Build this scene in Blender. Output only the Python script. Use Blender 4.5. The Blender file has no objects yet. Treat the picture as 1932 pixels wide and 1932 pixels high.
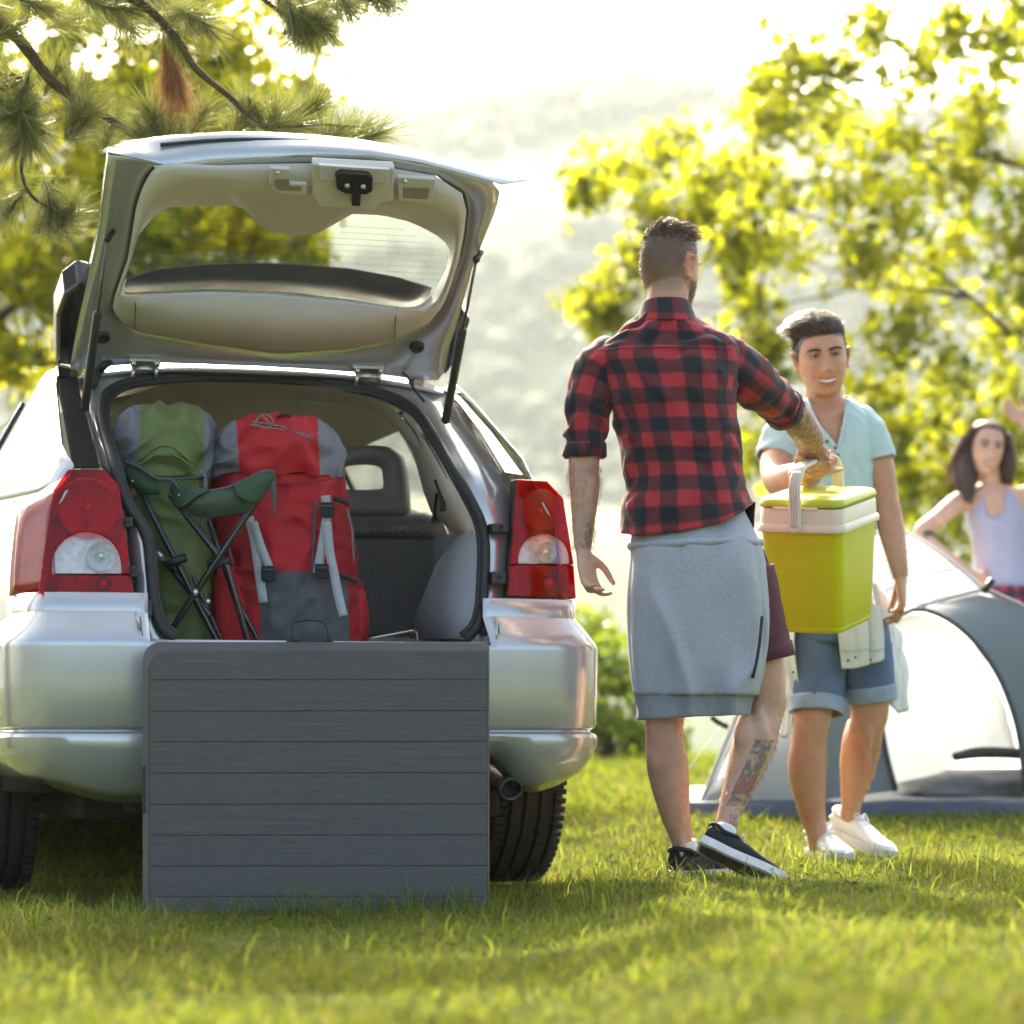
import bpy, bmesh, math, random
import numpy as np
from mathutils import Vector, Matrix, noise as mnoise
R = math.radians
sc = bpy.context.scene
col = sc.collection

# ------------------------------------------------------------------ camera, sky, sun, exposure
CH, HZ, FP = 0.38, 1400.0, 5600.0          # camera height, horizon row and focal length (rows of a 1932 px frame)
cam_d = bpy.data.cameras.new('camera'); cam = bpy.data.objects.new('camera', cam_d); col.objects.link(cam)
cam.location = (0, 0, CH); cam.rotation_euler = (R(90), 0, 0)
cam_d.sensor_width = 36; cam_d.lens = 36 * FP / 1932; cam_d.shift_y = (HZ - 966) / 1932
cam_d.clip_start = 0.05; cam_d.clip_end = 3000
cam_d.dof.use_dof = True; cam_d.dof.focus_distance = 8.15; cam_d.dof.aperture_fstop = 2.5; cam_d.dof.aperture_blades = 0
sc.camera = cam

SUN_EL, SUN_AZ = 37.0, -13.0               # azimuth measured from +Y (straight ahead) towards +X
wd = bpy.data.worlds.new('World'); sc.world = wd; wd.use_nodes = True
wn = wd.node_tree; bg = wn.nodes['Background']
sky = wn.nodes.new('ShaderNodeTexSky'); sky.sky_type = 'NISHITA'; sky.sun_disc = False
sky.sun_elevation = R(SUN_EL); sky.sun_rotation = R(SUN_AZ); sky.dust_density = 6.0; sky.ozone_density = 0.4; sky.air_density = 0.7
wn.links.new(sky.outputs[0], bg.inputs[0]); bg.inputs[1].default_value = 0.15
sun_d = bpy.data.lights.new('sun', 'SUN'); sun_d.energy = 3.3; sun_d.angle = R(0.6); sun_d.color = (1.0, 0.93, 0.82)
sun = bpy.data.objects.new('sun', sun_d); col.objects.link(sun)
sdir = Vector((math.sin(R(SUN_AZ)) * math.cos(R(SUN_EL)), math.cos(R(SUN_AZ)) * math.cos(R(SUN_EL)), math.sin(R(SUN_EL))))
sun.rotation_euler = sdir.to_track_quat('Z', 'Y').to_euler(); sun.location = sdir * 30
sc.view_settings.view_transform = 'Standard'; sc.view_settings.look = 'None'
sc.view_settings.gamma = 1.0; sc.view_settings.exposure = 2.3
sc.view_settings.use_white_balance = True; sc.view_settings.white_balance_temperature = 7050; sc.view_settings.white_balance_tint = 2
sc.render.engine = 'CYCLES'
sc.cycles.use_denoising = True
sc.cycles.max_bounces = 8; sc.cycles.transparent_max_bounces = 16; sc.cycles.volume_bounces = 1
sc.cycles.sample_clamp_indirect = 6.0
sc.cycles.use_adaptive_sampling = True

# ------------------------------------------------------------------ helpers
rng = random.Random(7); nrng = np.random.default_rng(7)
def P(px, py, Y): return Vector(((px - 966) / FP * Y, Y, CH + (HZ - py) / FP * Y))
def sstep(a, b, x):
    t = min(1, max(0, (x - a) / (b - a))); return t * t * (3 - 2 * t)
def lerp(a, b, t): return a + (b - a) * t

def mat(name, c, rough=.6, metal=0., var=.12, vscale=18., bump=0., bscale=300., coat=0., sheen=0., sss=0., spec=.5, stretch=None, hue=None, attr=None, coords='Object'):
    m = bpy.data.materials.new(name); m.use_nodes = True
    n = m.node_tree; b = n.nodes['Principled BSDF']; L = n.links
    b.inputs['Roughness'].default_value = rough; b.inputs['Metallic'].default_value = metal
    b.inputs['Coat Weight'].default_value = coat; b.inputs['Coat Roughness'].default_value = .04
    b.inputs['Sheen Weight'].default_value = sheen; b.inputs['Specular IOR Level'].default_value = spec
    if sss:
        b.inputs['Subsurface Weight'].default_value = sss; b.inputs['Subsurface Radius'].default_value = (.012, .005, .003)
        b.inputs['Subsurface Scale'].default_value = 1.0
    tc = n.nodes.new('ShaderNodeTexCoord'); src = tc.outputs[coords]
    if stretch:
        mp = n.nodes.new('ShaderNodeMapping'); mp.inputs['Scale'].default_value = stretch; L.new(src, mp.inputs[0]); src = mp.outputs[0]
    nz = n.nodes.new('ShaderNodeTexNoise'); nz.inputs['Scale'].default_value = vscale; nz.inputs['Detail'].default_value = 5
    L.new(src, nz.inputs['Vector'])
    if attr:
        at = n.nodes.new('ShaderNodeAttribute'); at.attribute_name = attr; base = at.outputs['Color']
    else:
        rg = n.nodes.new('ShaderNodeRGB'); rg.outputs[0].default_value = (*c, 1); base = rg.outputs[0]
    mr = n.nodes.new('ShaderNodeMapRange'); mr.inputs['From Min'].default_value = .25; mr.inputs['From Max'].default_value = .75
    mr.inputs['To Min'].default_value = 1 - var; mr.inputs['To Max'].default_value = 1 + var; L.new(nz.outputs[0], mr.inputs['Value'])
    mx = n.nodes.new('ShaderNodeVectorMath'); mx.operation = 'SCALE'; L.new(base, mx.inputs[0]); L.new(mr.outputs[0], mx.inputs['Scale'])
    L.new(mx.outputs[0], b.inputs['Base Color'])
    if bump:
        n2 = n.nodes.new('ShaderNodeTexNoise'); n2.inputs['Scale'].default_value = bscale; n2.inputs['Detail'].default_value = 4; L.new(src, n2.inputs['Vector'])
        bp = n.nodes.new('ShaderNodeBump'); bp.inputs['Strength'].default_value = bump; bp.inputs['Distance'].default_value = .004
        L.new(n2.outputs[0], bp.inputs['Height']); L.new(bp.outputs[0], b.inputs['Normal'])
    return m

def leafmat(name, c, tr, var=.35, rough=.45, mixv=.5, vscale=9., spec=.5):
    m = bpy.data.materials.new(name); m.use_nodes = True; n = m.node_tree; L = n.links
    b = n.nodes['Principled BSDF']; out = n.nodes['Material Output']; b.inputs['Roughness'].default_value = rough; b.inputs['Specular IOR Level'].default_value = spec
    t = n.nodes.new('ShaderNodeBsdfTranslucent'); mx = n.nodes.new('ShaderNodeMixShader'); mx.inputs[0].default_value = mixv
    at = n.nodes.new('ShaderNodeAttribute'); at.attribute_name = 'tint'
    hs = n.nodes.new('ShaderNodeMapRange'); hs.inputs['To Min'].default_value = 1 - var; hs.inputs['To Max'].default_value = 1 + var
    L.new(at.outputs['Fac'], hs.inputs['Value'])
    for colr, sh in ((c, b), (tr, t)):
        v = n.nodes.new('ShaderNodeVectorMath'); v.operation = 'SCALE'; v.inputs[0].default_value = colr; L.new(hs.outputs[0], v.inputs['Scale'])
        L.new(v.outputs[0], sh.inputs['Base Color' if sh is b else 'Color'])
    L.new(b.outputs[0], mx.inputs[1]); L.new(t.outputs[0], mx.inputs[2]); L.new(mx.outputs[0], out.inputs['Surface'])
    return m

def glassmat(name, tint=(.9, .95, .93), refl=.06, rough=.02):
    m = bpy.data.materials.new(name); m.use_nodes = True; n = m.node_tree; L = n.links
    n.nodes.remove(n.nodes['Principled BSDF']); out = n.nodes['Material Output']
    t = n.nodes.new('ShaderNodeBsdfTransparent'); t.inputs[0].default_value = (*tint, 1)
    g = n.nodes.new('ShaderNodeBsdfGlossy'); g.inputs['Roughness'].default_value = rough
    f = n.nodes.new('ShaderNodeLayerWeight'); pw = n.nodes.new('ShaderNodeMath'); pw.operation = 'POWER'; pw.inputs[1].default_value = 5
    ma = n.nodes.new('ShaderNodeMath'); ma.operation = 'MULTIPLY_ADD'; ma.inputs[1].default_value = 1 - refl; ma.inputs[2].default_value = refl
    L.new(f.outputs['Facing'], pw.inputs[0]); L.new(pw.outputs[0], ma.inputs[0])
    mx = n.nodes.new('ShaderNodeMixShader'); L.new(ma.outputs[0], mx.inputs[0]); L.new(t.outputs[0], mx.inputs[1]); L.new(g.outputs[0], mx.inputs[2])
    L.new(mx.outputs[0], out.inputs['Surface']); return m

def tag(o, label=None, cat=None, group=None, kind=None):
    for k, v in (('label', label), ('category', cat), ('group', group), ('kind', kind)):
        if v: o[k] = v
    return o
def thing(name, label, cat, loc=(0, 0, 0), rz=0, group=None):
    o = bpy.data.objects.new(name, None); col.objects.link(o); o.location = loc; o.rotation_euler = (0, 0, rz); o.empty_display_size = .1
    return tag(o, label, cat, group)
def rootloc(p):
    while p.parent: p = p.parent
    return p.location.copy()
def mesh(name, vs, fs, smooth=True):
    m = bpy.data.meshes.new(name)
    if isinstance(vs, np.ndarray): vs = vs.tolist()
    m.from_pydata([tuple(v) for v in vs], [], fs); m.validate(); m.update()
    if smooth: m.polygons.foreach_set('use_smooth', [True] * len(m.polygons))
    return m
def obj(name, vf, m, parent=None, smooth=True, world=False, bevel=0, seg=2, sub=0, solid=0, auto=None, label=None, recalc=True):
    """link (verts, faces) as one mesh object; world=True: verts are in world space"""
    vs, fs = vf
    if world and parent is not None:
        l = rootloc(parent); vs = [Vector(v) - l for v in vs]
    me = mesh(name, vs, fs, smooth)
    if recalc:
        b = bmesh.new(); b.from_mesh(me); bmesh.ops.recalc_face_normals(b, faces=b.faces); b.to_mesh(me); b.free()
    o = bpy.data.objects.new(name, me); col.objects.link(o); o.parent = parent
    if m: me.materials.append(m)
    if solid:
        s = o.modifiers.new('s', 'SOLIDIFY'); s.thickness = solid; s.offset = 0
    if bevel:
        s = o.modifiers.new('b', 'BEVEL'); s.width = bevel; s.segments = seg; s.limit_method = 'ANGLE'; s.angle_limit = R(32); s.harden_normals = False
    if sub:
        s = o.modifiers.new('u', 'SUBSURF'); s.levels = sub; s.render_levels = sub
    if auto:
        me.set_sharp_from_angle(angle=R(auto))
    if label: o['label'] = label
    return o
def join(*vfs):
    V, Fc = [], []
    for v, f in vfs:
        k = len(V); V += [Vector(q) for q in v]; Fc += [tuple(i + k for i in q) for q in f]
    return V, Fc
def xf(vf, M): return [M @ Vector(v) for v in vf[0]], vf[1]
def box(x0, x1, y0, y1, z0, z1):
    v = [(x, y, z) for z in (z0, z1) for x, y in ((x0, y0), (x1, y0), (x1, y1), (x0, y1))]
    return v, [(3, 2, 1, 0), (4, 5, 6, 7), (0, 1, 5, 4), (1, 2, 6, 5), (2, 3, 7, 6), (3, 0, 4, 7)]
def loft(rings, cap=True, closed=True):
    n = len(rings[0]); V = [Vector(p) for r in rings for p in r]; Fc = []
    for i in range(len(rings) - 1):
        for j in range(n if closed else n - 1):
            k = (j + 1) % n; Fc.append((i * n + j, i * n + k, (i + 1) * n + k, (i + 1) * n + j))
    if cap and closed:
        for r, e in ((0, 0), (len(rings) - 1, 1)):
            c = sum((Vector(p) for p in rings[r]), Vector()) / n; V.append(c); ci = len(V) - 1
            for j in range(n):
                k = (j + 1) % n; a, b = r * n + j, r * n + k
                Fc.append((a, b, ci) if e else (b, a, ci))
    return V, Fc
def crom(pts, k=6):
    """Catmull-Rom through points of any dimension"""
    A = [np.array(p, float) for p in pts]
    if len(A) < 3: return [A[0] + (A[-1] - A[0]) * t for t in np.linspace(0, 1, k + 1)]
    A = [2 * A[0] - A[1]] + A + [2 * A[-1] - A[-2]]; out = []
    for i in range(1, len(A) - 2):
        p0, p1, p2, p3 = A[i - 1:i + 3]
        for t in np.arange(0, 1, 1 / k):
            out.append(.5 * (2 * p1 + (p2 - p0) * t + (2 * p0 - 5 * p1 + 4 * p2 - p3) * t * t + (3 * p1 - p0 - 3 * p2 + p3) * t ** 3))
    out.append(A[-2]); return out
def tube(pts, r, n=10, k=5, cap=True, up=None, smooth=True, ends=False):
    """swept ellipse: pts 3-D, r scalar / list of scalars / list of (rx, ry); rx lies along 'up' x tangent"""
    m = len(pts)
    rr = [(q, q) if not isinstance(q, (tuple, list)) else tuple(q) for q in (r if isinstance(r, list) else [r] * m)]
    data = [list(p) + list(q) for p, q in zip(pts, rr)]
    A = crom(data, k) if smooth and m > 2 else [np.array(d, float) for d in data]
    if ends:
        a, b = A[0], A[-1]; da = (A[0] - A[1])[:3]; db = (A[-1] - A[-2])[:3]
        da /= max(1e-9, np.linalg.norm(da)); db /= max(1e-9, np.linalg.norm(db))
        pre = []; post = []
        for t in (.98, .8, .5):
            q = a.copy(); s = math.sqrt(1 - t * t); q[:3] += da * a[3] * t * .8; q[3:] *= s; pre.append(q)
            q = b.copy(); q[:3] += db * b[3] * t * .8; q[3:] *= s; post.append(q)
        A = pre + A + post[::-1]
    pos = [Vector(a[:3]) for a in A]; rings = []
    T = []
    for i in range(len(pos)):
        d = pos[min(i + 1, len(pos) - 1)] - pos[max(i - 1, 0)]; T.append(d.normalized() if d.length > 1e-9 else Vector((0, 0, 1)))
    u = Vector(up) if up is not None else (Vector((0, 0, 1)) if abs(T[0].z) < .9 else Vector((0, 1, 0)))
    for i in range(len(pos)):
        if up is not None: u = Vector(up)
        u = (u - T[i] * u.dot(T[i])); u = u.normalized() if u.length > 1e-6 else T[i].orthogonal().normalized()
        w = T[i].cross(u)
        rings.append([pos[i] + w * (math.cos(q) * A[i][3]) + u * (math.sin(q) * A[i][4]) for q in (2 * math.pi * j / n for j in range(n))])
    return loft(rings, cap)
def lathe(prof, n=24, axis='y', cap=False):
    """prof: list of (radius, along)"""
    rings = []
    for r, a in prof:
        ring = []
        for j in range(n):
            c, s = r * math.cos(2 * math.pi * j / n), r * math.sin(2 * math.pi * j / n)
            ring.append({'y': (c, a, s), 'x': (a, c, s), 'z': (c, s, a)}[axis])
        rings.append(ring)
    return loft(rings, cap)
def ball(c, r, n=12, m=8):
    r = r if isinstance(r, (tuple, list)) else (r, r, r)
    rings = [[(c[0] + r[0] * math.sin(t) * math.cos(q), c[1] + r[1] * math.sin(t) * math.sin(q), c[2] + r[2] * math.cos(t)) for q in (2 * math.pi * j / n for j in range(n))]
             for t in (math.pi * (i + .02) / (m + .04) for i in range(m + 1))]
    return loft(rings, True)
def prism(poly, off):
    """poly: 3-D polygon, off: vector of extrusion; ngon caps"""
    n = len(poly); a = [Vector(p) for p in poly]; b = [p + Vector(off) for p in a]
    return a + b, [tuple(range(n))[::-1], tuple(range(n, 2 * n))] + [(i, (i + 1) % n, n + (i + 1) % n, n + i) for i in range(n)]
def ribbon(pts, w, side, k=5, th=.0015, smooth=True):
    """flat strap along pts, width w along the vector 'side' (scalar or list)"""
    A = [Vector(p) for p in (crom([tuple(p) for p in pts], k) if smooth and len(pts) > 2 else pts)]
    rings = []
    for i, p in enumerate(A):
        t = (A[min(i + 1, len(A) - 1)] - A[max(i - 1, 0)]).normalized(); s = Vector(side); s = (s - t * s.dot(t)).normalized(); nn = t.cross(s)
        ww = w if not isinstance(w, list) else float(np.interp(i / (len(A) - 1), np.linspace(0, 1, len(w)), w))
        rings.append([p + s * ww / 2 + nn * th, p - s * ww / 2 + nn * th, p - s * ww / 2 - nn * th, p + s * ww / 2 - nn * th])
    return loft(rings, True)
def gridsurf(f, nu, nv):
    V = [Vector(f(i / nu, j / nv)) for j in range(nv + 1) for i in range(nu + 1)]
    return V, [(j * (nu + 1) + i, j * (nu + 1) + i + 1, (j + 1) * (nu + 1) + i + 1, (j + 1) * (nu + 1) + i) for j in range(nv) for i in range(nu)]
def fuse(vf, voxel, smooth=4, fac=.5):
    """one continuous surface out of overlapping closed shapes"""
    me = mesh('tmp', vf[0], vf[1]); b = bmesh.new(); b.from_mesh(me); bmesh.ops.recalc_face_normals(b, faces=b.faces); b.to_mesh(me); b.free()
    o = bpy.data.objects.new('tmp', me); col.objects.link(o)
    r = o.modifiers.new('r', 'REMESH'); r.mode = 'VOXEL'; r.voxel_size = voxel
    s = o.modifiers.new('s', 'SMOOTH'); s.factor = fac; s.iterations = smooth
    dg = bpy.context.evaluated_depsgraph_get(); dg.update()
    m2 = bpy.data.meshes.new_from_object(o.evaluated_get(dg))
    V = np.empty(len(m2.vertices) * 3); m2.vertices.foreach_get('co', V); V = V.reshape(-1, 3)
    fs = [tuple(p.vertices) for p in m2.polygons]
    bpy.data.objects.remove(o); bpy.data.meshes.remove(me); bpy.data.meshes.remove(m2)
    return V, fs
def colattr(o, name, arr):
    a = o.data.color_attributes.new(name, 'FLOAT_COLOR', 'POINT'); x = np.ones((len(arr), 4)); x[:, :3] = arr; a.data.foreach_set('color', x.ravel())
def wrinkle(vf, amp, freq, seed=0., stretch=(1, 1, 1), ridged=True):
    V, Fc = vf; V = [Vector(v) for v in V]; N = [Vector() for _ in V]
    for f in Fc:
        n = (V[f[1]] - V[f[0]]).cross(V[f[2]] - V[f[0]])
        for i in f: N[i] += n
    out = []
    for v, n in zip(V, N):
        q = Vector((v.x * freq * stretch[0] + seed, v.y * freq * stretch[1] - seed, v.z * freq * stretch[2]))
        d = mnoise.noise(q + Vector((0, 0, 1.7 * mnoise.noise(q * .6))))
        if ridged: d = 1 - 2.2 * abs(d) - .5
        d += .4 * mnoise.noise(q * 2.3)
        out.append(v + (n.normalized() * amp * d if n.length > 1e-12 else Vector()))
    return out, Fc
def splitfaces(vf, fn):
    V, Fc = vf; out = {}
    for f in Fc:
        c = sum((Vector(V[i]) for i in f), Vector()) / len(f); k = fn(c); d = out.setdefault(k, ({}, []))
        d[1].append(tuple(d[0].setdefault(i, len(d[0])) for i in f))
    return {k: ([V[i] for i in d], fs) for k, (d, fs) in out.items()}
def resamp(pts, n):
    A = np.array([tuple(p) for p in pts], float); L = np.concatenate([[0], np.cumsum(np.linalg.norm(np.diff(A, axis=0), axis=1))])
    return [Vector([float(np.interp(t, L, A[:, k])) for k in range(3)]) for t in np.linspace(0, L[-1], n)]
def sheet(lines, nu, nv, smooth=True):
    """surface through polylines"""
    rows = [resamp(crom([tuple(p) for p in l], 6) if smooth and len(l) > 2 else l, nu + 1) for l in lines]
    cols = [crom([tuple(r[i]) for r in rows], max(1, nv // (len(rows) - 1))) if len(rows) > 2 else [np.array(rows[0][i].lerp(rows[1][i], t)) for t in np.linspace(0, 1, nv + 1)] for i in range(nu + 1)]
    return loft([[Vector(c[j]) for c in cols] for j in range(len(cols[0]))], False, False)
def ground_z(x, y):
    z = -.075 * (1 - sstep(0., .5, x))
    z += float(np.interp(y, [0, 9.7, 11.3, 13, 20, 24, 30, 60, 120], [0, 0, .115, .185, .27, .24, -.3, -8, -22]))
    return z
# ------------------------------------------------------------------ ground, hills, haze
def fastmesh(name, V, Fq, m, tint=None, parent=None, smooth=True):
    """V (n,3) array, Fq (m,k) array of equal-sized faces"""
    me = bpy.data.meshes.new(name); k = Fq.shape[1]
    me.vertices.add(len(V)); me.vertices.foreach_set('co', np.ascontiguousarray(V, np.float32).ravel())
    me.loops.add(Fq.size); me.loops.foreach_set('vertex_index', np.ascontiguousarray(Fq, np.int32).ravel())
    me.polygons.add(len(Fq)); me.polygons.foreach_set('loop_start', np.arange(0, Fq.size, k, dtype=np.int32))
    me.polygons.foreach_set('use_smooth', np.full(len(Fq), smooth))
    me.update(calc_edges=True)
    if tint is not None:
        a = me.attributes.new('tint', 'FLOAT', 'POINT'); a.data.foreach_set('value', np.ascontiguousarray(tint, np.float32))
    if m: me.materials.append(m)
    o = bpy.data.objects.new(name, me); col.objects.link(o); o.parent = parent
    return o
def rotmats(n, g, tilt=1.0, rz=None):
    a = g.uniform(0, 2 * np.pi, n) if rz is None else rz
    b = g.normal(0, tilt, n); c = g.normal(0, tilt, n)
    def mk(x, ax):
        z, o, cs, s = np.zeros(n), np.ones(n), np.cos(x), np.sin(x)
        M = {'z': [[cs, -s, z], [s, cs, z], [z, z, o]], 'x': [[o, z, z], [z, cs, -s], [z, s, cs]], 'y': [[cs, z, s], [z, o, z], [-s, z, cs]]}[ax]
        return np.moveaxis(np.array(M), 2, 0)
    return mk(b, 'x') @ mk(c, 'y') @ mk(a, 'z')
def scatter(tv, tf, pos, rots, scale):
    tv = np.array(tv, float); n = len(pos); k = len(tv)
    V = np.einsum('nij,kj->nki', rots, tv) * np.asarray(scale).reshape(-1, 1, 1) + np.asarray(pos)[:, None, :]
    Fq = np.array(tf)[None] + (np.arange(n) * k)[:, None, None]
    return V.reshape(-1, 3), Fq.reshape(-1, len(tf[0]))

def ground_mat():
    m = mat('soil_and_turf', (.075, .085, .028), .95, var=.4, vscale=5., bump=.6, bscale=60., spec=0.)
    return m
xs = sorted(set([-900, -500, -250, -120, -60, -30, -15, -9] + list(np.arange(-6, 6.01, .15)) + [9, 15, 30, 60, 120, 250, 500, 900]))
ys = sorted(set([-200, -60, -20, -6, 0, 1.5] + list(np.arange(3, 16, .15)) + list(np.arange(16, 30, .5)) + [32, 36, 42, 50, 60, 80, 120, 200, 400, 900]))
gv = [(x, y, ground_z(x, y) + (.012 * mnoise.noise((x * 1.7, y * 1.7, 3)) if 3 < y < 16 else 0)) for y in ys for x in xs]
nx = len(xs); gf = [(j * nx + i, j * nx + i + 1, (j + 1) * nx + i + 1, (j + 1) * nx + i) for j in range(len(ys) - 1) for i in range(nx - 1)]
tag(obj('ground', (gv, gf), ground_mat()), 'gently sloping grassy ground of the camp site', 'ground', kind='structure')

hill_m = mat('hill_meadow', (.05, .075, .03), .95, var=.5, vscale=.012, coords='Object')
def hill(name, label, y0, y1, y2, ztop, seed, x0=-900, x1=900, base=-24):
    def f(u, v):
        x = lerp(x0, x1, u); y = lerp(y0, y2, v); t = sstep(y0, y1, y) if y < y1 else 1 - .3 * (y - y1) / (y2 - y1)
        n = mnoise.fractal((x * .004 + seed, y * .004, seed), 1, 2, 4)
        return (x, y, base + (ztop(x) - base) * t + n * (9 - 5 * sstep(.75, 1, t)) * t)
    o = obj(name, gridsurf(f, 70, 30), hill_m); tag(o, label, 'hill', kind='structure'); return f
zfar = lambda x: 206 + 9 * sstep(0, 140, -x) + 5 * math.sin(x * .017 + 1) + 4 * math.sin(x * .043)
f_far = hill('far_hill', 'hazy wooded ridge across the valley', 450, 1000, 1250, zfar, 3.1)
f_near = hill('low_hill', 'pale lower slope in the valley haze', 200, 440, 600, lambda x: 22 + 16 * math.sin(x * .011 + 2), 8.7, -480, 480)

# wooded slope: crowns that read as one mass
def blob_template():
    b = bmesh.new(); bmesh.ops.create_icosphere(b, subdivisions=1, radius=1)
    for v in b.verts: v.co *= 1 + .22 * mnoise.noise(v.co * 2.1)
    V = [tuple(v.co) for v in b.verts]; Fc = [tuple(q.index for q in f.verts) for f in b.faces]; b.free(); return V, Fc
bt = blob_template(); g = np.random.default_rng(4)
pos = []; scl = []
for _ in range(9500):
    u, v = .5 + g.uniform(-.21, .21), g.random() * .72; p = f_far(u, v)
    if mnoise.noise((p[0] * .008, p[1] * .008, 5)) < -.22: continue
    pos.append((p[0], p[1], p[2] + 1.5)); scl.append(g.uniform(3.0, 6.0))
for _ in range(220):
    u = .5 + g.uniform(-.21, .21); p = f_far(u, .685); pos.append((p[0], p[1] + g.uniform(-18, 6), p[2] + g.uniform(0, 5))); scl.append(g.uniform(4, 7.5))
V, Fq = scatter(bt[0], bt[1], pos, rotmats(len(pos), g, .3), scl)
tag(fastmesh('hillside_wood', V, Fq, mat('far_foliage', (.028, .046, .018), .9, var=.35, vscale=.06)), 'distant woodland covering the hazy hills', 'woodland', kind='stuff')

hz = obj('haze', box(-1100, 1100, -60, 1400, -70, 290), None)
hm = bpy.data.materials.new('hazy_air'); hm.use_nodes = True
for nd in list(hm.node_tree.nodes):
    if nd.type == 'BSDF_PRINCIPLED': hm.node_tree.nodes.remove(nd)
vol = hm.node_tree.nodes.new('ShaderNodeVolumePrincipled'); vol.inputs['Color'].default_value = (.88, .94, .97, 1)
vol.inputs['Density'].default_value = .0002; vol.inputs['Anisotropy'].default_value = .3
hm.node_tree.links.new(vol.outputs[0], hm.node_tree.nodes['Material Output'].inputs['Volume'])
hz.data.materials.append(hm); tag(hz, 'pale sunlit haze filling the valley air', 'haze', kind='stuff')

# ------------------------------------------------------------------ grass
def grass(name, label, regions, m, seed, hscale=1.0, xr=None):
    g = np.random.default_rng(seed); X = []; Y = []; H = []; W = []
    for y0, y1, dens, h, w in regions:
        n = int(dens * (y1 - y0) * (.37 * (y0 + y1) / 2 + 1.4))
        yy = g.uniform(y0, y1, n); half = .185 * yy + .7
        xx = g.uniform(-1, 1, n) * half if xr is None else g.uniform(xr[0], xr[1], n)
        X.append(xx); Y.append(yy); H.append(np.full(n, h)); W.append(np.full(n, w))
    X, Y, H, W = map(np.concatenate, (X, Y, H, W)); n = len(X)
    cl = np.array([mnoise.noise((x * 2.3, y * 2.3, 1.5)) + .6 * mnoise.noise((x * 7, y * 7, 4)) for x, y in zip(X, Y)])
    keep = g.random(n) < np.clip(.72 + .6 * cl, .2, 1)
    X, Y, H, W, cl = X[keep], Y[keep], H[keep], W[keep], cl[keep]; n = len(X)
    Z = np.array([ground_z(x, y) for x, y in zip(X, Y)]) - .004
    hh = H * hscale * np.clip(1 + .45 * cl, .5, 1.7) * g.lognormal(0, .32, n)
    az = g.uniform(0, 2 * np.pi, n); bend = g.uniform(.15, 1.1, n) * hh; face = az + np.pi / 2 + g.normal(0, .4, n)
    d = np.stack([np.cos(az), np.sin(az), 0 * az], 1); s = np.stack([np.cos(face), np.sin(face), 0 * az], 1)
    b = np.stack([X, Y, Z], 1); up = np.array([0, 0, 1.])
    w = (W * g.uniform(.7, 1.3, n))[:, None]
    def at(t, ww): 
        c = b + up * (hh * (t - .25 * t * t))[:, None] + d * (bend * t * t)[:, None]; return c - s * w * ww, c + s * w * ww
    p0, p1 = at(0, .5); p2, p3 = at(.5, .45); p4, p5 = at(1.0, .04)
    V = np.stack([p0, p1, p2, p3, p4, p5], 1).reshape(-1, 3); o = np.arange(n) * 6
    Fq = np.concatenate([np.stack([o, o + 1, o + 3, o + 2], 1), np.stack([o + 2, o + 3, o + 5, o + 4], 1)])
    big = np.array([mnoise.noise((x * .9, y * .55, 21)) + .5 * mnoise.noise((x * 3.1, y * 2., 31)) for x, y in zip(X, Y)])
    tint = np.repeat(np.clip(g.normal(.48, .22, n) + .12 * cl + .42 * big, 0, 1), 6)
    return tag(fastmesh(name, V, Fq, m, tint), label, 'grass', kind='stuff')
def grassmat(name, c, tr, dry=(.30, .22, .08)):
    m = leafmat(name, c, tr, var=.5, mixv=.42, rough=.75, spec=.15); return m
gm = grassmat('grass_blade', (.078, .122, .018), (.235, .28, .02))
grass('lawn_grass', 'short green lawn grass over the whole camp site',
      [(3.3, 5.5, 9500, .025, .0034), (5.5, 10.5, 11000, .024, .0029), (10.5, 14, 3200, .032, .005), (14, 24, 900, .05, .009)], gm, 11)
gd = grassmat('dry_blade', (.24, .19, .07), (.30, .22, .07))
grass('dry_grass', 'straw coloured dry blades mixed into the lawn', [(3.3, 5.5, 3000, .024, .0034), (5.5, 10.5, 3400, .024, .003), (10.5, 20, 400, .035, .006)], gd, 12)
gt = grassmat('tall_blade', (.10, .145, .03), (.30, .33, .05))
grass('tall_grass', 'longer pale blades sticking out of the lawn', [(4.2, 7.5, 260, .060, .004), (7.5, 10.5, 420, .065, .0036)], gt, 13)

grass('tall_grass', 'longer blades standing in front of the table foot', [(7.66, 7.84, 420, .085, .0034)], gt, 14, 1.0, (-1.05, .0))
# low clover and plantain leaves between the blades
g = np.random.default_rng(77); cx_, cy_ = g.uniform(-2.2, 2.4, 9000), g.uniform(3.6, 12, 9000)
kk = np.array([mnoise.noise((x * 1.9, y * 1.9, 8)) for x, y in zip(cx_, cy_)]) > .02; cx_, cy_ = cx_[kk], cy_[kk]
cz_ = np.array([ground_z(x, y) for x, y in zip(cx_, cy_)]) + g.uniform(.008, .03, len(cx_))
V, Fq = scatter([(0, 0, 0), (.55, .5, .1), (1.1, .25, .05), (1.2, -.1, 0), (.6, -.5, .1)], [(0, 1, 2), (0, 2, 3), (0, 3, 4)], np.stack([cx_, cy_, cz_], 1), rotmats(len(cx_), g, .35), g.uniform(.008, .018, len(cx_)))
tag(fastmesh('clover', V, Fq, leafmat('clover_leaf', (.06, .10, .025), (.14, .20, .025), mixv=.35, rough=.9, spec=.05), np.repeat(g.random(len(cx_)), 5)), 'low clover leaves scattered through the lawn', 'clover', kind='stuff')
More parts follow.
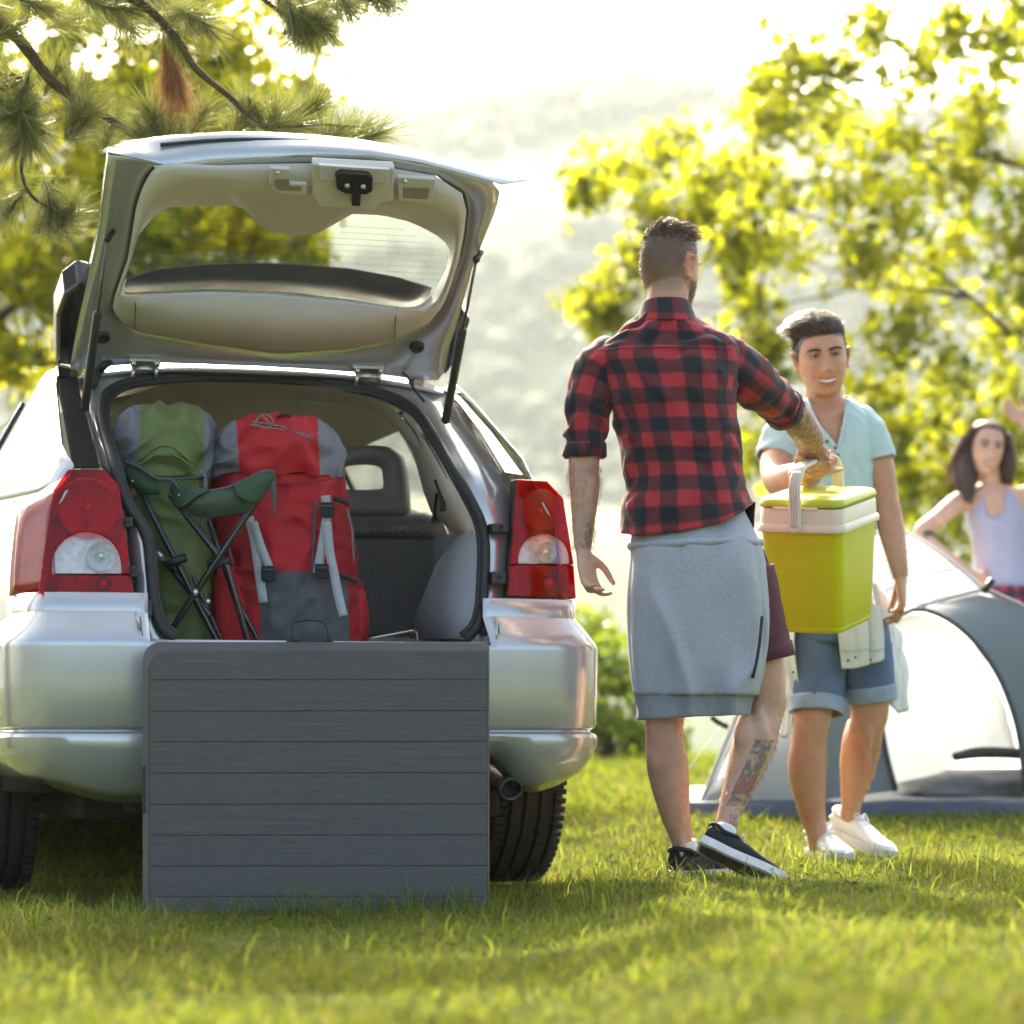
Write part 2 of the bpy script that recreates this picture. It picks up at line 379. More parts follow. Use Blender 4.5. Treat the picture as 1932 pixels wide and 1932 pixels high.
# ------------------------------------------------------------------ leafy trees and bushes
def leaf_template(lobes=5):
    V = [(0, 0, 0)]; n = lobes * 2
    for i in range(n):
        a = 2 * math.pi * i / n; r = (1.0 if i % 2 == 0 else .58) * (1.15 if i == 0 else 1)
        V.append((r * math.cos(a) * .9, r * math.sin(a) * .8, .16 * abs(math.sin(a)) - .1 * r * r))
    return V, [(0, 1 + i, 1 + (i + 1) % n) for i in range(n)]
LT = leaf_template(5); LS = ([(0, 0, 0), (.55, .32, .1), (1.25, 0, -.1), (.55, -.32, .1)], [(0, 1, 2), (0, 2, 3)])
def foliage(name, blobs, n_per, size, m, parent, seed, T=LT, spread=.9, tilt=.9):
    """blobs: (centre, radius vector); leaves gather in little sprays so that gaps stay open"""
    g = np.random.default_rng(seed); pos = []
    for c, r in blobs:
        nsp = max(2, int(n_per / 9))
        for _ in range(nsp):
            d = g.normal(0, 1, 3); d /= np.linalg.norm(d); sp = np.array(c) + d * np.array(r) * g.random() ** .45 * spread
            k = g.integers(6, 13); dirv = g.normal(0, 1, 3); dirv[2] *= .5; dirv /= np.linalg.norm(dirv)
            for q in range(k):
                pos.append(sp + dirv * (q / k - .5) * size * 7 + g.normal(0, size * 1.1, 3))
    pos = np.array(pos); n = len(pos)
    V, Fq = scatter(T[0], T[1], pos, rotmats(n, g, tilt), size * np.clip(g.lognormal(-.08, .32, n), .45, 1.8))
    tint = np.repeat(np.clip(g.normal(.5, .25, n), 0, 1), len(T[0]))
    return fastmesh(name, V, Fq, m, tint, parent, smooth=False)
bark = mat('bark', (.07, .05, .035), .9, var=.35, vscale=14, bump=.6, bscale=60)
lf_left = leafmat('leaf_golden', (.12, .14, .012), (.46, .45, .02), mixv=.6, var=.5)
lf_right = leafmat('leaf_bright', (.12, .15, .012), (.40, .41, .02), mixv=.6, var=.5)
lf_bush = leafmat('leaf_bush', (.07, .12, .02), (.28, .36, .04), mixv=.5)
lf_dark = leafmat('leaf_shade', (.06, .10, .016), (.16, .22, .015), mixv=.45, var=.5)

def leafy_tree(name, label, base, trunk_pts, limbs, blobs, n_per, size, m, seed, group):
    t = thing(name, label, 'tree', base, group=group); b = Vector(base)
    obj('trunk', tube([Vector(p) - b for p, r in trunk_pts], [r for p, r in trunk_pts], 12), bark, t)
    g = random.Random(seed)
    for l in limbs:
        o = tube([Vector(p) - b for p, r in l], [r * .62 for p, r in l], 8); obj('limb', o, bark, t)
    bl = [(Vector(c) - b, r) for c, r in blobs]
    tw = []
    ends = [Vector(p) - b for l in limbs for p, r in l[1:]] + [Vector(p) - b for p, r in trunk_pts[2:]]
    for c, r in bl:
        e = min(ends, key=lambda q: (q - c).length); mid = e.lerp(c, .5) + Vector((g.uniform(-.1, .1), g.uniform(-.1, .1), g.uniform(-.02, .12)))
        tw.append(tube([e, mid, c], [.008, .006, .003], 5, 3))
    obj('twigs', join(*tw), bark, t)
    foliage('crown', bl, n_per, size, m, t, seed)
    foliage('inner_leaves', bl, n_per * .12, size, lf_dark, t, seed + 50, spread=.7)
    return t
g = random.Random(3)
def pxblobs(lst, Y, dy=1.1, depth=.5):
    out = []
    for cx, cy, rx, ry in lst:
        y = Y + g.uniform(-dy, dy); out.append((P(cx, cy, y), (rx / FP * y, depth, ry / FP * y)))
    return out
RB = [(1500, 105, 45, 60), (1450, 160, 40, 45), (1560, 140, 60, 50), (1640, 45, 35, 60), (1720, 130, 80, 60), (1800, 60, 60, 40), (1880, 90, 70, 60), (1830, 190, 80, 55), (1925, 20, 50, 60),
      (1450, 240, 60, 40), (1560, 235, 90, 50), (1680, 255, 100, 55), (1850, 290, 100, 70), (1930, 380, 70, 100), (1770, 330, 90, 60),
      (1105, 350, 30, 45), (1165, 320, 50, 42), (1255, 285, 60, 34), (1330, 330, 70, 50), (1430, 335, 90, 55), (1560, 350, 100, 60), (1670, 390, 100, 70), (1800, 430, 100, 70), (1920, 500, 70, 80),
      (1320, 400, 60, 42), (1400, 430, 70, 50), (1480, 470, 60, 50), (1390, 500, 45, 50),
      (1115, 572, 36, 32), (1165, 535, 40, 42), (1150, 600, 36, 24), (1215, 480, 28, 30), (1240, 395, 34, 26),
      (1415, 590, 50, 50), (1640, 500, 70, 55), (1740, 540, 90, 70), (1880, 610, 70, 60), (1445, 660, 55, 45), (1690, 640, 80, 70), (1800, 700, 90, 70), (1910, 740, 60, 70),
      (1650, 730, 60, 60), (1760, 810, 90, 60), (1880, 830, 70, 60), (1680, 850, 60, 50), (1440, 740, 40, 40), (1430, 860, 28, 44), (1715, 930, 45, 36), (1800, 900, 60, 40), (1640, 930, 40, 40), (1930, 900, 50, 60)]
Y0 = 19.0
tb = P(2120, 1340, Y0); tb.z = .2
leafy_tree('maple_tree', 'sunlit yellow green tree on the right, behind the tent and the two men', tb,
    [(tb, .17), (P(2110, 1000, Y0), .14), (P(2080, 600, Y0), .11), (P(2040, 250, Y0), .07), (P(2000, -50, Y0), .04)],
    [[(P(2080, 760, Y0), .06), (P(1930, 650, Y0), .036), (P(1830, 560, Y0 - .2), .024), (P(1700, 470, Y0), .014), (P(1500, 400, Y0), .012), (P(1300, 340, Y0), .008), (P(1150, 340, Y0), .005)],
     [(P(2040, 350, Y0), .06), (P(1880, 300, Y0 + .3), .035), (P(1700, 270, Y0), .02), (P(1520, 200, Y0), .01)],
     [(P(2100, 900, Y0), .06), (P(1950, 850, Y0 - .3), .035), (P(1800, 800, Y0), .02), (P(1680, 820, Y0), .01)],
     [(P(1830, 560, Y0 - .2), .03), (P(1650, 540, Y0 + .3), .016), (P(1430, 580, Y0), .01), (P(1200, 560, Y0), .006)],
     [(P(2010, 100, Y0), .04), (P(1900, 80, Y0), .02), (P(1720, 110, Y0), .012), (P(1560, 130, Y0), .006)]],
    pxblobs(RB, Y0), 205, .050, lf_right, 21, 'leafy trees around the camp')
LB = []
gaps = [(60, 95, 45), (175, 95, 55), (280, 120, 35), (545, 75, 45), (570, 150, 28), (60, 640, 55), (45, 545, 40), (420, 30, 30), (330, 60, 25)]
for _ in range(400):
    x, y = g.uniform(-80, 640), g.uniform(-60, 720)
    lim = float(np.interp(y, [-60, 60, 150, 230, 300, 720], [640, 620, 560, 640, 600, 560]))
    if x > lim or any((x - a) ** 2 + (y - b) ** 2 < r * r for a, b, r in gaps): continue
    if any((x - a[0]) ** 2 + (y - a[1]) ** 2 < 38 ** 2 for a in LB): continue
    LB.append((x, y, 50, 46))
Y1 = 17.5
tb = P(-150, 1330, Y1); tb.z = .15
leafy_tree('oak_tree', 'golden green leafy tree on the left, behind the silver car', tb,
    [(tb, .2), (P(-140, 1000, Y1), .17), (P(-90, 720, Y1), .13), (P(-60, 300, Y1), .09), (P(0, -100, Y1), .05)],
    [[(P(-90, 740, Y1), .08), (P(0, 600, Y1), .055), (P(60, 555, Y1), .045), (P(110, 465, Y1), .035), (P(230, 360, Y1), .02), (P(420, 280, Y1), .01), (P(560, 260, Y1), .006)],
     [(P(-60, 300, Y1), .06), (P(120, 200, Y1 + .4), .03), (P(330, 120, Y1), .016), (P(560, 40, Y1), .008)],
     [(P(-80, 640, Y1), .05), (P(80, 690, Y1 - .4), .02), (P(250, 640, Y1), .012), (P(430, 560, Y1), .007)],
     [(P(-20, 0, Y1), .05), (P(200, -20, Y1), .02), (P(450, -40, Y1), .01)]],
    pxblobs(LB, Y1, 1.3), 140, .044, lf_left, 22, 'leafy trees around the camp')

def bush(name, label, blobs, n_per, size, m, seed, base):
    t = thing(name, label, 'bush', base, group='bushes at the edge of the clearing'); b = Vector(base)
    bl = [(Vector(c) - b, r) for c, r in blobs]
    obj('stems', join(*[tube([(0, 0, 0), c * .5 + Vector((0, 0, .05)), c], [.02, .014, .005], 6, 3) for c, r in bl]), bark, t)
    foliage('foliage', bl, n_per, size, m, t, seed)
b0 = P(1150, 1425, 19.); b0.z = ground_z(b0.x, 19.)
bush('bush', 'green bush seen between the car and the man in the plaid shirt',
     pxblobs([(1130, 1230, 40, 50), (1170, 1290, 50, 60), (1120, 1360, 50, 50), (1190, 1380, 50, 45), (1110, 1190, 30, 30), (1230, 1300, 50, 70), (1240, 1390, 50, 40), (1060, 1290, 50, 80), (1050, 1390, 40, 40)], 19, .4), 170, .05, lf_bush, 31, b0)
b1 = P(1690, 1400, 18.); b1.z = ground_z(b1.x, 18.)
bush('bush', 'bright bush low behind the tent and the waving woman',
     pxblobs([(1620, 1120, 60, 60), (1700, 1060, 70, 70), (1790, 1050, 70, 80), (1880, 1040, 70, 90), (1690, 1200, 80, 80), (1820, 1180, 90, 90), (1930, 1170, 60, 90), (1570, 1220, 50, 60), (1750, 1320, 100, 70), (1900, 1320, 90, 70)], 18, .4), 150, .05, lf_right, 32, b1)
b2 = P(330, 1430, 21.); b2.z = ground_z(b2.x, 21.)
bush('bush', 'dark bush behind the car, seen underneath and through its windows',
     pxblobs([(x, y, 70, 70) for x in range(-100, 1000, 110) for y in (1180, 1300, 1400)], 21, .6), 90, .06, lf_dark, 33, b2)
# ------------------------------------------------------------------ pine hanging in from the left
needle_m = leafmat('pine_needle', (.115, .135, .04), (.30, .31, .07), mixv=.35, rough=.35, var=.55)
dead_m = leafmat('dead_needle', (.36, .17, .07), (.42, .2, .07), mixv=.3, var=.3)
twig_m = mat('pine_bark', (.085, .05, .032), .9, var=.35, vscale=40, bump=.7, bscale=160)
YP = 8.9
base = P(-900, 1500, YP); base.z = ground_z(base.x, YP)
pine = thing('pine_tree', 'pine tree reaching its needled branches in above the open hatch', 'tree', base)
def bpart(name, pts, r, n=8): return obj(name, tube([Vector(p) - base for p in pts], r, n, 6), twig_m, pine)
bpart('trunk', [base, P(-880, 900, YP), P(-860, 0, YP), P(-850, -900, YP)], [.19, .17, .15, .11], 14)
bpart('branch', [P(-860, -150, YP), P(-400, -100, YP), P(-60, 15, YP), P(0, 40, YP), P(50, 92, YP), P(95, 150, YP), P(140, 185, YP), P(200, 220, YP), P(270, 265, YP), P(345, 290, YP), P(410, 268, YP - .05)], [.06, .045, .022, .02, .018, .016, .014, .012, .010, .008, .004])
bpart('branch', [P(-850, -300, YP), P(-200, -220, YP - .1), P(100, -60, YP - .1), P(255, 0, YP - .1), P(330, 70, YP - .1), P(370, 130, YP - .1), P(430, 180, YP - .1), P(490, 235, YP - .1), P(545, 240, YP - .1)], [.05, .035, .02, .014, .011, .010, .009, .007, .003])
bpart('branch', [P(-860, 100, YP), P(-300, 120, YP), P(-40, 170, YP), P(15, 215, YP), P(48, 268, YP), P(40, 320, YP - .05), P(60, 370, YP - .05), P(112, 402, YP - .05)], [.045, .03, .014, .010, .007, .006, .005, .003])
bpart('branch', [P(-850, -400, YP + .1), P(100, -250, YP), P(420, -60, YP), P(505, 5, YP), P(560, 42, YP), P(610, 48, YP)], [.04, .02, .010, .007, .005, .003])
bpart('branch', [P(420, -60, YP), P(560, -30, YP), P(670, -5, YP), P(740, 10, YP)], [.009, .006, .005, .003])
bpart('branch', [P(545, 240, YP - .1), P(600, 235, YP - .1), P(680, 240, YP - .12)], [.006, .004, .002])
bpart('branch', [P(20, 140, YP), P(60, 160, YP), P(15, 165, YP), P(-40, 180, YP)], [.008, .006, .004, .003])
def needles(name, tufts, m, seed, ln=.125):
    g = np.random.default_rng(seed); V = []; Fq = []; T = []; k = 0
    for (px, py, dx, dy, n, sp, L, dY) in tufts:
        c = np.array(P(px, py, YP + dY)) - np.array(base); ax = np.array([dx, g.uniform(-.3, .1), -dy], float); ax /= np.linalg.norm(ax)
        for _ in range(n):
            along = g.random() ** .8 * .11; d = ax + g.normal(0, sp, 3); d /= np.linalg.norm(d)
            p0 = c - ax * along + g.normal(0, .003, 3); l = L * ln * g.uniform(.65, 1.1)
            s = np.cross(d, g.normal(0, 1, 3)); s /= np.linalg.norm(s); w = .0007
            p1 = p0 + d * l * .55 + np.array([0, 0, -.006]) ; p2 = p0 + d * l + np.array([0, 0, -.018 * g.random()])
            V += [p0 - s * w, p0 + s * w, p1 + s * w, p1 - s * w, p2 + s * w * .4, p2 - s * w * .4]
            Fq += [(k, k + 1, k + 2, k + 3), (k + 3, k + 2, k + 4, k + 5)]; k += 6; T += [g.random()] * 6
    return fastmesh(name, np.array(V), np.array(Fq), m, np.array(T), pine)
tf = []
def tft(px, py, dx, dy, n=270, sp=.55, L=1., dY=0.): tf.append((px, py, dx, dy, n, sp, L, dY))
for a in [(40, 45, .5, -.3), (100, 20, .6, .2), (150, 30, .6, -.2), (200, 15, .6, .3), (60, -10, .4, .5), (-10, 20, .4, .4), (260, 20, .7, .1), (330, 30, .7, -.1), (300, -10, .7, .3), (380, 25, .8, .1), (395, 55, .7, .5), (340, 90, .4, .7), (250, 60, .4, .5),
          (165, 160, .2, -.9), (150, 205, .4, -.7), (175, 215, .6, -.6), (130, 160, -.1, -.8), (215, 225, .3, -.7), (110, 120, .3, -.6),
          (285, 240, .1, -.9), (300, 210, .2, -.9), (320, 260, .3, -.8), (345, 230, .3, -.8), (280, 200, -.4, -.7), (300, 270, .0, .7), (360, 270, .7, -.4), (390, 200, .4, -.6), (330, 180, .2, -.9), (260, 250, -.6, -.4), (340, 285, .3, .6),
          (10, 165, -.6, .1), (30, 190, -.3, .6), (50, 240, -.2, .7), (0, 225, -.5, .2), (60, 270, .2, .7), (20, 280, -.5, .4), (-10, 130, -.4, -.2), (80, 250, .6, .4), (40, 210, .5, .2),
          (112, 402, .7, -.5), (130, 400, .8, -.3), (100, 400, .2, .8), (120, 410, .5, .7), (90, 395, -.1, .9), (140, 385, .5, -.8), (15, 400, -.4, .6), (-10, 380, .3, .5),
          (550, 205, .5, -.7), (590, 200, .8, -.4), (470, 210, .5, -.6), (545, 240, .7, .2), (560, 235, .9, -.1), (500, 235, .4, .6), (600, 190, .5, -.7), (520, 200, .1, -.8), (455, 190, -.2, -.5),
          (640, 245, .6, -.6), (690, 240, .7, -.5), (660, 240, .1, -.9), (720, 250, .8, -.3), (610, 250, -.2, -.8),
          (560, 45, .3, .8), (600, 45, .8, .3), (575, 60, .1, .9), (560, 70, -.6, .5), (590, 30, .7, -.4), (640, 10, .7, .2), (690, 5, .8, .2), (740, 10, .8, .4), (720, 0, .5, .6), (660, 20, .4, .7), (540, 20, .3, .6), (620, 60, .6, .6), (760, -5, .7, .3)]:
    tft(*a, dY=rng.uniform(-.12, .12))
needles('needles', tf, needle_m, 41)
needles('dead_needles', [(318, 150, .1, .95, 260, .2, 1.15, -.1), (335, 160, .25, .9, 200, .2, 1.1, -.12), (345, 165, .3, .8, 140, .25, 1., -.12), (310, 150, -.3, .6, 90, .35, .8, -.1)], dead_m, 42)
# unseen upper crown: tufts added out of frame to shade lawn and car
tf2 = []
gq = random.Random(9)
for _ in range(150):
    tf2.append((gq.uniform(-700, 900), gq.uniform(-650, -130), gq.uniform(-.2, 1), gq.uniform(-.6, .6), 80, .5, 1.25, gq.uniform(-1.4, 1.0)))
for _ in range(270):  # branchless tufts added out of view to keep sun off the car's left flank
    Yn = gq.uniform(10.9, 12.4); Xn, Zn = gq.uniform(-2.75, -1.3), gq.uniform(3.45, 4.0)
    tf2.append((966 + Xn / Yn * FP, HZ - (Zn - CH) / Yn * FP, gq.uniform(-.2, 1), gq.uniform(-.6, .6), 170, .55, 1.4, Yn - YP))
needles('shade_needles', tf2, needle_m, 43)
# ------------------------------------------------------------------ silver hatchback
CA = R(18); CO = Vector((-.546, 8.285, -.06))
car = thing('hatchback_car', 'silver hatchback car with its rear hatch raised and luggage inside', 'car', CO, CA)
def cloc(px, py, Y):
    p = P(px, py, Y) - CO
    return Vector((p.x * math.cos(CA) + p.y * math.sin(CA), -p.x * math.sin(CA) + p.y * math.cos(CA), p.z))
def solve(px, py, f):
    lo, hi = 5., 14.
    for _ in range(45):
        m = (lo + hi) / 2
        if f(cloc(px, py, m)) < 0: lo = m
        else: hi = m
    return cloc(px, py, lo)
def Rz(z): return .03 + .06 * (z - .85) / .35 if z < 1.2 else .09 + (z - 1.2) / .35 * .61
def CR(px, py, off=0.): return solve(px, py, lambda p: p.y - Rz(p.z) - off)      # on the car's rear face
def CY(px, py, yl): return solve(px, py, lambda p: p.y - yl)                      # on a plane across the car
HN = Vector((0, .51, .76)).normalized()                                          # outward normal of the raised hatch
def HR(px, py, off=0.): return solve(px, py, lambda p: ((p.y - .70) * HN.y + (p.z - 1.55) * HN.z) - off)

paint = mat('silver_paint', (.49, .49, .485), .25, metal=.5, var=.06, vscale=5, coat=1., bump=.015, bscale=900)
plastic = mat('black_plastic', (.016, .015, .015), .45, var=.2, vscale=30, bump=.1, bscale=800)
gloss_blk = mat('gloss_black_trim', (.014, .012, .013), .16, var=.1, coat=.6)
matt_blk = mat('matt_black_trim', (.014, .013, .013), .95, var=.15, spec=.08)
rubber = mat('black_rubber', (.022, .02, .019), .6, var=.25, vscale=40)
tyre_m = mat('tyre_rubber', (.030, .025, .021), .85, var=.35, vscale=26, bump=.25, bscale=260)
beige = mat('beige_trim', (.56, .52, .48), .62, var=.05, vscale=8, bump=.08, bscale=900)
headl = mat('headliner_cloth', (.66, .59, .50), .9, var=.05, vscale=12, bump=.15, bscale=1200)
greyp = mat('grey_trim', (.33, .345, .37), .55, var=.06, vscale=8, bump=.12, bscale=900)
seatm = mat('charcoal_seat_cloth', (.12, .113, .11), .9, var=.18, vscale=60, bump=.35, bscale=1400, sheen=.2)
vinyl = mat('brown_grey_vinyl', (.165, .145, .13), .5, var=.08, vscale=20, bump=.15, bscale=700)
under_m = mat('underbody', (.02, .016, .013), .85, var=.4, vscale=12)
steel = mat('bright_steel', (.62, .61, .58), .28, metal=1., var=.08, vscale=30)
rust = mat('exhaust_steel', (.16, .12, .10), .5, metal=.8, var=.35, vscale=30)
glass = glassmat('car_glass', (.80, .84, .80))
dglass = glassmat('tinted_glass', (.30, .31, .29))
lens_red = glassmat('red_lens', (.82, .006, .014), .022); lens_clr = glassmat('clear_lens', (.93, .93, .92))
reflm = mat('lamp_reflector', (.80, .79, .78), .35, metal=.35, var=.25, vscale=60, bump=1.0, bscale=110)
reflr = mat('lamp_reflector_red', (.55, .02, .022), .3, metal=.2, var=.35, vscale=45, bump=1.0, bscale=90)

WY = [0, .05, .09, .2, .35, .6, .85, 1.5, 3., 3.6, 4.1, 4.38]; WX = [.70, .745, .765, .815, .845, .895, .912, .885, .875, .895, .82, .60]
def Wd(y): return float(np.interp(y, WY, WX))
def Sx(y, z):
    w = Wd(y)
    if z < .40: return w - .05 * (1 - (z - .25) / .15)
    if z < 1.08: return w - .035 * ((z - .72) / .36) ** 2
    if z < 1.13: return w - .035 - .03 * ((z - 1.08) / .05)
    return w - .065 - (z - 1.13) * .55
def zbot(y):
    z = .27 if y > .47 else .55
    for yc in (.85, 3.45):
        if abs(y - yc) < .385: z = max(z, .345 + math.sqrt(.385 ** 2 - (y - yc) ** 2) - .02)
    return z
yst = sorted(set(list(np.linspace(.06, .46, 9)) + list(np.linspace(.466, 1.24, 25)) + list(np.linspace(1.3, 3.05, 12)) + list(np.linspace(3.07, 3.84, 21)) + [4, 4.1, 4.2, 4.3, 4.38]))
for s in (-1, 1):
    def f(u, v, s=s):
        y = yst[round(u * (len(yst) - 1))]; zb = zbot(y); zt = 1.13 if y < 3.2 else lerp(1.1, .78, (y - 3.2) / 1.18)
        z = lerp(zb, zt, v); return (s * Sx(y, z), y, z)
    o = obj('side_panel', gridsurf(f, len(yst) - 1, 16), paint, car, solid=.004)
    def q(u, v, s=s):                                                            # rear quarter above the belt line
        z = lerp(1.132, 1.545, v); y0 = Rz(max(1.2, z)) if z > 1.2 else .085; y1 = .86 + .10 * (abs(v - .45) / .5) ** 2
        y = lerp(y0, max(y1, y0 + .02), u); return (s * Sx(y, z), y, z)
    obj('quarter_panel', gridsurf(q, 10, 12), paint, car, solid=.006)
    def w(u, v, s=s):
        z = lerp(1.14, 1.50, v); y0 = .84 + .10 * (abs(v - .45) / .5) ** 2; y = lerp(y0, 2.95 - .5 * v, u); return (s * (Sx(y, z) - .006), y, z)
    obj('side_window', gridsurf(w, 10, 6), glass, car)
    for yb, wd in ((1.38, .05), (2.25, .05)):
        obj('pillar', ribbon([(s * (Sx(yb, z) - .002), yb - .1 * (z - 1.13), z) for z in (1.12, 1.3, 1.51)], wd, (0, 1, 0), th=.006), gloss_blk, car)
    obj('belt_trim', ribbon([(s * (Sx(y, 1.135) + .002), y, 1.137) for y in (.85, 1.4, 2., 2.6, 3.0)], .018, (0, 0, 1), th=.004), gloss_blk, car)
# roof, windscreen, bonnet and nose
def roof(u, v):
    x = lerp(-1, 1, u); y = lerp(.695, 2.5, v); e = .615 - .03 * v
    return (x * e, y + .05 * (1 - x * x) * (-1 if v == 0 else 0) * .6, 1.555 - .055 * abs(x) ** 3 + .018 * math.sin(math.pi * v) * (1 - x * x))
obj('roof', gridsurf(roof, 20, 14), paint, car, solid=.01)
obj('windscreen', gridsurf(lambda u, v: (lerp(-1, 1, u) * lerp(.585, .73, v), lerp(2.5, 3.2, v) + .08 * (1 - (2 * u - 1) ** 2) * v, lerp(1.55, 1.1, v)), 10, 6), dglass, car)
def bonnet(u, v):
    x = lerp(-1, 1, u); y = lerp(3.2, 4.38, v); w = Wd(y) - .065
    return (x * w, y + .05 * (1 - x * x), lerp(1.1, .78, v ** 1.4) + .03 * (1 - x * x))
obj('bonnet', gridsurf(bonnet, 14, 10), paint, car)
obj('front_fascia', gridsurf(lambda u, v: (lerp(-1, 1, u) * .60, 4.38 + .08 * (1 - (2 * u - 1) ** 2), lerp(.3, .78, v)), 10, 6), paint, car)
obj('underbody', join(box(-.62, .62, .25, 4.2, .22, .34), box(-.50, .55, .12, .6, .24, .40), tube([(-.66, .85, .33), (0, .85, .27), (.66, .85, .33)], [.05, .07, .05], 10)), under_m, car, bevel=.02)
# rear frame (painted metal round the opening)
SEAL = [(330, 1205), (303, 1183), (290, 1140), (284, 1080), (278, 1020), (262, 985), (242, 958), (228, 925), (215, 880), (200, 830), (190, 785), (195, 752), (217, 730), (260, 717), (330, 710), (400, 707), (500, 709), (580, 716), (660, 727), (730, 744), (772, 765), (800, 792), (830, 840), (862, 895), (888, 942), (908, 985), (916, 1030), (915, 1090), (911, 1150), (900, 1185), (880, 1205)]
OUTR = [(300, 1262), (262, 1225), (256, 1140), (252, 1090), (245, 1030), (238, 990), (232, 955), (224, 914), (190, 880), (178, 830), (165, 775), (148, 712), (168, 694), (240, 685), (330, 681), (400, 681), (500, 684), (580, 690), (660, 699), (735, 709), (800, 718), (848, 744), (884, 800), (925, 868), (952, 915), (968, 985), (966, 1030), (962, 1090), (955, 1150), (940, 1200), (920, 1262)]
fr0 = [CR(x, y, .075) for x, y in OUTR]; fr1 = [CR(x, y, .06) for x, y in [((a + c) / 2, (b + d) / 2) for (a, b), (c, d) in zip(SEAL, OUTR)]]; fr2 = [CR(x, y, .045) for x, y in SEAL]
fr3 = [p + Vector((0, .10, 0)) for p in fr2]
obj('hatch_frame', loft([fr0, fr1, fr2, fr3], False, False), paint, car, solid=.003)
sl = [tuple(CR(x, y, .035)) for x, y in SEAL]
seal = obj('door_seal', tube(sl, .0135, 10, 4), rubber, car)
cx, cy = 560, 960
sl2 = [tuple(CR(x + (cx - x) * .028, y + (cy - y) * .028, .05)) for x, y in SEAL]
obj('inner_lip', tube(sl2, .010, 8, 4), rubber, seal)
obj('sill_plate', gridsurf(lambda u, v: (lerp(-.50, .50, u), lerp(.02, .20, v), .715 + .006 * math.sin(v * 3.1)), 4, 4), mat('sill_white', (.62, .60, .58), .35, var=.04), car, solid=.01)
# black trims on the pillars beside the glass
def strip(name, pxs, off, m, th=.012, bev=.003):
    p = [CR(x, y, off) for x, y in pxs]; return obj(name, prism(p, (0, th, 0)), m, car, smooth=False, bevel=bev)
strip('pillar_trim', [(108, 712), (147, 712), (152, 742), (190, 882), (140, 882), (125, 800)], -.012, matt_blk, .03, .004)
strip('pillar_cap', [(106, 690), (146, 698), (149, 712), (108, 710)], -.02, gloss_blk, .04, .004)
strip('pillar_glass', [(838, 735), (868, 748), (930, 818), (988, 897), (952, 892), (905, 815), (868, 765)], -.01, gloss_blk, .03, .003)
# bumper
pl = [(-.835, .47), (-.83, .30), (-.816, .14), (-.797, .058), (-.768, .014), (-.715, -.006), (-.61, -.020), (-.505, -.031), (-.40, -.038), (-.2, -.046), (0, -.05)]
pl = crom(pl, 4); pl = [tuple(p) for p in pl]; pl = pl + [(-x, y) for x, y in pl[::-1][1:]]
LV = [(.848, -.012), (.794, -.012), (.786, -.006), (.750, .024), (.720, .047), (.711, .0505), (.70, .051), (.60, .049), (.492, .046), (.482, .042), (.474, .028), (.467, .030), (.460, .046), (.450, .049), (.42, .047), (.37, .032), (.315, .0), (.275, -.05)]
V = []; keep = []
for z, o in LV:
    for i, (x, y) in enumerate(pl):
        a, b = pl[max(0, i - 1)], pl[min(len(pl) - 1, i + 1)]; t = Vector((b[0] - a[0], b[1] - a[1], 0)).normalized(); n = Vector((t.y, -t.x, 0))
        zz = z
        if z < .46:
            zb = .275 + .05 * sstep(.55, .80, abs(x)) + .115 * math.exp(-((x - .50) / .085) ** 2)
            zz = .46 - (.46 - z) * (.46 - zb) / (.46 - .275)
        V.append(Vector((x, y, zz)) + n * o)
nn = len(pl); Fc = []
for i in range(len(LV) - 1):
    for j in range(nn - 1):
        if LV[i + 1][0] > .70 and max(abs(pl[j][0]), abs(pl[j + 1][0])) < .503: continue
        Fc.append((i * nn + j, i * nn + j + 1, (i + 1) * nn + j + 1, (i + 1) * nn + j))
bum = obj('rear_bumper', (V, Fc), paint, car, solid=.006, auto=24)
for s in (-1, 1):                                                                # step in the moulding and its return walls
    obj('return_wall', gridsurf(lambda u, v: (s * (.503 + .012 * v), lerp(-.075, .10, u), lerp(.715, .845, v) - (.07 * (1 - u) if v > .5 else 0) * 1), 4, 4), paint, bum, solid=.003)
# catches and bump stops on the frame
for x, y, w, h in ((945, 996, 16, 9), (942, 1090, 14, 12), (927, 1150, 16, 16), (243, 985, 8, 10), (253, 1078, 7, 12), (273, 1148, 15, 16)):
    p = [CR(x - w, y - h, .0), CR(x + w, y - h, .0), CR(x + w, y + h, .0), CR(x - w, y + h, .0)]
    o = obj('latch_clip', prism(p, (0, .06, 0)), plastic, car, smooth=False, bevel=.004)
    c = CR(x, y, -.001); obj('clip_hole', lathe([(.002, 0), (.006, 0), (.006, .004), (.002, .004)], 10) if 0 else xf(lathe([(.0065, -.002), (.0065, .004), (.002, .004), (.002, -.002)], 12), Matrix.Translation(c)), rubber, o)
c = CR(919, 1191, .02); obj('bump_stop', xf(lathe([(.001, -.03), (.011, -.028), (.014, -.015), (.016, .0), (.016, .03)], 14), Matrix.Translation(c)), rubber, car)
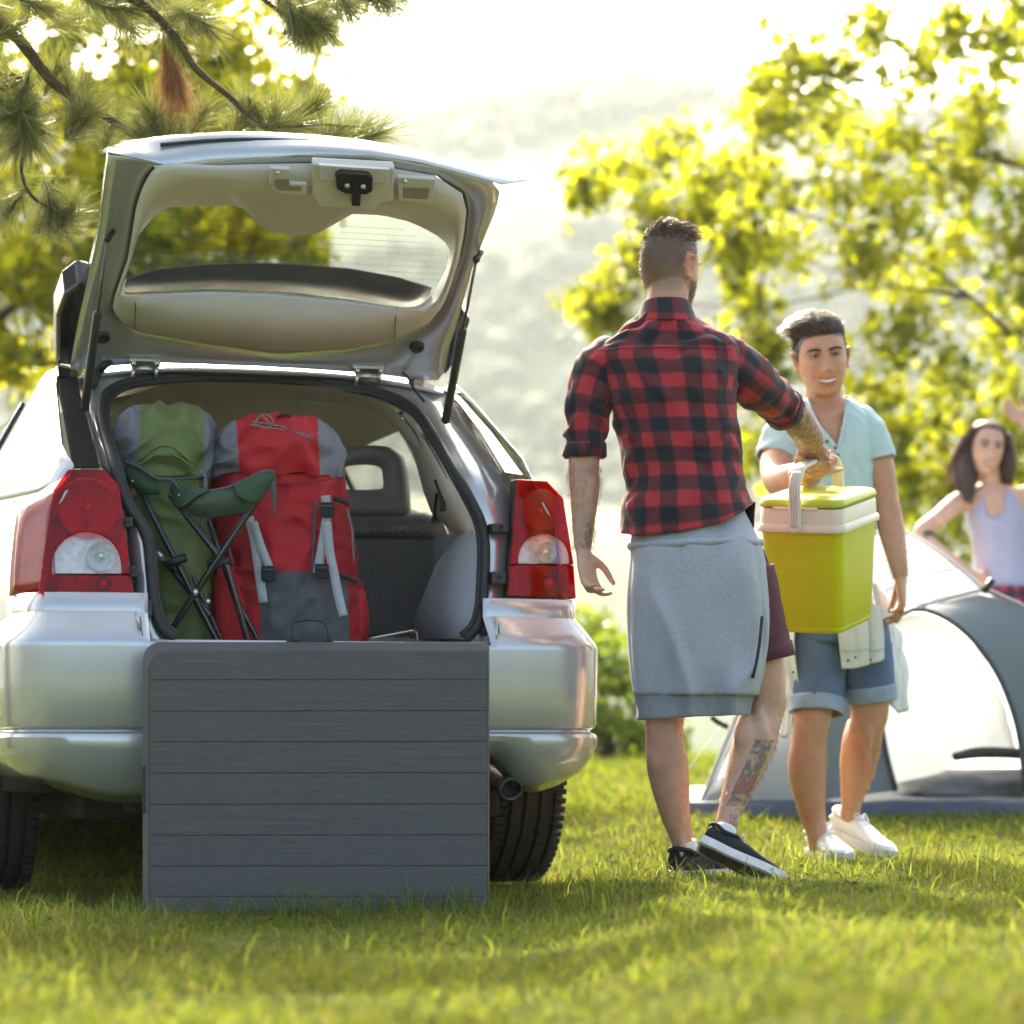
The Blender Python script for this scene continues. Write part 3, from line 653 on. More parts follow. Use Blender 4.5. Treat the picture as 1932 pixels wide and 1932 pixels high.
# tail lights
def lamp(red_up, clear, red_lo, hous, side=None):
    h = obj('tail_light', prism([CR(x, y, .035) for x, y in hous], (0, .05, 0)), plastic, car, smooth=False, bevel=.004)
    def slab(name, poly, off, th, m, bev=.003): return obj(name, prism([CR(x, y, off) for x, y in poly], (0, th, 0)), m, h, smooth=False, bevel=bev, seg=2)
    slab('red_lens', red_up, -.012, .006, lens_red); slab('clear_lens', clear, -.014, .006, lens_clr); slab('red_lens', red_lo, -.012, .006, lens_red)
    slab('reflector', red_up, .022, .006, reflr); slab('reflector', clear, .022, .006, reflm); slab('reflector', red_lo, .022, .006, reflr)
    return h
def dome(x0, x1, y0, y1, k=14):
    cxx = (x0 + x1) / 2; return [(cxx + (x1 - x0) / 2 * math.cos(math.pi * (1 - i / k)), y1 - (y1 - y0) * math.sin(math.pi * (1 - i / k)) ** .8) for i in range(k + 1)]
d = dome(97, 230, 1003, 1083)
L1 = lamp([(128, 886), (197, 886), (225, 915), (248, 1084), (231, 1084)] + d[::-1][1:-1] + [(96, 1084), (77, 1084), (102, 924)],
     d, [(77, 1085), (248, 1085), (253, 1119), (73, 1121)], [(128, 886), (197, 886), (225, 915), (253, 1119), (73, 1121), (102, 924)])
d = dome(977, 1074, 1007, 1064)
L2 = lamp([(975, 904), (1032, 907), (1063, 940), (1083, 1065), (1075, 1065)] + d[::-1][1:-1] + [(976, 1065), (963, 1065)],
     d, [(963, 1066), (1083, 1066), (1087, 1129), (957, 1125)], [(972, 904), (1032, 907), (1063, 940), (1087, 1129), (955, 1125)])
bowl_red = mat('lamp_bowl_red', (.80, .10, .09), .22, metal=.3, var=.3, vscale=70, bump=.8, bscale=160)
def bowl(px, py, r, parent, m, off=.004):
    c = CR(px, py, off); obj('lamp_bowl', xf(lathe([(r, -.008), (r * .92, -.002), (r * .7, .008), (r * .35, .014), (.002, .016)], 24), Matrix.Translation(c)), bowl_red if m is reflr else m, parent)
    obj('bulb', ball((c.x, c.y, c.z), .013, 12, 8), mat('bulb_red', (.75, .10, .07), .15, var=.05) if m is reflr else steel, parent)
bowl(165, 958, .085, L1, reflr); bowl(190, 1050, .04, L1, reflm); bowl(195, 1102, .022, L1, reflr)
bowl(1020, 962, .06, L2, reflr); bowl(1030, 1042, .03, L2, reflm); bowl(1035, 1098, .022, L2, reflr)
for s, l in ((-1, L1), (1, L2)):                                                 # lens wrapping on to the flank
    def sw(u, v, s=s):
        z = lerp(.845, lerp(1.175, 1.10, u), v); y = lerp(.025 + .05 * v, .24 - .03 * (1 - v), u); return (s * (Sx(y, z) + .008 - .02 * max(0, .2 - u)), y, z)
    obj('side_lens', gridsurf(sw, 6, 8), mat('dark_red_lens', (.28, .006, .010), .16, var=.3, vscale=20, coat=.25, bump=.3, bscale=120), l, solid=.006)
# exhaust, wheels
e0 = CY(965, 1490, -.01); ex = obj('exhaust_pipe', tube([e0 + Vector((-.02, .5, .06)), e0 + Vector((-.02, .25, .05)), e0 + Vector((-.01, .1, .025)), e0], [(.034, .03)] * 4, 16, cap=False), rust, car, solid=.003)
obj('exhaust_bore', xf(lathe([(.026, .03), (.001, .03)], 14), Matrix.Translation(e0 + Vector((0, .0, 0)))), under_m, ex)
def wheel(x, y):
    w = .112; s = 1 if x > 0 else -1
    prof = [(.20, -w * .86), (.26, -w), (.31, -w * .99), (.332, -w * .86)]
    for gx in (-.62, -.22, .22, .62):
        prof += [(.343, w * (gx - .06)), (.334, w * (gx - .045)), (.334, w * (gx + .045)), (.343, w * (gx + .06))]
    prof += [(.332, w * .86), (.31, w * .99), (.26, w), (.20, w * .86)]
    T = Matrix.Translation((x, y, .345))
    o = obj('wheel', xf(lathe(prof, 72, 'x'), T), tyre_m, car, auto=40)
    bl = []
    for i in range(76):
        a = 2 * math.pi * i / 76
        for g0, g1 in ((-.98, -.70), (.70, .98)):
            b = box(w * g0, w * g1, -.0085, .0085, .3325, .3458); bl.append(xf(b, T @ Matrix.Rotation(a + (.02 if g0 < 0 else 0), 4, 'X')))
        for g0, g1 in ((-.54, -.30), (-.14, .14), (.30, .54)):
            b = box(w * g0, w * g1, -.0105, .0105, .338, .3455); bl.append(xf(b, T @ Matrix.Rotation(a + .03 * g0, 4, 'X')))
    tb_ = obj('tread', join(*bl), tyre_m, o, smooth=False); tb_['kind'] = 'stuff'
    sp = [xf(box(-.012, .012, -.028, .028, .03, .205), T @ Matrix.Translation((s * w * .6, 0, 0)) @ Matrix.Rotation(2 * math.pi * i / 7, 4, 'X')) for i in range(7)]
    obj('rim', join(xf(lathe([(.205, -w * .8), (.19, -w * .6), (.185, w * .6), (.205, w * .8)], 40, 'x'), T), xf(lathe([(.002, s * w * .72), (.05, s * w * .7), (.055, s * w * .4)], 20, 'x'), T), *sp), steel, o)
for x in (-.798, .805):
    wheel(x, .85)
    wheel(x, 3.45)
# ---- raised hatch
HOUT = [(132, 700), (140, 650), (152, 590), (170, 510), (186, 440), (197, 350), (205, 287), (260, 300), (330, 316), (420, 307), (560, 291), (700, 293), (850, 321), (944, 347), (936, 392), (912, 450), (892, 500), (876, 560), (862, 610), (848, 650), (834, 716), (815, 719), (760, 712), (700, 704), (600, 697), (500, 691), (400, 687), (300, 684), (200, 690)]
TRIM = [(211, 576), (226, 530), (241, 489), (249, 440), (257, 390), (268, 355), (284, 325), (306, 307), (355, 309), (410, 312), (503, 309), (596, 308), (733, 317), (820, 331), (872, 365), (880, 400), (875, 445), (866, 490), (853, 532), (837, 576), (810, 609), (744, 642), (656, 658), (525, 665), (383, 647), (273, 628), (224, 606)]
LEDGE = [(222, 575), (234, 530), (248, 492), (262, 440), (282, 392), (300, 362), (330, 343), (380, 337), (440, 341), (505, 346), (512, 364), (585, 372), (602, 388), (700, 396), (722, 380), (745, 388), (812, 388), (835, 382), (868, 410), (864, 450), (856, 490), (845, 532), (828, 570), (795, 588), (650, 572), (500, 557), (380, 554), (290, 560), (240, 566)]
WIN = [(228, 556), (240, 495), (262, 442), (298, 400), (330, 389), (440, 388), (466, 396), (490, 425), (517, 440), (605, 442), (625, 425), (646, 403), (720, 406), (775, 419), (820, 441), (850, 466), (841, 510), (816, 555), (792, 578), (765, 582), (650, 563), (520, 551), (400, 548), (300, 552)]
def byangle(poly, c, n):
    ang = []
    q = poly + [poly[0]]; d = []
    for a, b in zip(q, q[1:]):
        for t in np.linspace(0, 1, 24, endpoint=False): d.append((a[0] + (b[0] - a[0]) * t, a[1] + (b[1] - a[1]) * t))
    A = [math.atan2(y - c[1], x - c[0]) for x, y in d]; out = []
    for i in range(n):
        t = -math.pi + 2 * math.pi * i / n
        j = min(range(len(d)), key=lambda k: abs((A[k] - t + math.pi) % (2 * math.pi) - math.pi)); out.append(d[j])
    return out
hc = (545, 490); NA = 120
rings = {k: byangle(v, hc, NA) for k, v in (('o', HOUT), ('t', TRIM), ('l', LEDGE), ('w', WIN))}
def hring(k, off): return [HR(x, y, off) for x, y in rings[k]]
def closering(rs):
    n = len(rs[0]); V = [p for r in rs for p in r]; return V, [(i * n + j, i * n + (j + 1) % n, (i + 1) * n + (j + 1) % n, (i + 1) * n + j) for i in range(len(rs) - 1) for j in range(n)]
def mixr(a, b, t): return [p.lerp(q, t) for p, q in zip(a, b)]
o_in, o_out = hring('o', 0.), hring('o', .07)
t0 = hring('t', .012)
hatch = obj('hatch', closering([o_out, o_in, mixr(o_in, t0, .3), mixr(mixr(o_in, t0, .55), hring('t', -.01), .35), mixr(o_in, t0, .86), t0]), paint, car, solid=.003)
w_out = hring('w', .062); skin = [p + HN * .03 for p in o_out]
obj('outer_skin', closering([o_out, skin, mixr(skin, w_out, .5), w_out]), paint, hatch)
tr0, tr1, tr2 = hring('t', .004), hring('l', -.030), hring('w', .045)
hl = hring('t', -.022)
obj('trim_panel', closering([tr0, mixr(tr0, hl, .7), mixr(hl, tr1, .35), tr1, mixr(tr1, tr2, .25), mixr(tr1, tr2, .6), tr2]), beige, hatch)
obj('rear_window', ([HR(x, y, .05) for x, y in WIN], [tuple(range(len(WIN)))]), glass, hatch, smooth=False)
band = [(230, 552), (238, 528), (290, 510), (380, 500), (470, 497), (560, 499), (660, 508), (750, 524), (815, 544), (812, 556), (790, 576), (765, 580), (650, 561), (520, 549), (400, 546), (300, 550)]
obj('glass_shade_band', prism([HR(x, y, .085) for x, y in band], HN * .004), mat('smoked_band', (.05, .042, .037), .3, var=.3, vscale=25), hatch, smooth=False)
lines = []
for k in range(9):
    y = 405 + k * 11.5
    xs_ = [x for x in range(246, 846, 12)]
    seg = [HR(x, y + (x - 246) * .055, .049) for x in xs_ if (x - 246) * .055 + y > 404 and not (470 < x < 640 and y + (x - 246) * .055 < 447) and (x > 262 + (440 - y) * .55 if y < 440 else True) and x < 836 - max(0, (440 - y) * 2.0)]
    cut = 0
    for a, b in zip(seg, seg[1:]):
        if (a - b).length < .05: lines.append((a, b))
V = []; Fc = []
for a, b in lines:
    k = len(V); V += [a, b, b + Vector((0, -.0008, .0006)), a + Vector((0, -.0008, .0006))]; Fc.append((k, k + 1, k + 2, k + 3))
obj('heater_wires', (V, Fc), mat('heater_wire', (.16, .08, .04), .6), hatch, smooth=False)
# lower lip of the hatch, seen edge-on at the top
LT_ = [(200, 287), (250, 270), (300, 262), (380, 255), (450, 252), (520, 253), (600, 257), (700, 268), (800, 288), (900, 315), (1001, 339)]
LB_ = [(206, 288), (262, 299), (330, 316), (390, 309), (450, 302), (520, 295), (600, 291), (700, 293), (790, 306), (870, 326), (946, 347)]
a_ = [HR(x, y, .10) for x, y in LT_]; b_ = [HR(x, y, .0) for x, y in LB_]
obj('lower_edge', loft([[p + HN * .02 + Vector((0, .05, .0)) for p in a_], a_, mixr(a_, b_, .12), mixr(a_, b_, .5), b_], False, False), paint, hatch, solid=.004)
tp = [p + HN * .012 + Vector((0, -.004, 0)) for p in a_[2:9]]
obj('plate_trim', ribbon([p - HN * .035 for p in tp], .008, (0, 0, 1), th=.004), gloss_blk, hatch)
# spoiler ends, black
def hprism(name, pxs, off, th, m, bev=.004, parent=hatch): return obj(name, prism([HR(x, y, off) for x, y in pxs], HN * th), m, parent, smooth=False, bevel=bev)
hprism('spoiler_end', [(106, 690), (106, 600), (122, 556), (150, 535), (175, 540), (150, 640), (140, 695)], .035, .10, gloss_blk, .012)
hprism('spoiler_end', [(872, 585), (888, 605), (862, 680), (838, 712), (845, 650), (858, 610)], .02, .09, gloss_blk, .008)
# latch housing and pockets
hprism('latch_housing', [(590, 310), (745, 318), (742, 380), (722, 384), (704, 398), (604, 392), (590, 374)], -.046, .03, beige, .006)
hprism('latch_plate', [(602, 312), (735, 320), (732, 347), (603, 340)], -.050, .01, mat('latch_plate_white', (.72, .71, .69), .35, metal=.3, var=.05), .002)
lt = hprism('latch', [(633, 332), (642, 326), (696, 330), (704, 337), (703, 362), (692, 368), (650, 366), (636, 358)], -.064, .02, plastic, .004)
hprism('latch_slot', [(666, 366), (682, 367), (680, 390), (664, 389)], -.066, .02, plastic, .003, lt)
for x, y in ((655, 350), (685, 352)):
    c = HR(x, y, -.066); obj('bolt', ball(tuple(c), (.008, .008, .008), 10, 6), steel, lt)
for q in ([(510, 318), (548, 320), (548, 346), (580, 348), (578, 370), (520, 366), (508, 350)], [(750, 334), (822, 339), (815, 386), (752, 380)]):
    h = hprism('grip_pocket', q, -.044, .014, beige, .004)
    cxq = sum(p[0] for p in q) / len(q); cyq = sum(p[1] for p in q) / len(q)
    hprism('pocket_shade', [(cxq + (x - cxq) * .72, cyq + 5 + (y - cyq) * .45) for x, y in q], -.0465, .004, mat('pocket_shadow', (.26, .22, .18), .7), .002, h)  # flat darker slab, the shade inside the pocket put into its colour
    c = HR(q[0][0] + 14, q[0][1] + 8, -.047); obj('screw', ball(tuple(c), .007, 10, 6), steel, h)
obj('trim_seam', tube([HR(256, 560, -.026), HR(254, 620, -.026)], .0012, 6), plastic, hatch); obj('trim_seam', tube([HR(748, 578, -.026), HR(744, 640, -.026)], .0012, 6), plastic, hatch)
for x, y in ((194, 636), (787, 655)):
    c = HR(x, y, -.004); M_ = Matrix.Translation(c) @ HN.to_track_quat('Z', 'Y').to_matrix().to_4x4()
    o = obj('grommet', xf(lathe([(.001, -.006), (.010, -.006), (.012, -.009), (.020, -.008), (.0225, .0), (.022, .01)], 24, 'z'), M_), rubber, hatch)
for x0, x1, y in ((252, 296, 688), (674, 718, 702)):
    h = hprism('hinge', [(x0 - 8, y - 8), (x1 + 8, y - 6), (x1 + 6, y + 6), (x0 - 6, y + 4)], -.012, .012, steel, .002)
    for xx in (x0, x1):
        obj('hinge_arm', tube([HR(xx, y + 2, -.012), CR(xx - 2, y + 26, .02)], .006, 8), steel, h); obj('bolt', ball(tuple(HR(xx, y - 2, -.016)), .009, 10, 6), steel, h)
    obj('hinge_pin', tube([HR(x0, y + 8, -.014), HR(x1, y + 9, -.014)], .008, 10), steel, h)
for a, b, c in (((203, 450), (181, 590), (160, 768)), ((899, 489), (877, 622), (841, 792))):
    A_, C_ = HR(*a, -.035), CR(*c, -.015); Yt = (Vector(P(b[0], b[1], 1.)) - Vector((0, 0, CH)))
    B_ = A_.lerp(C_, (b[1] - a[1]) / (c[1] - a[1]) * 1.0)
    st = obj('gas_strut', tube([B_, C_], .0125, 14, ends=True), plastic, car); obj('rod', tube([A_, B_], .0045, 10), rust, st)
    obj('ball_joint', join(ball(tuple(A_), .012), tube([A_, A_ + HN * .03 + Vector((.02, 0, 0))], .008, 8)), plastic, st); obj('ball_joint', ball(tuple(C_), .014), plastic, st)
wr = [HR(208, 684, -.01), HR(196, 690, -.03), HR(184, 704, -.03), CR(176, 728, .0)]
obj('wire_gaiter', tube(wr, [.010, .013, .013, .011], 10, 6), rubber, car)
obj('wiper_hose', tube([HR(760, 702, -.01), HR(772, 716, -.02), CR(782, 735, .0), CR(800, 757, .01)], .0045, 8), rubber, car)
# ---- inside
obj('headliner', gridsurf(lambda u, v: (lerp(-.56, .56, u), lerp(.66, 2.7, v), 1.515 - (.07 + .23 * (1 - sstep(.05, .16, v))) * abs(2 * u - 1) ** 5 - .03 * v), 24, 24), headl, car)
obj('dome_light', prism([CY(560, 754, 1.0), CY(692, 757, 1.0), CY(684, 764, 1.0), CY(572, 762, 1.0)], (0, .03, .02)), mat('lamp_cover', (.7, .68, .62), .3), car, bevel=.004)
obj('cargo_floor', box(-.52, .52, .16, 1.0, .66, .70), seatm, car)
def rtrim(top, bot, m, name, n=8):
    return obj(name, loft([top, bot], False, False), m, car, solid=.008)
ra = [CR(x, y, .06) for x, y in [(772, 768), (798, 795), (826, 845), (856, 900), (880, 948), (898, 990), (908, 1030)]]
rb = [CY(x, y, .75) for x, y in [(745, 800), (768, 822), (786, 870), (802, 930), (815, 965), (840, 990), (850, 1015)]]
obj('pillar_lining', loft([ra, mixr(ra, rb, .4), [p + Vector((.02, 0, 0)) for p in mixr(ra, rb, .75)], rb], False, False), headl, car, solid=.008)
ga = [CR(x, y, .06) for x, y in [(905, 1000), (908, 1050), (906, 1110), (900, 1160), (885, 1205)]]
gb = [CY(x, y, .42) for x, y in [(876, 1005), (858, 1040), (846, 1090), (838, 1140), (836, 1205)]]
gc = [CY(x, y, .62) for x, y in [(850, 1030), (822, 1072), (805, 1115), (790, 1150), (774, 1205)]]
obj('wheel_arch_lining', loft([ga, gb, gc, [p + Vector((.2, .25, 0)) for p in gc]], False, False), greyp, car, solid=.008)
obj('lining_seam', tube([CY(862, 1062, .38), CY(860, 1205, .38)], .002, 6), plastic, car)
obj('side_lining', gridsurf(lambda u, v: (-.56, lerp(.1, 1.3, u), lerp(.66, 1.15, v)), 2, 2), greyp, car)
obj('side_lining', gridsurf(lambda u, v: (.60, lerp(.5, 1.3, u), lerp(.66, 1.08, v)), 2, 2), greyp, car)
sb = [(560, 972), (680, 972), (800, 970), (836, 980), (853, 1004), (850, 1060), (838, 1100), (834, 1205), (560, 1205)]
obj('rear_seat', prism([CY(x, y, .88) for x, y in sb], (0, .14, .03)), seatm, car, bevel=.03, seg=4)
obj('rear_seat', prism([CY(x, y, .88) for x, y in [(240, 972), (420, 968), (556, 972), (556, 1205), (240, 1205)]], (0, .14, .03)), seatm, car, bevel=.03, seg=4)
obj('seat_piping', ribbon([CY(660, 1012, .872), CY(740, 1013, .872), CY(820, 1014, .872), CY(850, 1028, .872)], .006, (0, 0, 1)), plastic, car)
obj('seat_stripe', ribbon([CY(660, 1000, .874), CY(740, 998, .872), CY(835, 997, .874)], .028, (0, 0, 1)), mat('patterned_cloth', (.13, .125, .12), .9, var=.6, vscale=90), car)
ho = [(636, 975), (640, 860), (655, 843), (690, 838), (735, 841), (762, 856), (772, 890), (778, 972), (765, 980), (650, 980)]
hi = [(650, 922), (650, 882), (656, 879), (690, 877), (710, 879), (720, 884), (724, 915), (722, 922), (700, 924), (660, 924)]
A1 = byangle(ho, (690, 905), 48); B1 = byangle(hi, (690, 905), 48)
hr = [[CY(x, y, yy) for x, y in poly] for poly, yy in ((B1, .90), ([(a[0] * .6 + b[0] * .4, a[1] * .6 + b[1] * .4) for a, b in zip(A1, B1)], .855), (A1, .89), (A1, .97), (B1, .98))]
obj('head_restraint', closering([hr[0], hr[1], hr[2], hr[3], hr[4], hr[0]]), vinyl, car, sub=1)
obj('belt_buckle', tube([CY(820, 905, .5), CY(832, 930, .5), CY(836, 965, .5)], [.004, .010, .010], 8), plastic, car)
obj('seat_belt', ribbon([CY(830, 930, .6), CY(826, 965, .7), CY(822, 985, .8)], .03, (1, 0, 0)), plastic, car)
for x in (-.36, .36):
    obj('front_seat', prism([(x - .24, 1.75, .5), (x + .24, 1.75, .5), (x + .22, 1.85, 1.16), (x + .12, 1.87, 1.2), (x + .11, 1.9, 1.36), (x - .11, 1.9, 1.36), (x - .12, 1.87, 1.2), (x - .22, 1.85, 1.16)], (0, .14, 0)), seatm, car, bevel=.03, seg=3)
obj('dashboard', box(-.68, .68, 2.75, 3.1, .6, 1.08), plastic, car, bevel=.04)
obj('cabin_floor', box(-.8, .8, .2, 3.1, .30, .34), under_m, car)
obj('cargo_loop', tube([CY(700, 1204, .30), CY(768, 1192, .30), CY(784, 1192, .32), CY(788, 1206, .3)], .003, 8, 6), steel, car)
# ------------------------------------------------------------------ folding table
tbl_m = mat('charcoal_moulded_plastic', (.055, .052, .05), .55, var=.06, vscale=60)
def grain(name, c):
    m = mat(name, c, .52, var=.05, vscale=30); n = m.node_tree; L = n.links; b = n.nodes['Principled BSDF']
    tc = n.nodes.new('ShaderNodeTexCoord'); mp = n.nodes.new('ShaderNodeMapping'); mp.inputs['Scale'].default_value = (1.6, 1, 26); L.new(tc.outputs['Object'], mp.inputs[0])
    w = n.nodes.new('ShaderNodeTexNoise'); w.inputs['Scale'].default_value = 4; w.inputs['Detail'].default_value = 6; w.inputs['Distortion'].default_value = 1.1; L.new(mp.outputs[0], w.inputs['Vector'])
    w2 = n.nodes.new('ShaderNodeTexNoise'); w2.inputs['Scale'].default_value = 260; L.new(tc.outputs['Object'], w2.inputs['Vector'])
    rg = n.nodes.new('ShaderNodeMapRange'); rg.inputs['From Min'].default_value = .47; rg.inputs['From Max'].default_value = .53; L.new(w.outputs[0], rg.inputs['Value'])
    wv = n.nodes.new('ShaderNodeMath'); wv.operation = 'PINGPONG'; wv.inputs[1].default_value = .04; L.new(w.outputs[0], wv.inputs[0])
    ad = n.nodes.new('ShaderNodeMath'); ad.operation = 'MULTIPLY_ADD'; ad.inputs[1].default_value = 12; L.new(wv.outputs[0], ad.inputs[0]); L.new(w2.outputs[0], ad.inputs[2])
    bp = n.nodes.new('ShaderNodeBump'); bp.inputs['Strength'].default_value = .6; bp.inputs['Distance'].default_value = .003; L.new(ad.outputs[0], bp.inputs['Height']); L.new(bp.outputs[0], b.inputs['Normal'])
    dk = n.nodes.new('ShaderNodeMapRange'); dk.inputs['From Min'].default_value = 0; dk.inputs['From Max'].default_value = .010; dk.inputs['To Min'].default_value = .84; dk.inputs['To Max'].default_value = 1.0; L.new(wv.outputs[0], dk.inputs['Value'])
    src = b.inputs['Base Color'].links[0].from_socket; sc2 = n.nodes.new('ShaderNodeVectorMath'); sc2.operation = 'SCALE'; L.new(src, sc2.inputs[0]); L.new(dk.outputs[0], sc2.inputs['Scale']); L.new(sc2.outputs[0], b.inputs['Base Color'])
    return m
plank_m = grain('wood_grain_plastic', (.112, .102, .095))
YT = 7.86; tb0 = P(596, 1735, YT)
tab = thing('folding_table', 'folded dark grey plank-top camping table standing on the grass behind the car', 'table', tb0)
def T_(px, py, dy=0.): p = P(px, py, YT) - tb0; return Vector((p.x, p.y + dy, p.z))
def tout(x0, y0, x1, y1, r, rr=8):
    o = [(x0 + r - r * math.cos(a), y0 + r - r * math.sin(a)) for a in np.linspace(0, math.pi / 2, 7)]
    o += [(x1 - rr, y0), (x1, y0 + rr)]; o += [(x1, y1), (x0, y1)]; return o
oa = tout(268, 1211, 923, 1742, 34); ob = tout(281, 1229, 921, 1742, 38, 3)
ra_ = [T_(x, y, .012) for x, y in oa]; rb_ = [T_(x, y, -.012) for x, y in ob]; rc_ = [T_(x, y, .042) for x, y in oa]
V, Fc = loft([rc_, ra_, rb_], False); Fc.append(tuple(range(2 * len(oa), 3 * len(oa)))); Fc.append(tuple(range(len(oa)))[::-1])
obj('front_half', (V, Fc), tbl_m, tab, smooth=False, bevel=.002)
V, Fc = loft([[T_(x, y, .088) for x, y in oa], [T_(x, y, .047) for x, y in oa]], False); Fc += [tuple(range(len(oa), 2 * len(oa))), tuple(range(len(oa)))[::-1]]
obj('rear_half', (V, Fc), tbl_m, tab, smooth=False, bevel=.004)
gy = [1283, 1342, 1400, 1459, 1518, 1576, 1634, 1692]
edges_ = [1231] + gy + [1741]
for i in range(9):
    a, b = edges_[i], edges_[i + 1]; g1 = 1.0
    if i == 0:
        pts = [(284 + 36 - 36 * math.cos(q), a + 36 - 36 * math.sin(q)) for q in np.linspace(0, math.pi / 2, 7)] + [(919, a), (919, b - g1), (284, b - g1)]
    else: pts = [(284, a + g1), (919, a + g1 - 1), (919, b - g1 - 1), (284, b - g1)]
    obj('plank', prism([T_(x, y, -.0145) for x, y in pts], (0, .004, 0)), plank_m, tab, smooth=False, bevel=.0008)
obj('hinge_bracket', prism([T_(268, 1445), T_(277, 1445), T_(277, 1535), T_(268, 1535)], (0, .06, 0)), plastic, tab, smooth=False, bevel=.003)
hd = [T_(548, 1212, .03), T_(551, 1178, .03), T_(562, 1171, .03), T_(586, 1169, .03), T_(607, 1173, .03), T_(614, 1180, .03), T_(620, 1212, .03)]
h = obj('carry_handle', ribbon(hd, .022, (0, 1, 0), 6, .0022), plastic, tab)
for x in (546, 621): obj('handle_mount', prism([T_(x - 8, 1214, .02), T_(x + 8, 1214, .02), T_(x + 3, 1196, .02), T_(x - 3, 1196, .02)], (0, .022, 0)), plastic, h, bevel=.002)
obj('grip_bar', tube([T_(551, 1210, .03), T_(617, 1210, .03)], .0035, 8), plastic, h)

# ------------------------------------------------------------------ rucksacks
def fab(name, c, rough=.75, var=.14, bump=.4, bscale=700, sheen=.0): return mat(name, c, rough, var=var, vscale=25, bump=bump, bscale=bscale, sheen=sheen)
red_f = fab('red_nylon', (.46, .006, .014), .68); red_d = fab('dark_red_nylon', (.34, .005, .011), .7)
gry_f = fab('grey_nylon', (.17, .165, .18), .6); gry_d = fab('charcoal_nylon', (.085, .085, .09), .65)
grn_f = fab('olive_green_nylon', (.13, .165, .045), .55); grn_d = fab('dark_green_cloth', (.028, .075, .035), .7); blk_f = fab('black_webbing', (.018, .017, .018), .75)
strap_f = fab('pale_grey_webbing', (.40, .42, .43), .7, bump=.5)
def pack_rings(rows, Y, n=168, e=2.7):
    """rows: (py, x left, x right, depth front, depth back)"""
    R_ = crom([tuple(r) for r in rows], 18 if n > 100 else 7); rings = []
    for py, xl, xr, df, db in R_:
        c = (xl + xr) / 2; h = (xr - xl) / 2; ring = []
        for j in range(n):
            a = 2 * math.pi * j / n; ca, sa = math.cos(a), math.sin(a)
            ux = math.copysign(abs(ca) ** (2 / e), ca); uy = math.copysign(abs(sa) ** (2 / e), sa)
            yy = Y + (uy * df if uy < 0 else uy * db); p = P(c, py, Y); ring.append(Vector((p.x + ux * h / FP * Y, yy, p.z)))
        rings.append(ring)
    return loft(rings, True)
YR = 8.72; rl = P(545, 1226, YR)
rp = thing('hiking_backpack', 'tall red and grey hiking backpack with pale straps standing in the boot', 'backpack', rl)
body = wrinkle(pack_rings([(1222, 420, 690, .15, .12), (1150, 418, 688, .16, .13), (1080, 414, 676, .165, .13), (1000, 408, 664, .16, .13), (940, 404, 654, .155, .13), (900, 402, 646, .15, .12), (880, 405, 640, .14, .11)], YR), .015, 11, 2.)
front = lambda c: c.y < YR - .05
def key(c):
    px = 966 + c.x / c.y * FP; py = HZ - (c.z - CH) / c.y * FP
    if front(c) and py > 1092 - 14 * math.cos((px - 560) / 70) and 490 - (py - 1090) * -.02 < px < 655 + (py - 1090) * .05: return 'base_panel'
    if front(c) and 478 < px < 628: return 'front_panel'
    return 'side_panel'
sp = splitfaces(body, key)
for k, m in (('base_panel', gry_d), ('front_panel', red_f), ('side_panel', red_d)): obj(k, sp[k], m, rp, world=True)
hood = wrinkle(pack_rings([(905, 398, 650, .165, .13), (885, 394, 650, .178, .14), (850, 400, 646, .178, .14), (820, 420, 630, .165, .13), (800, 445, 610, .135, .11), (790, 480, 580, .09, .07)], YR), .019, 10, 7.)
sp = splitfaces(hood, lambda c: 'hood_top' if 462 - (c.z - .9) * 40 < 966 + c.x / c.y * FP < 598 + (1.35 - c.z) * 30 else 'hood_side')
obj('hood_top', sp['hood_top'], red_f, rp, world=True); obj('hood_side', sp['hood_side'], gry_f, rp, world=True)
obj('side_pocket', wrinkle(pack_rings([(1205, 660, 692, .06, .06), (1170, 662, 697, .07, .07), (1130, 664, 692, .06, .06), (1112, 668, 688, .04, .04)], YR - .02, 24), .003, 20), red_f, rp, world=True)
obj('side_pocket', wrinkle(pack_rings([(1215, 400, 490, .07, .06), (1150, 402, 480, .08, .07), (1090, 408, 470, .07, .06), (1070, 414, 460, .05, .04)], YR - .08, 24), .006, 16), red_f, rp, world=True)
def strap(pxs, Y, w, m, name='strap', parent=rp, side=(1, 0, .0)): return obj(name, ribbon([P(x, y, Y) for x, y in pxs], w, side, 5, .0012), m, parent, world=True)
YS = YR - .185
s1 = strap([(614, 935), (616, 960), (615, 985), (608, 1030), (602, 1062), (599, 1082)], YS, .026, strap_f)
strap([(617, 985), (622, 1040), (632, 1090), (640, 1130), (648, 1162)], YS - .01, .026, strap_f)
strap([(470, 975), (480, 1020), (488, 1075), (497, 1137)], YS, .026, strap_f); strap([(478, 985), (492, 1030), (508, 1070)], YS - .006, .024, strap_f)
for (x, y) in ((618, 962), (607, 1078), (506, 1082)):
    c = P(x, y, YS - .012) - rl
    bk = obj('buckle', box(c.x - .020, c.x + .020, c.y - .006, c.y + .006, c.z - .022, c.z + .022), blk_f, rp, smooth=False, bevel=.004)
    obj('buckle_bar', tube([c + Vector((-.016, -.008, .010)), c + Vector((.016, -.008, .010))], .003, 6), gry_d, bk)
obj('side_zip', tube([P(x, y, YS + .02) for x, y in [(596, 945), (592, 1000), (590, 1060), (588, 1085)]], .005, 6), gry_d, rp, world=True)
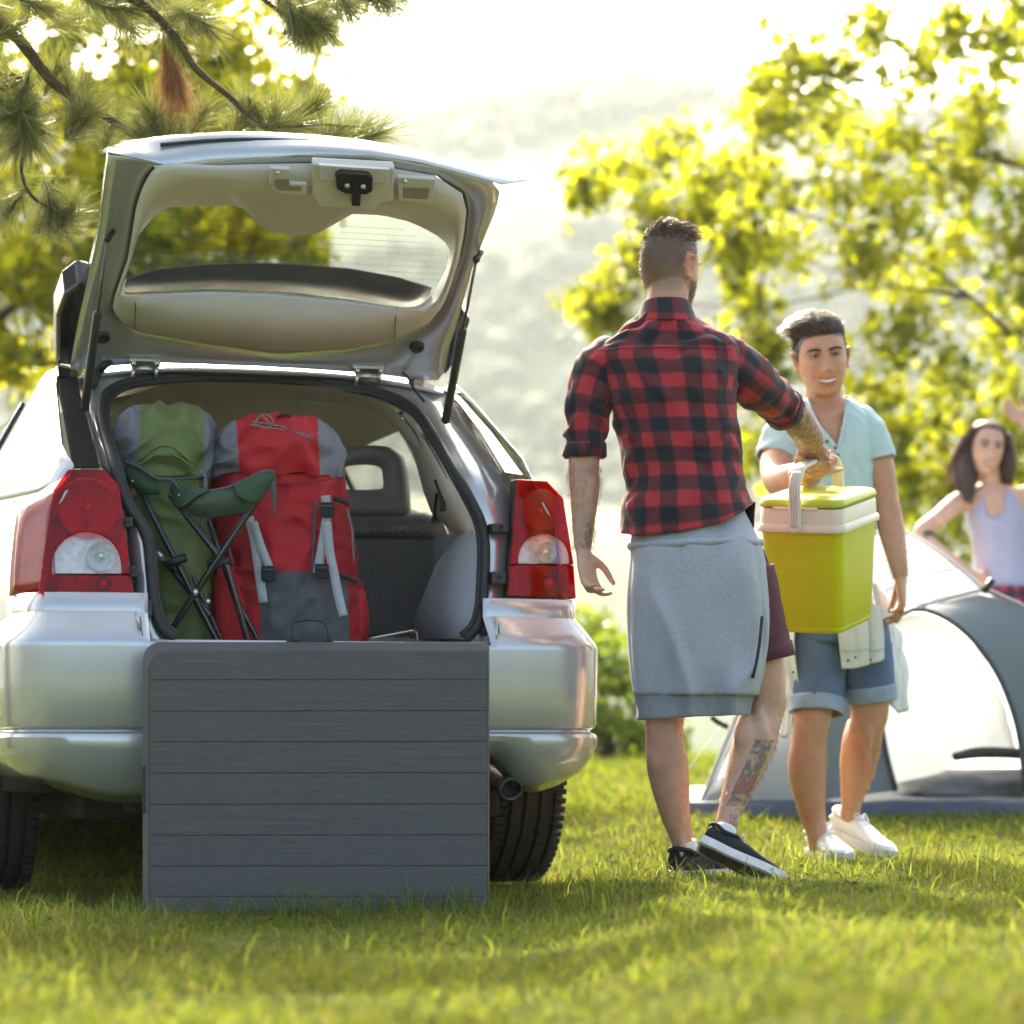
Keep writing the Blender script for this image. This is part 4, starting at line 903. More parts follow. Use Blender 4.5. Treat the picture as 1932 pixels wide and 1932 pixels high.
for q in ([(470, 800), (500, 806), (540, 812), (590, 828)], [(475, 796), (520, 802), (560, 815), (592, 824)], [(480, 800), (490, 785), (505, 782), (515, 795), (505, 808), (490, 803), (484, 792), (496, 786), (512, 800), (540, 806)]):
    obj('draw_cord', tube([P(x, y, YR - .17) for x, y in q], .0022, 6, 6), mat('flecked_cord', (.20, .19, .19), .8, var=.9, vscale=220), rp, world=True)
for q in ([(414, 960), (440, 962), (474, 975)], [(628, 940), (645, 945), (660, 952)], [(630, 1085), (655, 1090), (676, 1100)]):
    strap(q, YS + .035, .014, blk_f, 'compression_strap', rp, (0, 0, 1))
for q in ([(655, 960), (664, 1000), (668, 1060)], [(436, 985), (432, 1030), (440, 1065)]):
    obj('pocket_zip', tube([P(x, y, YS + .06) for x, y in q], .003, 6), gry_f, rp, world=True)
obj('haul_loop', tube([P(520, 800, YR - .13), P(526, 785, YR - .14), P(545, 784, YR - .14), P(552, 802, YR - .13)], .004, 8, 5), blk_f, rp, world=True)
obj('compression_seam', ribbon([P(478, 905, YS + .02), P(550, 912, YS + .012), P(628, 903, YS + .02)], .006, (0, 0, 1)), red_d, rp, world=True)

YG = 8.66; gl = P(310, 1228, YG)
gp = thing('hiking_backpack', 'olive green hiking backpack with grey top at the left of the boot', 'backpack', gl)
body = wrinkle(pack_rings([(1222, 300, 410, .12, .12), (1100, 288, 402, .13, .12), (1000, 268, 398, .13, .12), (930, 240, 396, .13, .12), (880, 226, 398, .13, .12)], YG), .010, 13, 4.)
obj('main_bag', body, grn_f, gp, world=True)
hood = wrinkle(pack_rings([(905, 224, 398, .145, .12), (880, 216, 404, .16, .13), (840, 212, 408, .165, .13), (805, 222, 402, .15, .12), (780, 242, 382, .12, .10), (768, 275, 350, .08, .07)], YG), .019, 10, 9.)
sp = splitfaces(hood, lambda c: 'hood_top' if 262 - (1.25 - c.z) * 40 < 966 + c.x / c.y * FP < 385 else 'hood_side')
obj('hood_top', sp['hood_top'], grn_f, gp, world=True); obj('hood_side', sp['hood_side'], gry_f, gp, world=True)
for q in ([(262, 868), (300, 842), (330, 846), (362, 872)], [(258, 880), (300, 856), (335, 862), (368, 886)]):
    obj('lid_fold', tube([P(x, y, YG - .166) for x, y in q], .004, 6), grn_f, gp, world=True)
obj('hood_edge', ribbon([P(238, 900, YG - .15), P(300, 905, YG - .165), P(380, 900, YG - .15)], .008, (0, 0, 1)), gry_d, gp, world=True)
obj('cord_lock', tube([P(378, 890, YG - .16), P(388, 905, YG - .17), P(384, 960, YG - .16), P(380, 1000, YG - .15)], .006, 8), mat('chequered_cord', (.16, .16, .17), .8, var=1., vscale=160), gp, world=True)
obj('loop_tag', prism([P(245, 876, YG - .15), P(262, 880, YG - .15), P(260, 892, YG - .15), P(243, 888, YG - .15)], (0, .003, 0)), strap_f, gp, world=True)

# ------------------------------------------------------------------ folded camp chair
YC = 8.46; cl_ = P(380, 1225, YC)
ch = thing('camp_chair', 'folded green cloth camp chair with black tube legs leaning in the boot', 'chair', cl_)
tube_m = mat('black_lacquered_tube', (.012, .012, .013), .25, var=.1, coat=.5)
def leg(pxs, dY, r=.0095): return obj('leg', tube([P(x, y, YC + d) for (x, y), d in zip(pxs, dY)], r, 12, 1, ends=True), tube_m, ch, world=True)
leg([(264, 925), (412, 1215)], (.03, .03)); leg([(322, 935), (428, 1068), (470, 1218)], (.0, .0, .0)); leg([(497, 925), (320, 1192)], (-.03, -.03)); leg([(300, 1045), (395, 1160)], (.06, .05))
leg([(395, 985), (440, 1120), (490, 1215)], (.07, .07, .07), .008); leg([(340, 1010), (365, 1090), (420, 1215)], (.08, .08, .08), .008)
for x, y in ((330, 1058), (412, 1063)):
    obj('leg_clip', tube([P(x - 20, y + 6, YC - .0), P(x + 22, y - 6, YC - .0)], .013, 12, 1), plastic, ch, world=True)
obj('pivot', ball(tuple(P(368, 1118, YC - .04) - cl_), .011), steel, ch); obj('pivot', ball(tuple(P(392, 1135, YC - .0) - cl_), .010), steel, ch)
obj('bare_tube', tube([P(296, 1040, YC + .055), P(308, 1056, YC + .055)], .0105, 10), steel, ch, world=True)
up = [P(330, 908, YC - .01), P(345, 925, YC - .05), P(380, 928, YC - .10), P(430, 920, YC - .10), P(470, 902, YC - .07), P(500, 889, YC - .05), P(519, 891, YC - .04)]
mid = [P(322, 920, YC), P(345, 948, YC - .06), P(380, 952, YC - .11), P(430, 948, YC - .11), P(470, 934, YC - .08), P(498, 915, YC - .05), P(517, 902, YC - .04)]
lo = [P(322, 930, YC + .01), P(350, 966, YC - .04), P(385, 977, YC - .07), P(430, 974, YC - .07), P(468, 962, YC - .05), P(496, 935, YC - .03), P(515, 908, YC - .03)]
st = obj('seat_cloth', wrinkle(sheet([up, mid, lo], 40, 12), .004, 18, 3.), mat('sage_cloth', (.065, .09, .06), .8, var=.1, bump=.3, bscale=900), ch, world=True, solid=.002)
obj('cloth_corner', wrinkle(sheet([[P(326, 902, YC - .02), P(350, 915, YC - .06), P(395, 925, YC - .115)], [P(322, 925, YC - .01), P(345, 940, YC - .065), P(372, 936, YC - .115)], [P(328, 955, YC), P(340, 958, YC - .05), P(352, 952, YC - .10)]], 12, 8), .002, 20), grn_d, ch, world=True, solid=.002)
obj('cloth_corner', wrinkle(sheet([[P(440, 916, YC - .105), P(480, 897, YC - .07), P(519, 889, YC - .05)], [P(445, 930, YC - .118), P(480, 920, YC - .085), P(517, 900, YC - .05)], [P(450, 938, YC - .118), P(484, 950, YC - .075), P(512, 912, YC - .045)]], 12, 8), .002, 20), grn_d, ch, world=True, solid=.002)
obj('cloth_corner', wrinkle(sheet([[P(236, 872, YC + .0), P(262, 884, YC - .01), P(296, 905, YC - .02)], [P(240, 900, YC), P(265, 915, YC - .02), P(300, 922, YC - .02)], [P(258, 930, YC), P(280, 934, YC - .01), P(304, 932, YC - .01)]], 12, 8), .003, 16), grn_d, ch, world=True, solid=.002)
obj('cloth_edge', tube([tuple(p) for p in [P(234, 872, YC), P(262, 882, YC - .015), P(296, 903, YC - .03), P(322, 905, YC - .03)] + up[1:]], .005, 8), gry_d, ch, world=True)
obj('strap_end', ribbon([P(512, 895, YC - .05), P(516, 930, YC - .05), P(518, 972, YC - .05)], [.022, .018, .004], (1, 0, 0)), gry_d, ch, world=True)
for x, y in ((250, 908), (338, 934)): obj('rivet', ball(tuple(P(x, y, YC - .05) - cl_), .004, 8, 6), steel, ch)

# ------------------------------------------------------------------ cool box
lime = mat('lime_plastic', (.52, .50, .004), .40, var=.07, vscale=9, bump=.05, bscale=220)
lime2 = mat('lime_lid_plastic', (.50, .52, .04), .34, var=.05, vscale=5)
cream = mat('cream_plastic', (.72, .62, .47), .38, var=.03, vscale=5); white_p = mat('white_plastic', (.74, .68, .62), .36, var=.03)
def rrect(w, d, r, z, n=6):
    out = []
    for cxs, cys, a0 in ((1, -1, -90), (1, 1, 0), (-1, 1, 90), (-1, -1, 180)):
        for k in range(n + 1):
            a = R(a0 + 90 * k / n); out.append((cxs * (w / 2 - r) + r * math.cos(a), cys * (d / 2 - r) + r * math.sin(a), z))
    return out
CM = Matrix.Translation(P(1546, 1055, 8.93)) @ Matrix.Rotation(R(11.5), 4, 'X') @ Matrix.Rotation(R(-2), 4, 'Y') @ Matrix.Rotation(R(-26), 4, 'Z') @ Matrix.Scale(1.08, 4)
cb = CM @ Vector((0, 0, -.185))
cool = thing('cool_box', 'lime green cool box with cream rim and handle carried between the two men', 'cool box', cb)
def cobj(name, vf, m, parent=cool, **k): return obj(name, xf(vf, CM), m, parent, world=True, **k)
W_, D_ = .25, .318
cobj('tub', loft([rrect(W_ * .80, D_ * .82, .03, -.178), rrect(W_ * .84, D_ * .86, .035, -.185), rrect(W_ * .87, D_ * .89, .035, -.178), rrect(W_ * .872, D_ * .892, .035, -.172), rrect(W_ * .87, D_ * .89, .035, -.169), rrect(W_ * .885, D_ * .9, .035, -.166), rrect(W_ * .92, D_ * .94, .033, -.03), rrect(W_ * .955, D_ * .965, .03, .095), rrect(W_ * .955, D_ * .965, .03, .10)], True), lime, auto=35)
cobj('rim', loft([rrect(W_ * .95, D_ * .96, .03, .096), rrect(W_ * 1.035, D_ * 1.03, .034, .096), rrect(W_ * 1.045, D_ * 1.038, .035, .102), rrect(W_ * 1.03, D_ * 1.025, .034, .112), rrect(W_ * .985, D_ * .985, .032, .118), rrect(W_ * .975, D_ * .978, .032, .155), rrect(W_ * .955, D_ * .962, .03, .160), rrect(W_ * .9, D_ * .92, .03, .160)], True), cream, auto=40)
lid = cobj('lid', loft([rrect(W_ * .95, D_ * .96, .03, .163), rrect(W_ * .985, D_ * .985, .033, .164), rrect(W_ * .99, D_ * .99, .034, .172), rrect(W_ * .97, D_ * .975, .036, .182), rrect(W_ * .90, D_ * .92, .036, .187), rrect(W_ * .6, D_ * .65, .03, .190), rrect(W_ * .2, D_ * .2, .02, .191)], True), lime2)
cobj('lid_catch', box(-.075, .055, -D_ * .499, -D_ * .46, .156, .1655), cream, lid, bevel=.002)
hw = .034
hp_ = [(-.005, -D_ * .5 - .012, .112), (-.005, -D_ * .5 - .013, .16), (-.005, -D_ * .5 - .012, .225), (-.005, -D_ * .46, .256), (-.005, -D_ * .36, .272), (-.005, 0, .278), (-.005, D_ * .36, .272), (-.005, D_ * .46, .256), (-.005, D_ * .5 + .012, .225), (-.005, D_ * .5 + .013, .16), (-.005, D_ * .5 + .012, .112)]
hnd = cobj('handle', ribbon(hp_, hw, (1, 0, 0), 7, .005), white_p, bevel=.002)
for sx in (-.0105, -.0035, .0035, .0105):
    cobj('handle_rib', tube([(q[0] + sx, q[1] + (-.0065 if q[1] < 0 else .0065), q[2] + (.006 if .1 < abs(q[1]) < .15 else 0)) for q in hp_[:4]], .0024, 6, 5), white_p, hnd)
cobj('pivot_cap', xf(lathe([(.001, -.007), (.012, -.0065), (.0168, -.004), (.017, .004)], 20), Matrix.Translation((-.005, -D_ * .5 - .011, .112))), white_p, hnd)
cobj('pivot_cap', xf(lathe([(.001, .007), (.012, .0065), (.0168, .004), (.017, -.004)], 20), Matrix.Translation((-.005, D_ * .5 + .011, .112))), white_p, hnd)

# ------------------------------------------------------------------ dome tent
def clothmat(name, c, tr, mixv=.35):
    m = leafmat(name, c, tr, var=0., mixv=mixv, rough=.6); return m
fly_m = clothmat('pale_fly_cloth', (.66, .68, .70), (.72, .74, .75), .6); slate = clothmat('slate_cloth', (.13, .16, .175), (.10, .13, .14), .25)
white_c = clothmat('white_inner_cloth', (.82, .82, .81), (.85, .85, .83), .65); navy = clothmat('groundsheet_cloth', (.045, .06, .10), (.02, .02, .03), .1)
pole_m = mat('tent_pole', (.30, .30, .32), .4, metal=.3)
FL = Vector((.70, 11.25, .10)); FR = Vector((2.62, 11.25, .12)); BL = Vector((1.0, 12.55, .165)); BR = Vector((2.62, 12.45, .17))
AP = P(1857, 1118, 11.55); PK = P(1692, 1000, 12.0); PK2 = AP + Vector((.12, .55, -.16))
tent = thing('dome_tent', 'pale grey and slate dome tent with its white door open, behind the men', 'tent', (FL.x, FL.y, .1))
def arc(a, b, bulge, n=13):
    o = []
    for t in np.linspace(0, 1, n):
        p = a.lerp(b, t); p.z += bulge * math.sin(math.pi * t) ; o.append(p)
    return o
cL = arc(FL, AP, .20); cR = arc(FR, AP, .16); pL = arc(FL, PK, .28); pB = arc(BL, PK, .30); pR = arc(FR, PK2, .18); pC = arc(BR, PK2, .22); rdg = [AP.lerp(PK, t) + Vector((0, 0, .02 * math.sin(math.pi * t))) for t in np.linspace(0, 1, 13)]
def patch(a, b, n=20, m=10, bulge=0., out=Vector((0, -1, .4))):
    A, B = resamp(a, n + 1), resamp(b, n + 1)
    return loft([[A[i].lerp(B[i], j / m) + out * (bulge * math.sin(math.pi * j / m) * math.sin(math.pi * min(1, i / n + .1))) for i in range(n + 1)] for j in range(m + 1)], False, False)
tobj = lambda n, vf, m, p=tent, **k: obj(n, vf, m, p, world=True, **k)
tobj('fly_panel', wrinkle(patch(cL, pL, bulge=.03), .006, 4, 1.), fly_m)
tobj('fly_panel', wrinkle(patch(pL, pB, bulge=.04, out=Vector((-1, 0, .4))), .006, 4, 2.), fly_m)
tobj('fly_panel', wrinkle(patch(cR, pR, bulge=.03), .006, 4, 3.), fly_m)
tobj('fly_panel', wrinkle(patch(rdg, [AP.lerp(PK2, t) for t in np.linspace(0, 1, 13)], bulge=.0), .004, 4, 4.), fly_m)
tobj('fly_panel', wrinkle(patch(pB, pC, bulge=.03, out=Vector((0, 1, .4))), .006, 4, 5.), fly_m)
tobj('fly_panel', patch(pR, pC, bulge=.03, out=Vector((1, 0, .4))), slate)
YD = 11.33
door = [P(x, y, YD) for x, y in [(1690, 1492), (1668, 1400), (1660, 1320), (1664, 1230), (1690, 1170), (1722, 1150), (1760, 1155), (1805, 1180), (1850, 1225), (1890, 1290), (1918, 1370), (1930, 1450), (1934, 1492)]]
outer = [p + Vector((0, 0, 0)) for p in cL[:-1]] + cR[::-1]
n_ = 36; D1 = resamp(crom([tuple(p) for p in door], 5), n_); O1 = resamp(outer, n_)
tobj('front_wall', wrinkle(loft([O1, mixr(O1, D1, .33), mixr(O1, D1, .66), D1], False, False), .006, 5, 6.), slate)
wl = [FL + Vector((.02, -.004, .0)), FL + Vector((.20, -.02, .38)), FL + Vector((.42, -.02, .60))]; wr_ = [FL + Vector((.40, -.012, 0)), FL + Vector((.45, -.03, .35)), FL + Vector((.55, -.03, .55))]
tobj('white_side_panel', wrinkle(sheet([wl, wr_], 10, 6), .005, 6), white_c)
dz = [Vector((0, .05, 0)) + P(x, y, YD + .02) for x, y in [(1672, 1355), (1666, 1300), (1668, 1230), (1692, 1176), (1724, 1157), (1760, 1162), (1802, 1186), (1846, 1230), (1884, 1294), (1910, 1372), (1922, 1440)]]
db_ = [Vector((0, .10, 0)) + P(x, y, YD + .05) for x, y in [(1693, 1478), (1720, 1474), (1750, 1466), (1785, 1455), (1800, 1440), (1806, 1428), (1830, 1424), (1860, 1420), (1890, 1418), (1910, 1416), (1922, 1418)]]
tobj('door_panel', wrinkle(sheet([dz, mixr(dz, db_, .5), db_], 30, 16), .022, 4.5, 2.), white_c)
for i, c in enumerate((cL[:-1] + cR[::-1], pL + pR[::-1] if 0 else pL, pB, rdg)):
    tobj('pole', tube([tuple(p + Vector((0, -.012, .01))) for p in c], .008, 8, 2), pole_m)
tobj('door_piping', tube([tuple(p + Vector((0, -.006, 0))) for p in D1], .010, 8, 1), mat('dark_piping', (.05, .06, .065), .7))
tobj('guy_clip', tube([P(1342, 1352, 11.1), P(1354, 1362, 11.1), P(1374, 1372, 11.1)], .010, 8), plastic)
tobj('ridge_clip', tube([tuple(AP + Vector((-.01, -.02, 0))), tuple(AP + Vector((.03, -.03, .05)))], .014, 8), plastic)
gsh = [(x, 11.12 + .05 * math.sin(x * 5), ground_z(x, 11.12) + .05) for x in np.linspace(.66, 2.9, 20)]
for i_, q_ in enumerate((([FL + Vector((.15, -.03, .42)), Vector((.45, 10.9, .02))]), ([FL + Vector((.02, -.01, .02)), FL + Vector((-.12, -.12, -.06))]))):
    tobj('guy_line', tube([tuple(q_[0]), tuple(q_[1])], .0022, 6), mat('guy_cord', (.5, .5, .45), .8)); tobj('peg', tube([tuple(q_[1] + Vector((0, 0, .03))), tuple(q_[1] + Vector((.01, .02, -.06)))], .004, 6), steel)
for t_ in (.33, .66):
    A_, B_ = resamp(cL, 14), resamp(pL, 14); tobj('fly_seam', tube([tuple(a.lerp(b, t_) + Vector((0, -.008 - .03 * math.sin(math.pi * t_), .012))) for a, b in zip(A_, B_)][2:], .0035, 6, 1), mat('seam_tape', (.40, .42, .44), .8))
tobj('groundsheet', wrinkle(loft([[Vector((x, y - .02, z - .05)) for x, y, z in gsh], [Vector(p) for p in gsh], [Vector((x, y + .25, ground_z(x, y + .25) + .045)) for x, y, z in gsh], [Vector((x, 12.4, ground_z(x, 12.4) + .03)) for x, y, z in gsh]], False, False), .012, 6, 3.), navy)
tobj('bedding', wrinkle(pack_rings([(1500, 1690, 1930, .25, .3), (1470, 1700, 1930, .25, .3), (1455, 1740, 1925, .2, .2)], 11.8, 24), .02, 9), fab('grey_bedding', (.20, .20, .21)))
tobj('door_roll', tube([P(1800, 1428, 11.36), P(1850, 1420, 11.4), P(1930, 1422, 11.4)], [.016, .022, .02], 8), fab('brown_roll', (.06, .05, .045)))
# ------------------------------------------------------------------ people
skin_m = mat('skin', (.5, .3, .2), .50, var=.12, vscale=26, bump=.22, bscale=300, sss=.12, attr='Col')
_n = skin_m.node_tree; _b = _n.nodes['Principled BSDF']; _s = _b.inputs['Base Color'].links[0].from_socket
_z = _n.nodes.new('ShaderNodeTexNoise'); _z.inputs['Scale'].default_value = 9; _z.inputs['Detail'].default_value = 6; _t = _n.nodes.new('ShaderNodeTexCoord'); _n.links.new(_t.outputs['Object'], _z.inputs['Vector'])
_r = _n.nodes.new('ShaderNodeMapRange'); _r.inputs['From Min'].default_value = .42; _r.inputs['From Max'].default_value = .75; _n.links.new(_z.outputs[0], _r.inputs['Value'])
_m = _n.nodes.new('ShaderNodeMix'); _m.data_type = 'RGBA'; _m.blend_type = 'MULTIPLY'; _m.inputs[7].default_value = (1.0, .80, .76, 1); _n.links.new(_r.outputs[0], _m.inputs[0]); _n.links.new(_s, _m.inputs[6]); _n.links.new(_m.outputs[2], _b.inputs['Base Color'])
HEADP = [(.1175, .006, .0, .02), (.114, .032, .028, .05), (.104, .050, .054, .068), (.088, .0625, .073, .082), (.065, .0705, .085, .091), (.04, .0750, .0905, .096), (.015, .0762, .092, .097), (-.012, .0748, .0905, .093), (-.035, .0715, .0895, .083), (-.058, .0665, .0885, .066), (-.078, .0595, .0875, .046), (-.095, .0495, .0855, .022), (-.107, .037, .0815, -.004), (-.1145, .023, .0745, -.03), (-.117, .010, .066, -.048)]
def gss(x, s): return math.exp(-(x / s) ** 2)
def head_vf(HM, sc_=1., fem=0., smile=1.):
    zz = [p[0] for p in HEADP][::-1]; prof = np.array(HEADP[::-1]); n = 112; rings = []
    for z in np.linspace(-.117, .1175, 84):
        w, f, b = (float(np.interp(z, prof[:, 0], prof[:, k])) for k in (1, 2, 3)); ring = []
        if fem: w *= 1 - .05 * fem - .07 * fem * sstep(-.04, -.10, z)
        for j in range(n):
            a = 2 * math.pi * j / n; c, s = math.cos(a), math.sin(a); e = 2.25 if s > 0 else 2.05
            ux, uy = math.copysign(abs(c) ** (2 / e), c), math.copysign(abs(s) ** (2 / e), s); x = w * ux
            y = uy * (f if s > 0 else b)
            if s > 0:
                ax = abs(x); d = 0.
                nz_ = float(np.interp(z, [-.050, -.046, -.040, -.034, -.015, .008, .022, .034], [0, .006, .019, .0225, .0155, .009, .004, 0]))
                d += nz_ * gss(x, float(np.interp(z, [-.045, -.02, .02], [.0115, .0095, .0085])))
                d += .0085 * gss(ax - .0135, .0055) * gss(z + .040, .0065)
                d -= .0115 * gss(ax - .031, .0150) * gss(z - .010, .0105)
                d += .0045 * gss(z - .031, .008) * gss(ax - .026, .024)
                d += .0050 * gss(ax - .044, .017) * gss(z + .018, .014)
                zm = z - smile * 8 * ax * ax
                d += .0040 * gss(zm + .0655, .0045) * gss(x, .022) + .0052 * gss(zm + .0790, .0050) * gss(x, .019) - .0055 * gss(zm + .0722, .0032) * gss(x, .027)
                d -= .0045 * smile * gss(ax - .030 - .35 * max(0, -.045 - z), .0045) * gss(z + .058, .016)
                d += .0045 * smile * gss(ax - .042, .012) * gss(z + .045, .014)
                d -= .003 * gss(z + .092, .006) * gss(x, .02); d += .006 * gss(z + .106, .011) * gss(x, .017)
                y += d * s ** .5
            ring.append(HM @ (Vector((x, y, z)) * sc_))
        rings.append(ring)
    out = [loft(rings, True)]
    for s in (-1, 1):
        E = HM @ Matrix.Scale(sc_, 4) @ Matrix.Translation((s * .0755, -.008, -.004)) @ Matrix.Rotation(R(-s * 22), 4, 'Z') @ Matrix.Rotation(R(-10), 4, 'X')
        hel = [(s * .004, .012, -.006), (s * .008, .013, .016), (s * .013, .003, .029), (s * .016, -.010, .027), (s * .016, -.017, .012), (s * .012, -.014, -.008), (s * .006, -.005, -.024), (s * .004, .005, -.030), (s * .003, .009, -.022)]
        out.append(xf(tube(hel, [.004, .0042, .0045, .0045, .0042, .004, .0045, .006, .004], 8, 4, ends=True), E))
        out.append(xf(ball((s * .004, -.002, .002), (.0055, .015, .026), 12, 8), E))
    return out
def hand_vf(w, d, n, thumb, curl=.35, s=1., spread=.06, tcurl=.4):
    """w wrist, d towards fingers, n the way the palm faces, thumb: +1/-1 side (along d x n)"""
    d = Vector(d).normalized(); n = Vector(n); n = (n - d * n.dot(d)).normalized(); t = d.cross(n) * thumb
    o = [tube([w - d * .03, w, w + d * .03 * s, w + d * .062 * s, w + d * .093 * s, w + d * .101 * s], [(.024, .021), (.027 * s, .020 * s), (.037 * s, .017 * s), (.041 * s, .0145 * s), (.040 * s, .012 * s), (.034 * s, .008 * s)], 14, 4, up=n, ends=True)]
    for i, (off, ln, r) in enumerate(((.029, .074, .0088), (.0098, .083, .0092), (-.0098, .077, .0088), (-.0285, .062, .0078))):
        p = w + d * (.090 - .004 * abs(i - 1)) * s + t * off * s; A = 0.; pts = [p - d * .012]; rs = [r * s]; cu = curl * (1 + .12 * i)
        dd = (d + t * spread * (1.2 - i)).normalized()
        for k, (fr, cf) in enumerate(((.44, .9), (.31, 1.25), (.25, .8))):
            A += cu * cf; p = p + (dd * math.cos(A) + n * math.sin(A)) * ln * fr * s; 
            if k == 0: pts.append((pts[0] + p) / 2 - n * .002); rs.append(r * s * 1.0)
            pts.append(p); rs.append(r * s * (1.0, .92, .74)[k])
        o.append(tube(pts, rs, 10, 3, ends=True))
    p = w + d * .022 * s + t * .026 * s + n * .006; a = (d * .62 + t * .70 + n * .28).normalized(); p1 = p + a * .044 * s; a2 = (d * .86 + t * (.45 - tcurl) + n * (.1 + .6 * tcurl)).normalized(); p2 = p1 + a2 * .032 * s; p3 = p2 + (a2 + n * .3 * tcurl).normalized() * .025 * s
    o.append(tube([p - a * .02, p, p1, p2, p3], [.014 * s, .0155 * s, .0112 * s, .0098 * s, .0075 * s], 10, 4, ends=True))
    return o
def px_rings(rows, n=64, e=2.3, k=6, a0=0., a1=2 * math.pi, closed=True):
    """rows: (py, x left, x right, Y, depth front, depth back)"""
    out = []; ctl = crom([tuple(r) for r in rows], k)
    for py, xl, xr, Y, df, db in ctl:
        c = P((xl + xr) / 2, py, Y); h = (xr - xl) / 2 / FP * Y; ring = []
        for j in range(n if closed else n + 1):
            a = a0 + (a1 - a0) * j / n; ca, sa = math.cos(a), math.sin(a)
            ux, uy = math.copysign(abs(ca) ** (2 / e), ca), math.copysign(abs(sa) ** (2 / e), sa)
            ring.append(Vector((c.x + ux * h, c.y + uy * (df if uy < 0 else db), c.z)))
        out.append(ring)
    return out
def toloc(V):
    V = np.asarray([tuple(v) for v in V]) if not isinstance(V, np.ndarray) else V
    return V
def bodymesh(name, parts, root, colf, voxel=.0046, sm=3, keep=()):
    V, Fc = fuse(join(*parts), voxel, sm)
    E = np.array([(f[i], f[(i + 1) % len(f)]) for f in Fc for i in range(len(f))]); n = len(V); w = np.ones(n)
    for c, r in keep:                                                             # head and hands keep their detail
        d = np.linalg.norm(V - np.array(c), axis=1); w = np.minimum(w, np.clip((d - r) / .05, 0, 1))
    deg = np.bincount(E[:, 0], minlength=n).astype(float)[:, None] + 1e-9
    for _ in range(14):
        S = np.stack([np.bincount(E[:, 0], V[E[:, 1], k], minlength=n) for k in range(3)], 1) / deg; V = V + (S - V) * (.6 * w)[:, None]
    o = obj(name, (V, Fc), skin_m, root, world=True, recalc=False)
    colattr(o, 'Col', np.array([colf(Vector(v)) for v in V])); return o
def plaidmat(name, period=.082, base=(.42, .020, .028), mid=(.105, .010, .018), dark=(.008, .008, .014)):
    m = mat(name, base, .8, var=.08, vscale=40, bump=.3, bscale=1300, sheen=.15); n = m.node_tree; L = n.links; b = n.nodes['Principled BSDF']
    at = n.nodes.new('ShaderNodeAttribute'); at.attribute_name = 'weave'; sp = n.nodes.new('ShaderNodeSeparateXYZ'); L.new(at.outputs['Vector'], sp.inputs[0])
    nz = n.nodes.new('ShaderNodeTexNoise'); nz.inputs['Scale'].default_value = 9; tc = n.nodes.new('ShaderNodeTexCoord'); L.new(tc.outputs['Object'], nz.inputs['Vector'])
    st = []
    for ax in (0, 1):
        ad = n.nodes.new('ShaderNodeMath'); ad.operation = 'MULTIPLY_ADD'; ad.inputs[1].default_value = .010; L.new(nz.outputs[0], ad.inputs[0]); L.new(sp.outputs[ax], ad.inputs[2])
        pp = n.nodes.new('ShaderNodeMath'); pp.operation = 'PINGPONG'; pp.inputs[1].default_value = period / 2; L.new(ad.outputs[0], pp.inputs[0])
        mr = n.nodes.new('ShaderNodeMapRange'); mr.interpolation_type = 'SMOOTHSTEP'; mr.inputs['From Min'].default_value = period * .19; mr.inputs['From Max'].default_value = period * .29; L.new(pp.outputs[0], mr.inputs['Value']); st.append(mr.outputs[0])
    m1 = n.nodes.new('ShaderNodeMix'); m1.data_type = 'RGBA'; m1.inputs[6].default_value = (*base, 1); m1.inputs[7].default_value = (*mid, 1); L.new(st[0], m1.inputs[0])
    m2 = n.nodes.new('ShaderNodeMix'); m2.data_type = 'RGBA'; m2.inputs[6].default_value = (*mid, 1); m2.inputs[7].default_value = (*dark, 1); L.new(st[0], m2.inputs[0])
    m3 = n.nodes.new('ShaderNodeMix'); m3.data_type = 'RGBA'; L.new(st[1], m3.inputs[0]); L.new(m1.outputs[2], m3.inputs[6]); L.new(m2.outputs[2], m3.inputs[7])
    L.new(m3.outputs[2], b.inputs['Base Color']); return m
def weave(o, rings_n, n, perim, vs, extra=1):
    """(u, v) of the cloth per vertex; vs: v for each ring"""
    k = len(o.data.vertices); A = np.zeros((k, 3))
    for i in range(min(len(vs), k // n)):
        for j in range(n): A[i * n + j] = (perim * j / n + 5, vs[i] + 5, 0)
    if k > len(vs) * n: A[len(vs) * n:] = A[len(vs) * n - 1]
    a = o.data.attributes.new('weave', 'FLOAT_VECTOR', 'POINT'); a.data.foreach_set('vector', A.ravel())
def limbsleeve(pts, rs, n=28, k=8, cap=False): return tube(pts, rs, n, k, cap)
def folds(vf, amp, freq, axis, seed, lean=.6):
    """cloth creases running across the axis of a sleeve or trouser leg"""
    V, Fc = vf; V = [Vector(v) for v in V]; N = [Vector() for _ in V]
    for f in Fc:
        nn_ = (V[f[1]] - V[f[0]]).cross(V[f[2]] - V[f[0]])
        for i in f: N[i] += nn_
    axis = Vector(axis).normalized(); out = []
    for v, n in zip(V, N):
        s = v.dot(axis); q = v - axis * s
        ph = s * freq + lean * freq * (q.x * .6 + q.y * .4) + 2.0 * mnoise.noise(v * 9 + Vector((seed, 0, 0)))
        d = math.sin(ph * 2 * math.pi) * (.5 + .8 * mnoise.noise(v * 6 + Vector((0, seed, 0)))) + .5 * mnoise.noise(v * 24)
        out.append(v + (n.normalized() * amp * d if n.length > 1e-12 else Vector()))
    return out, Fc
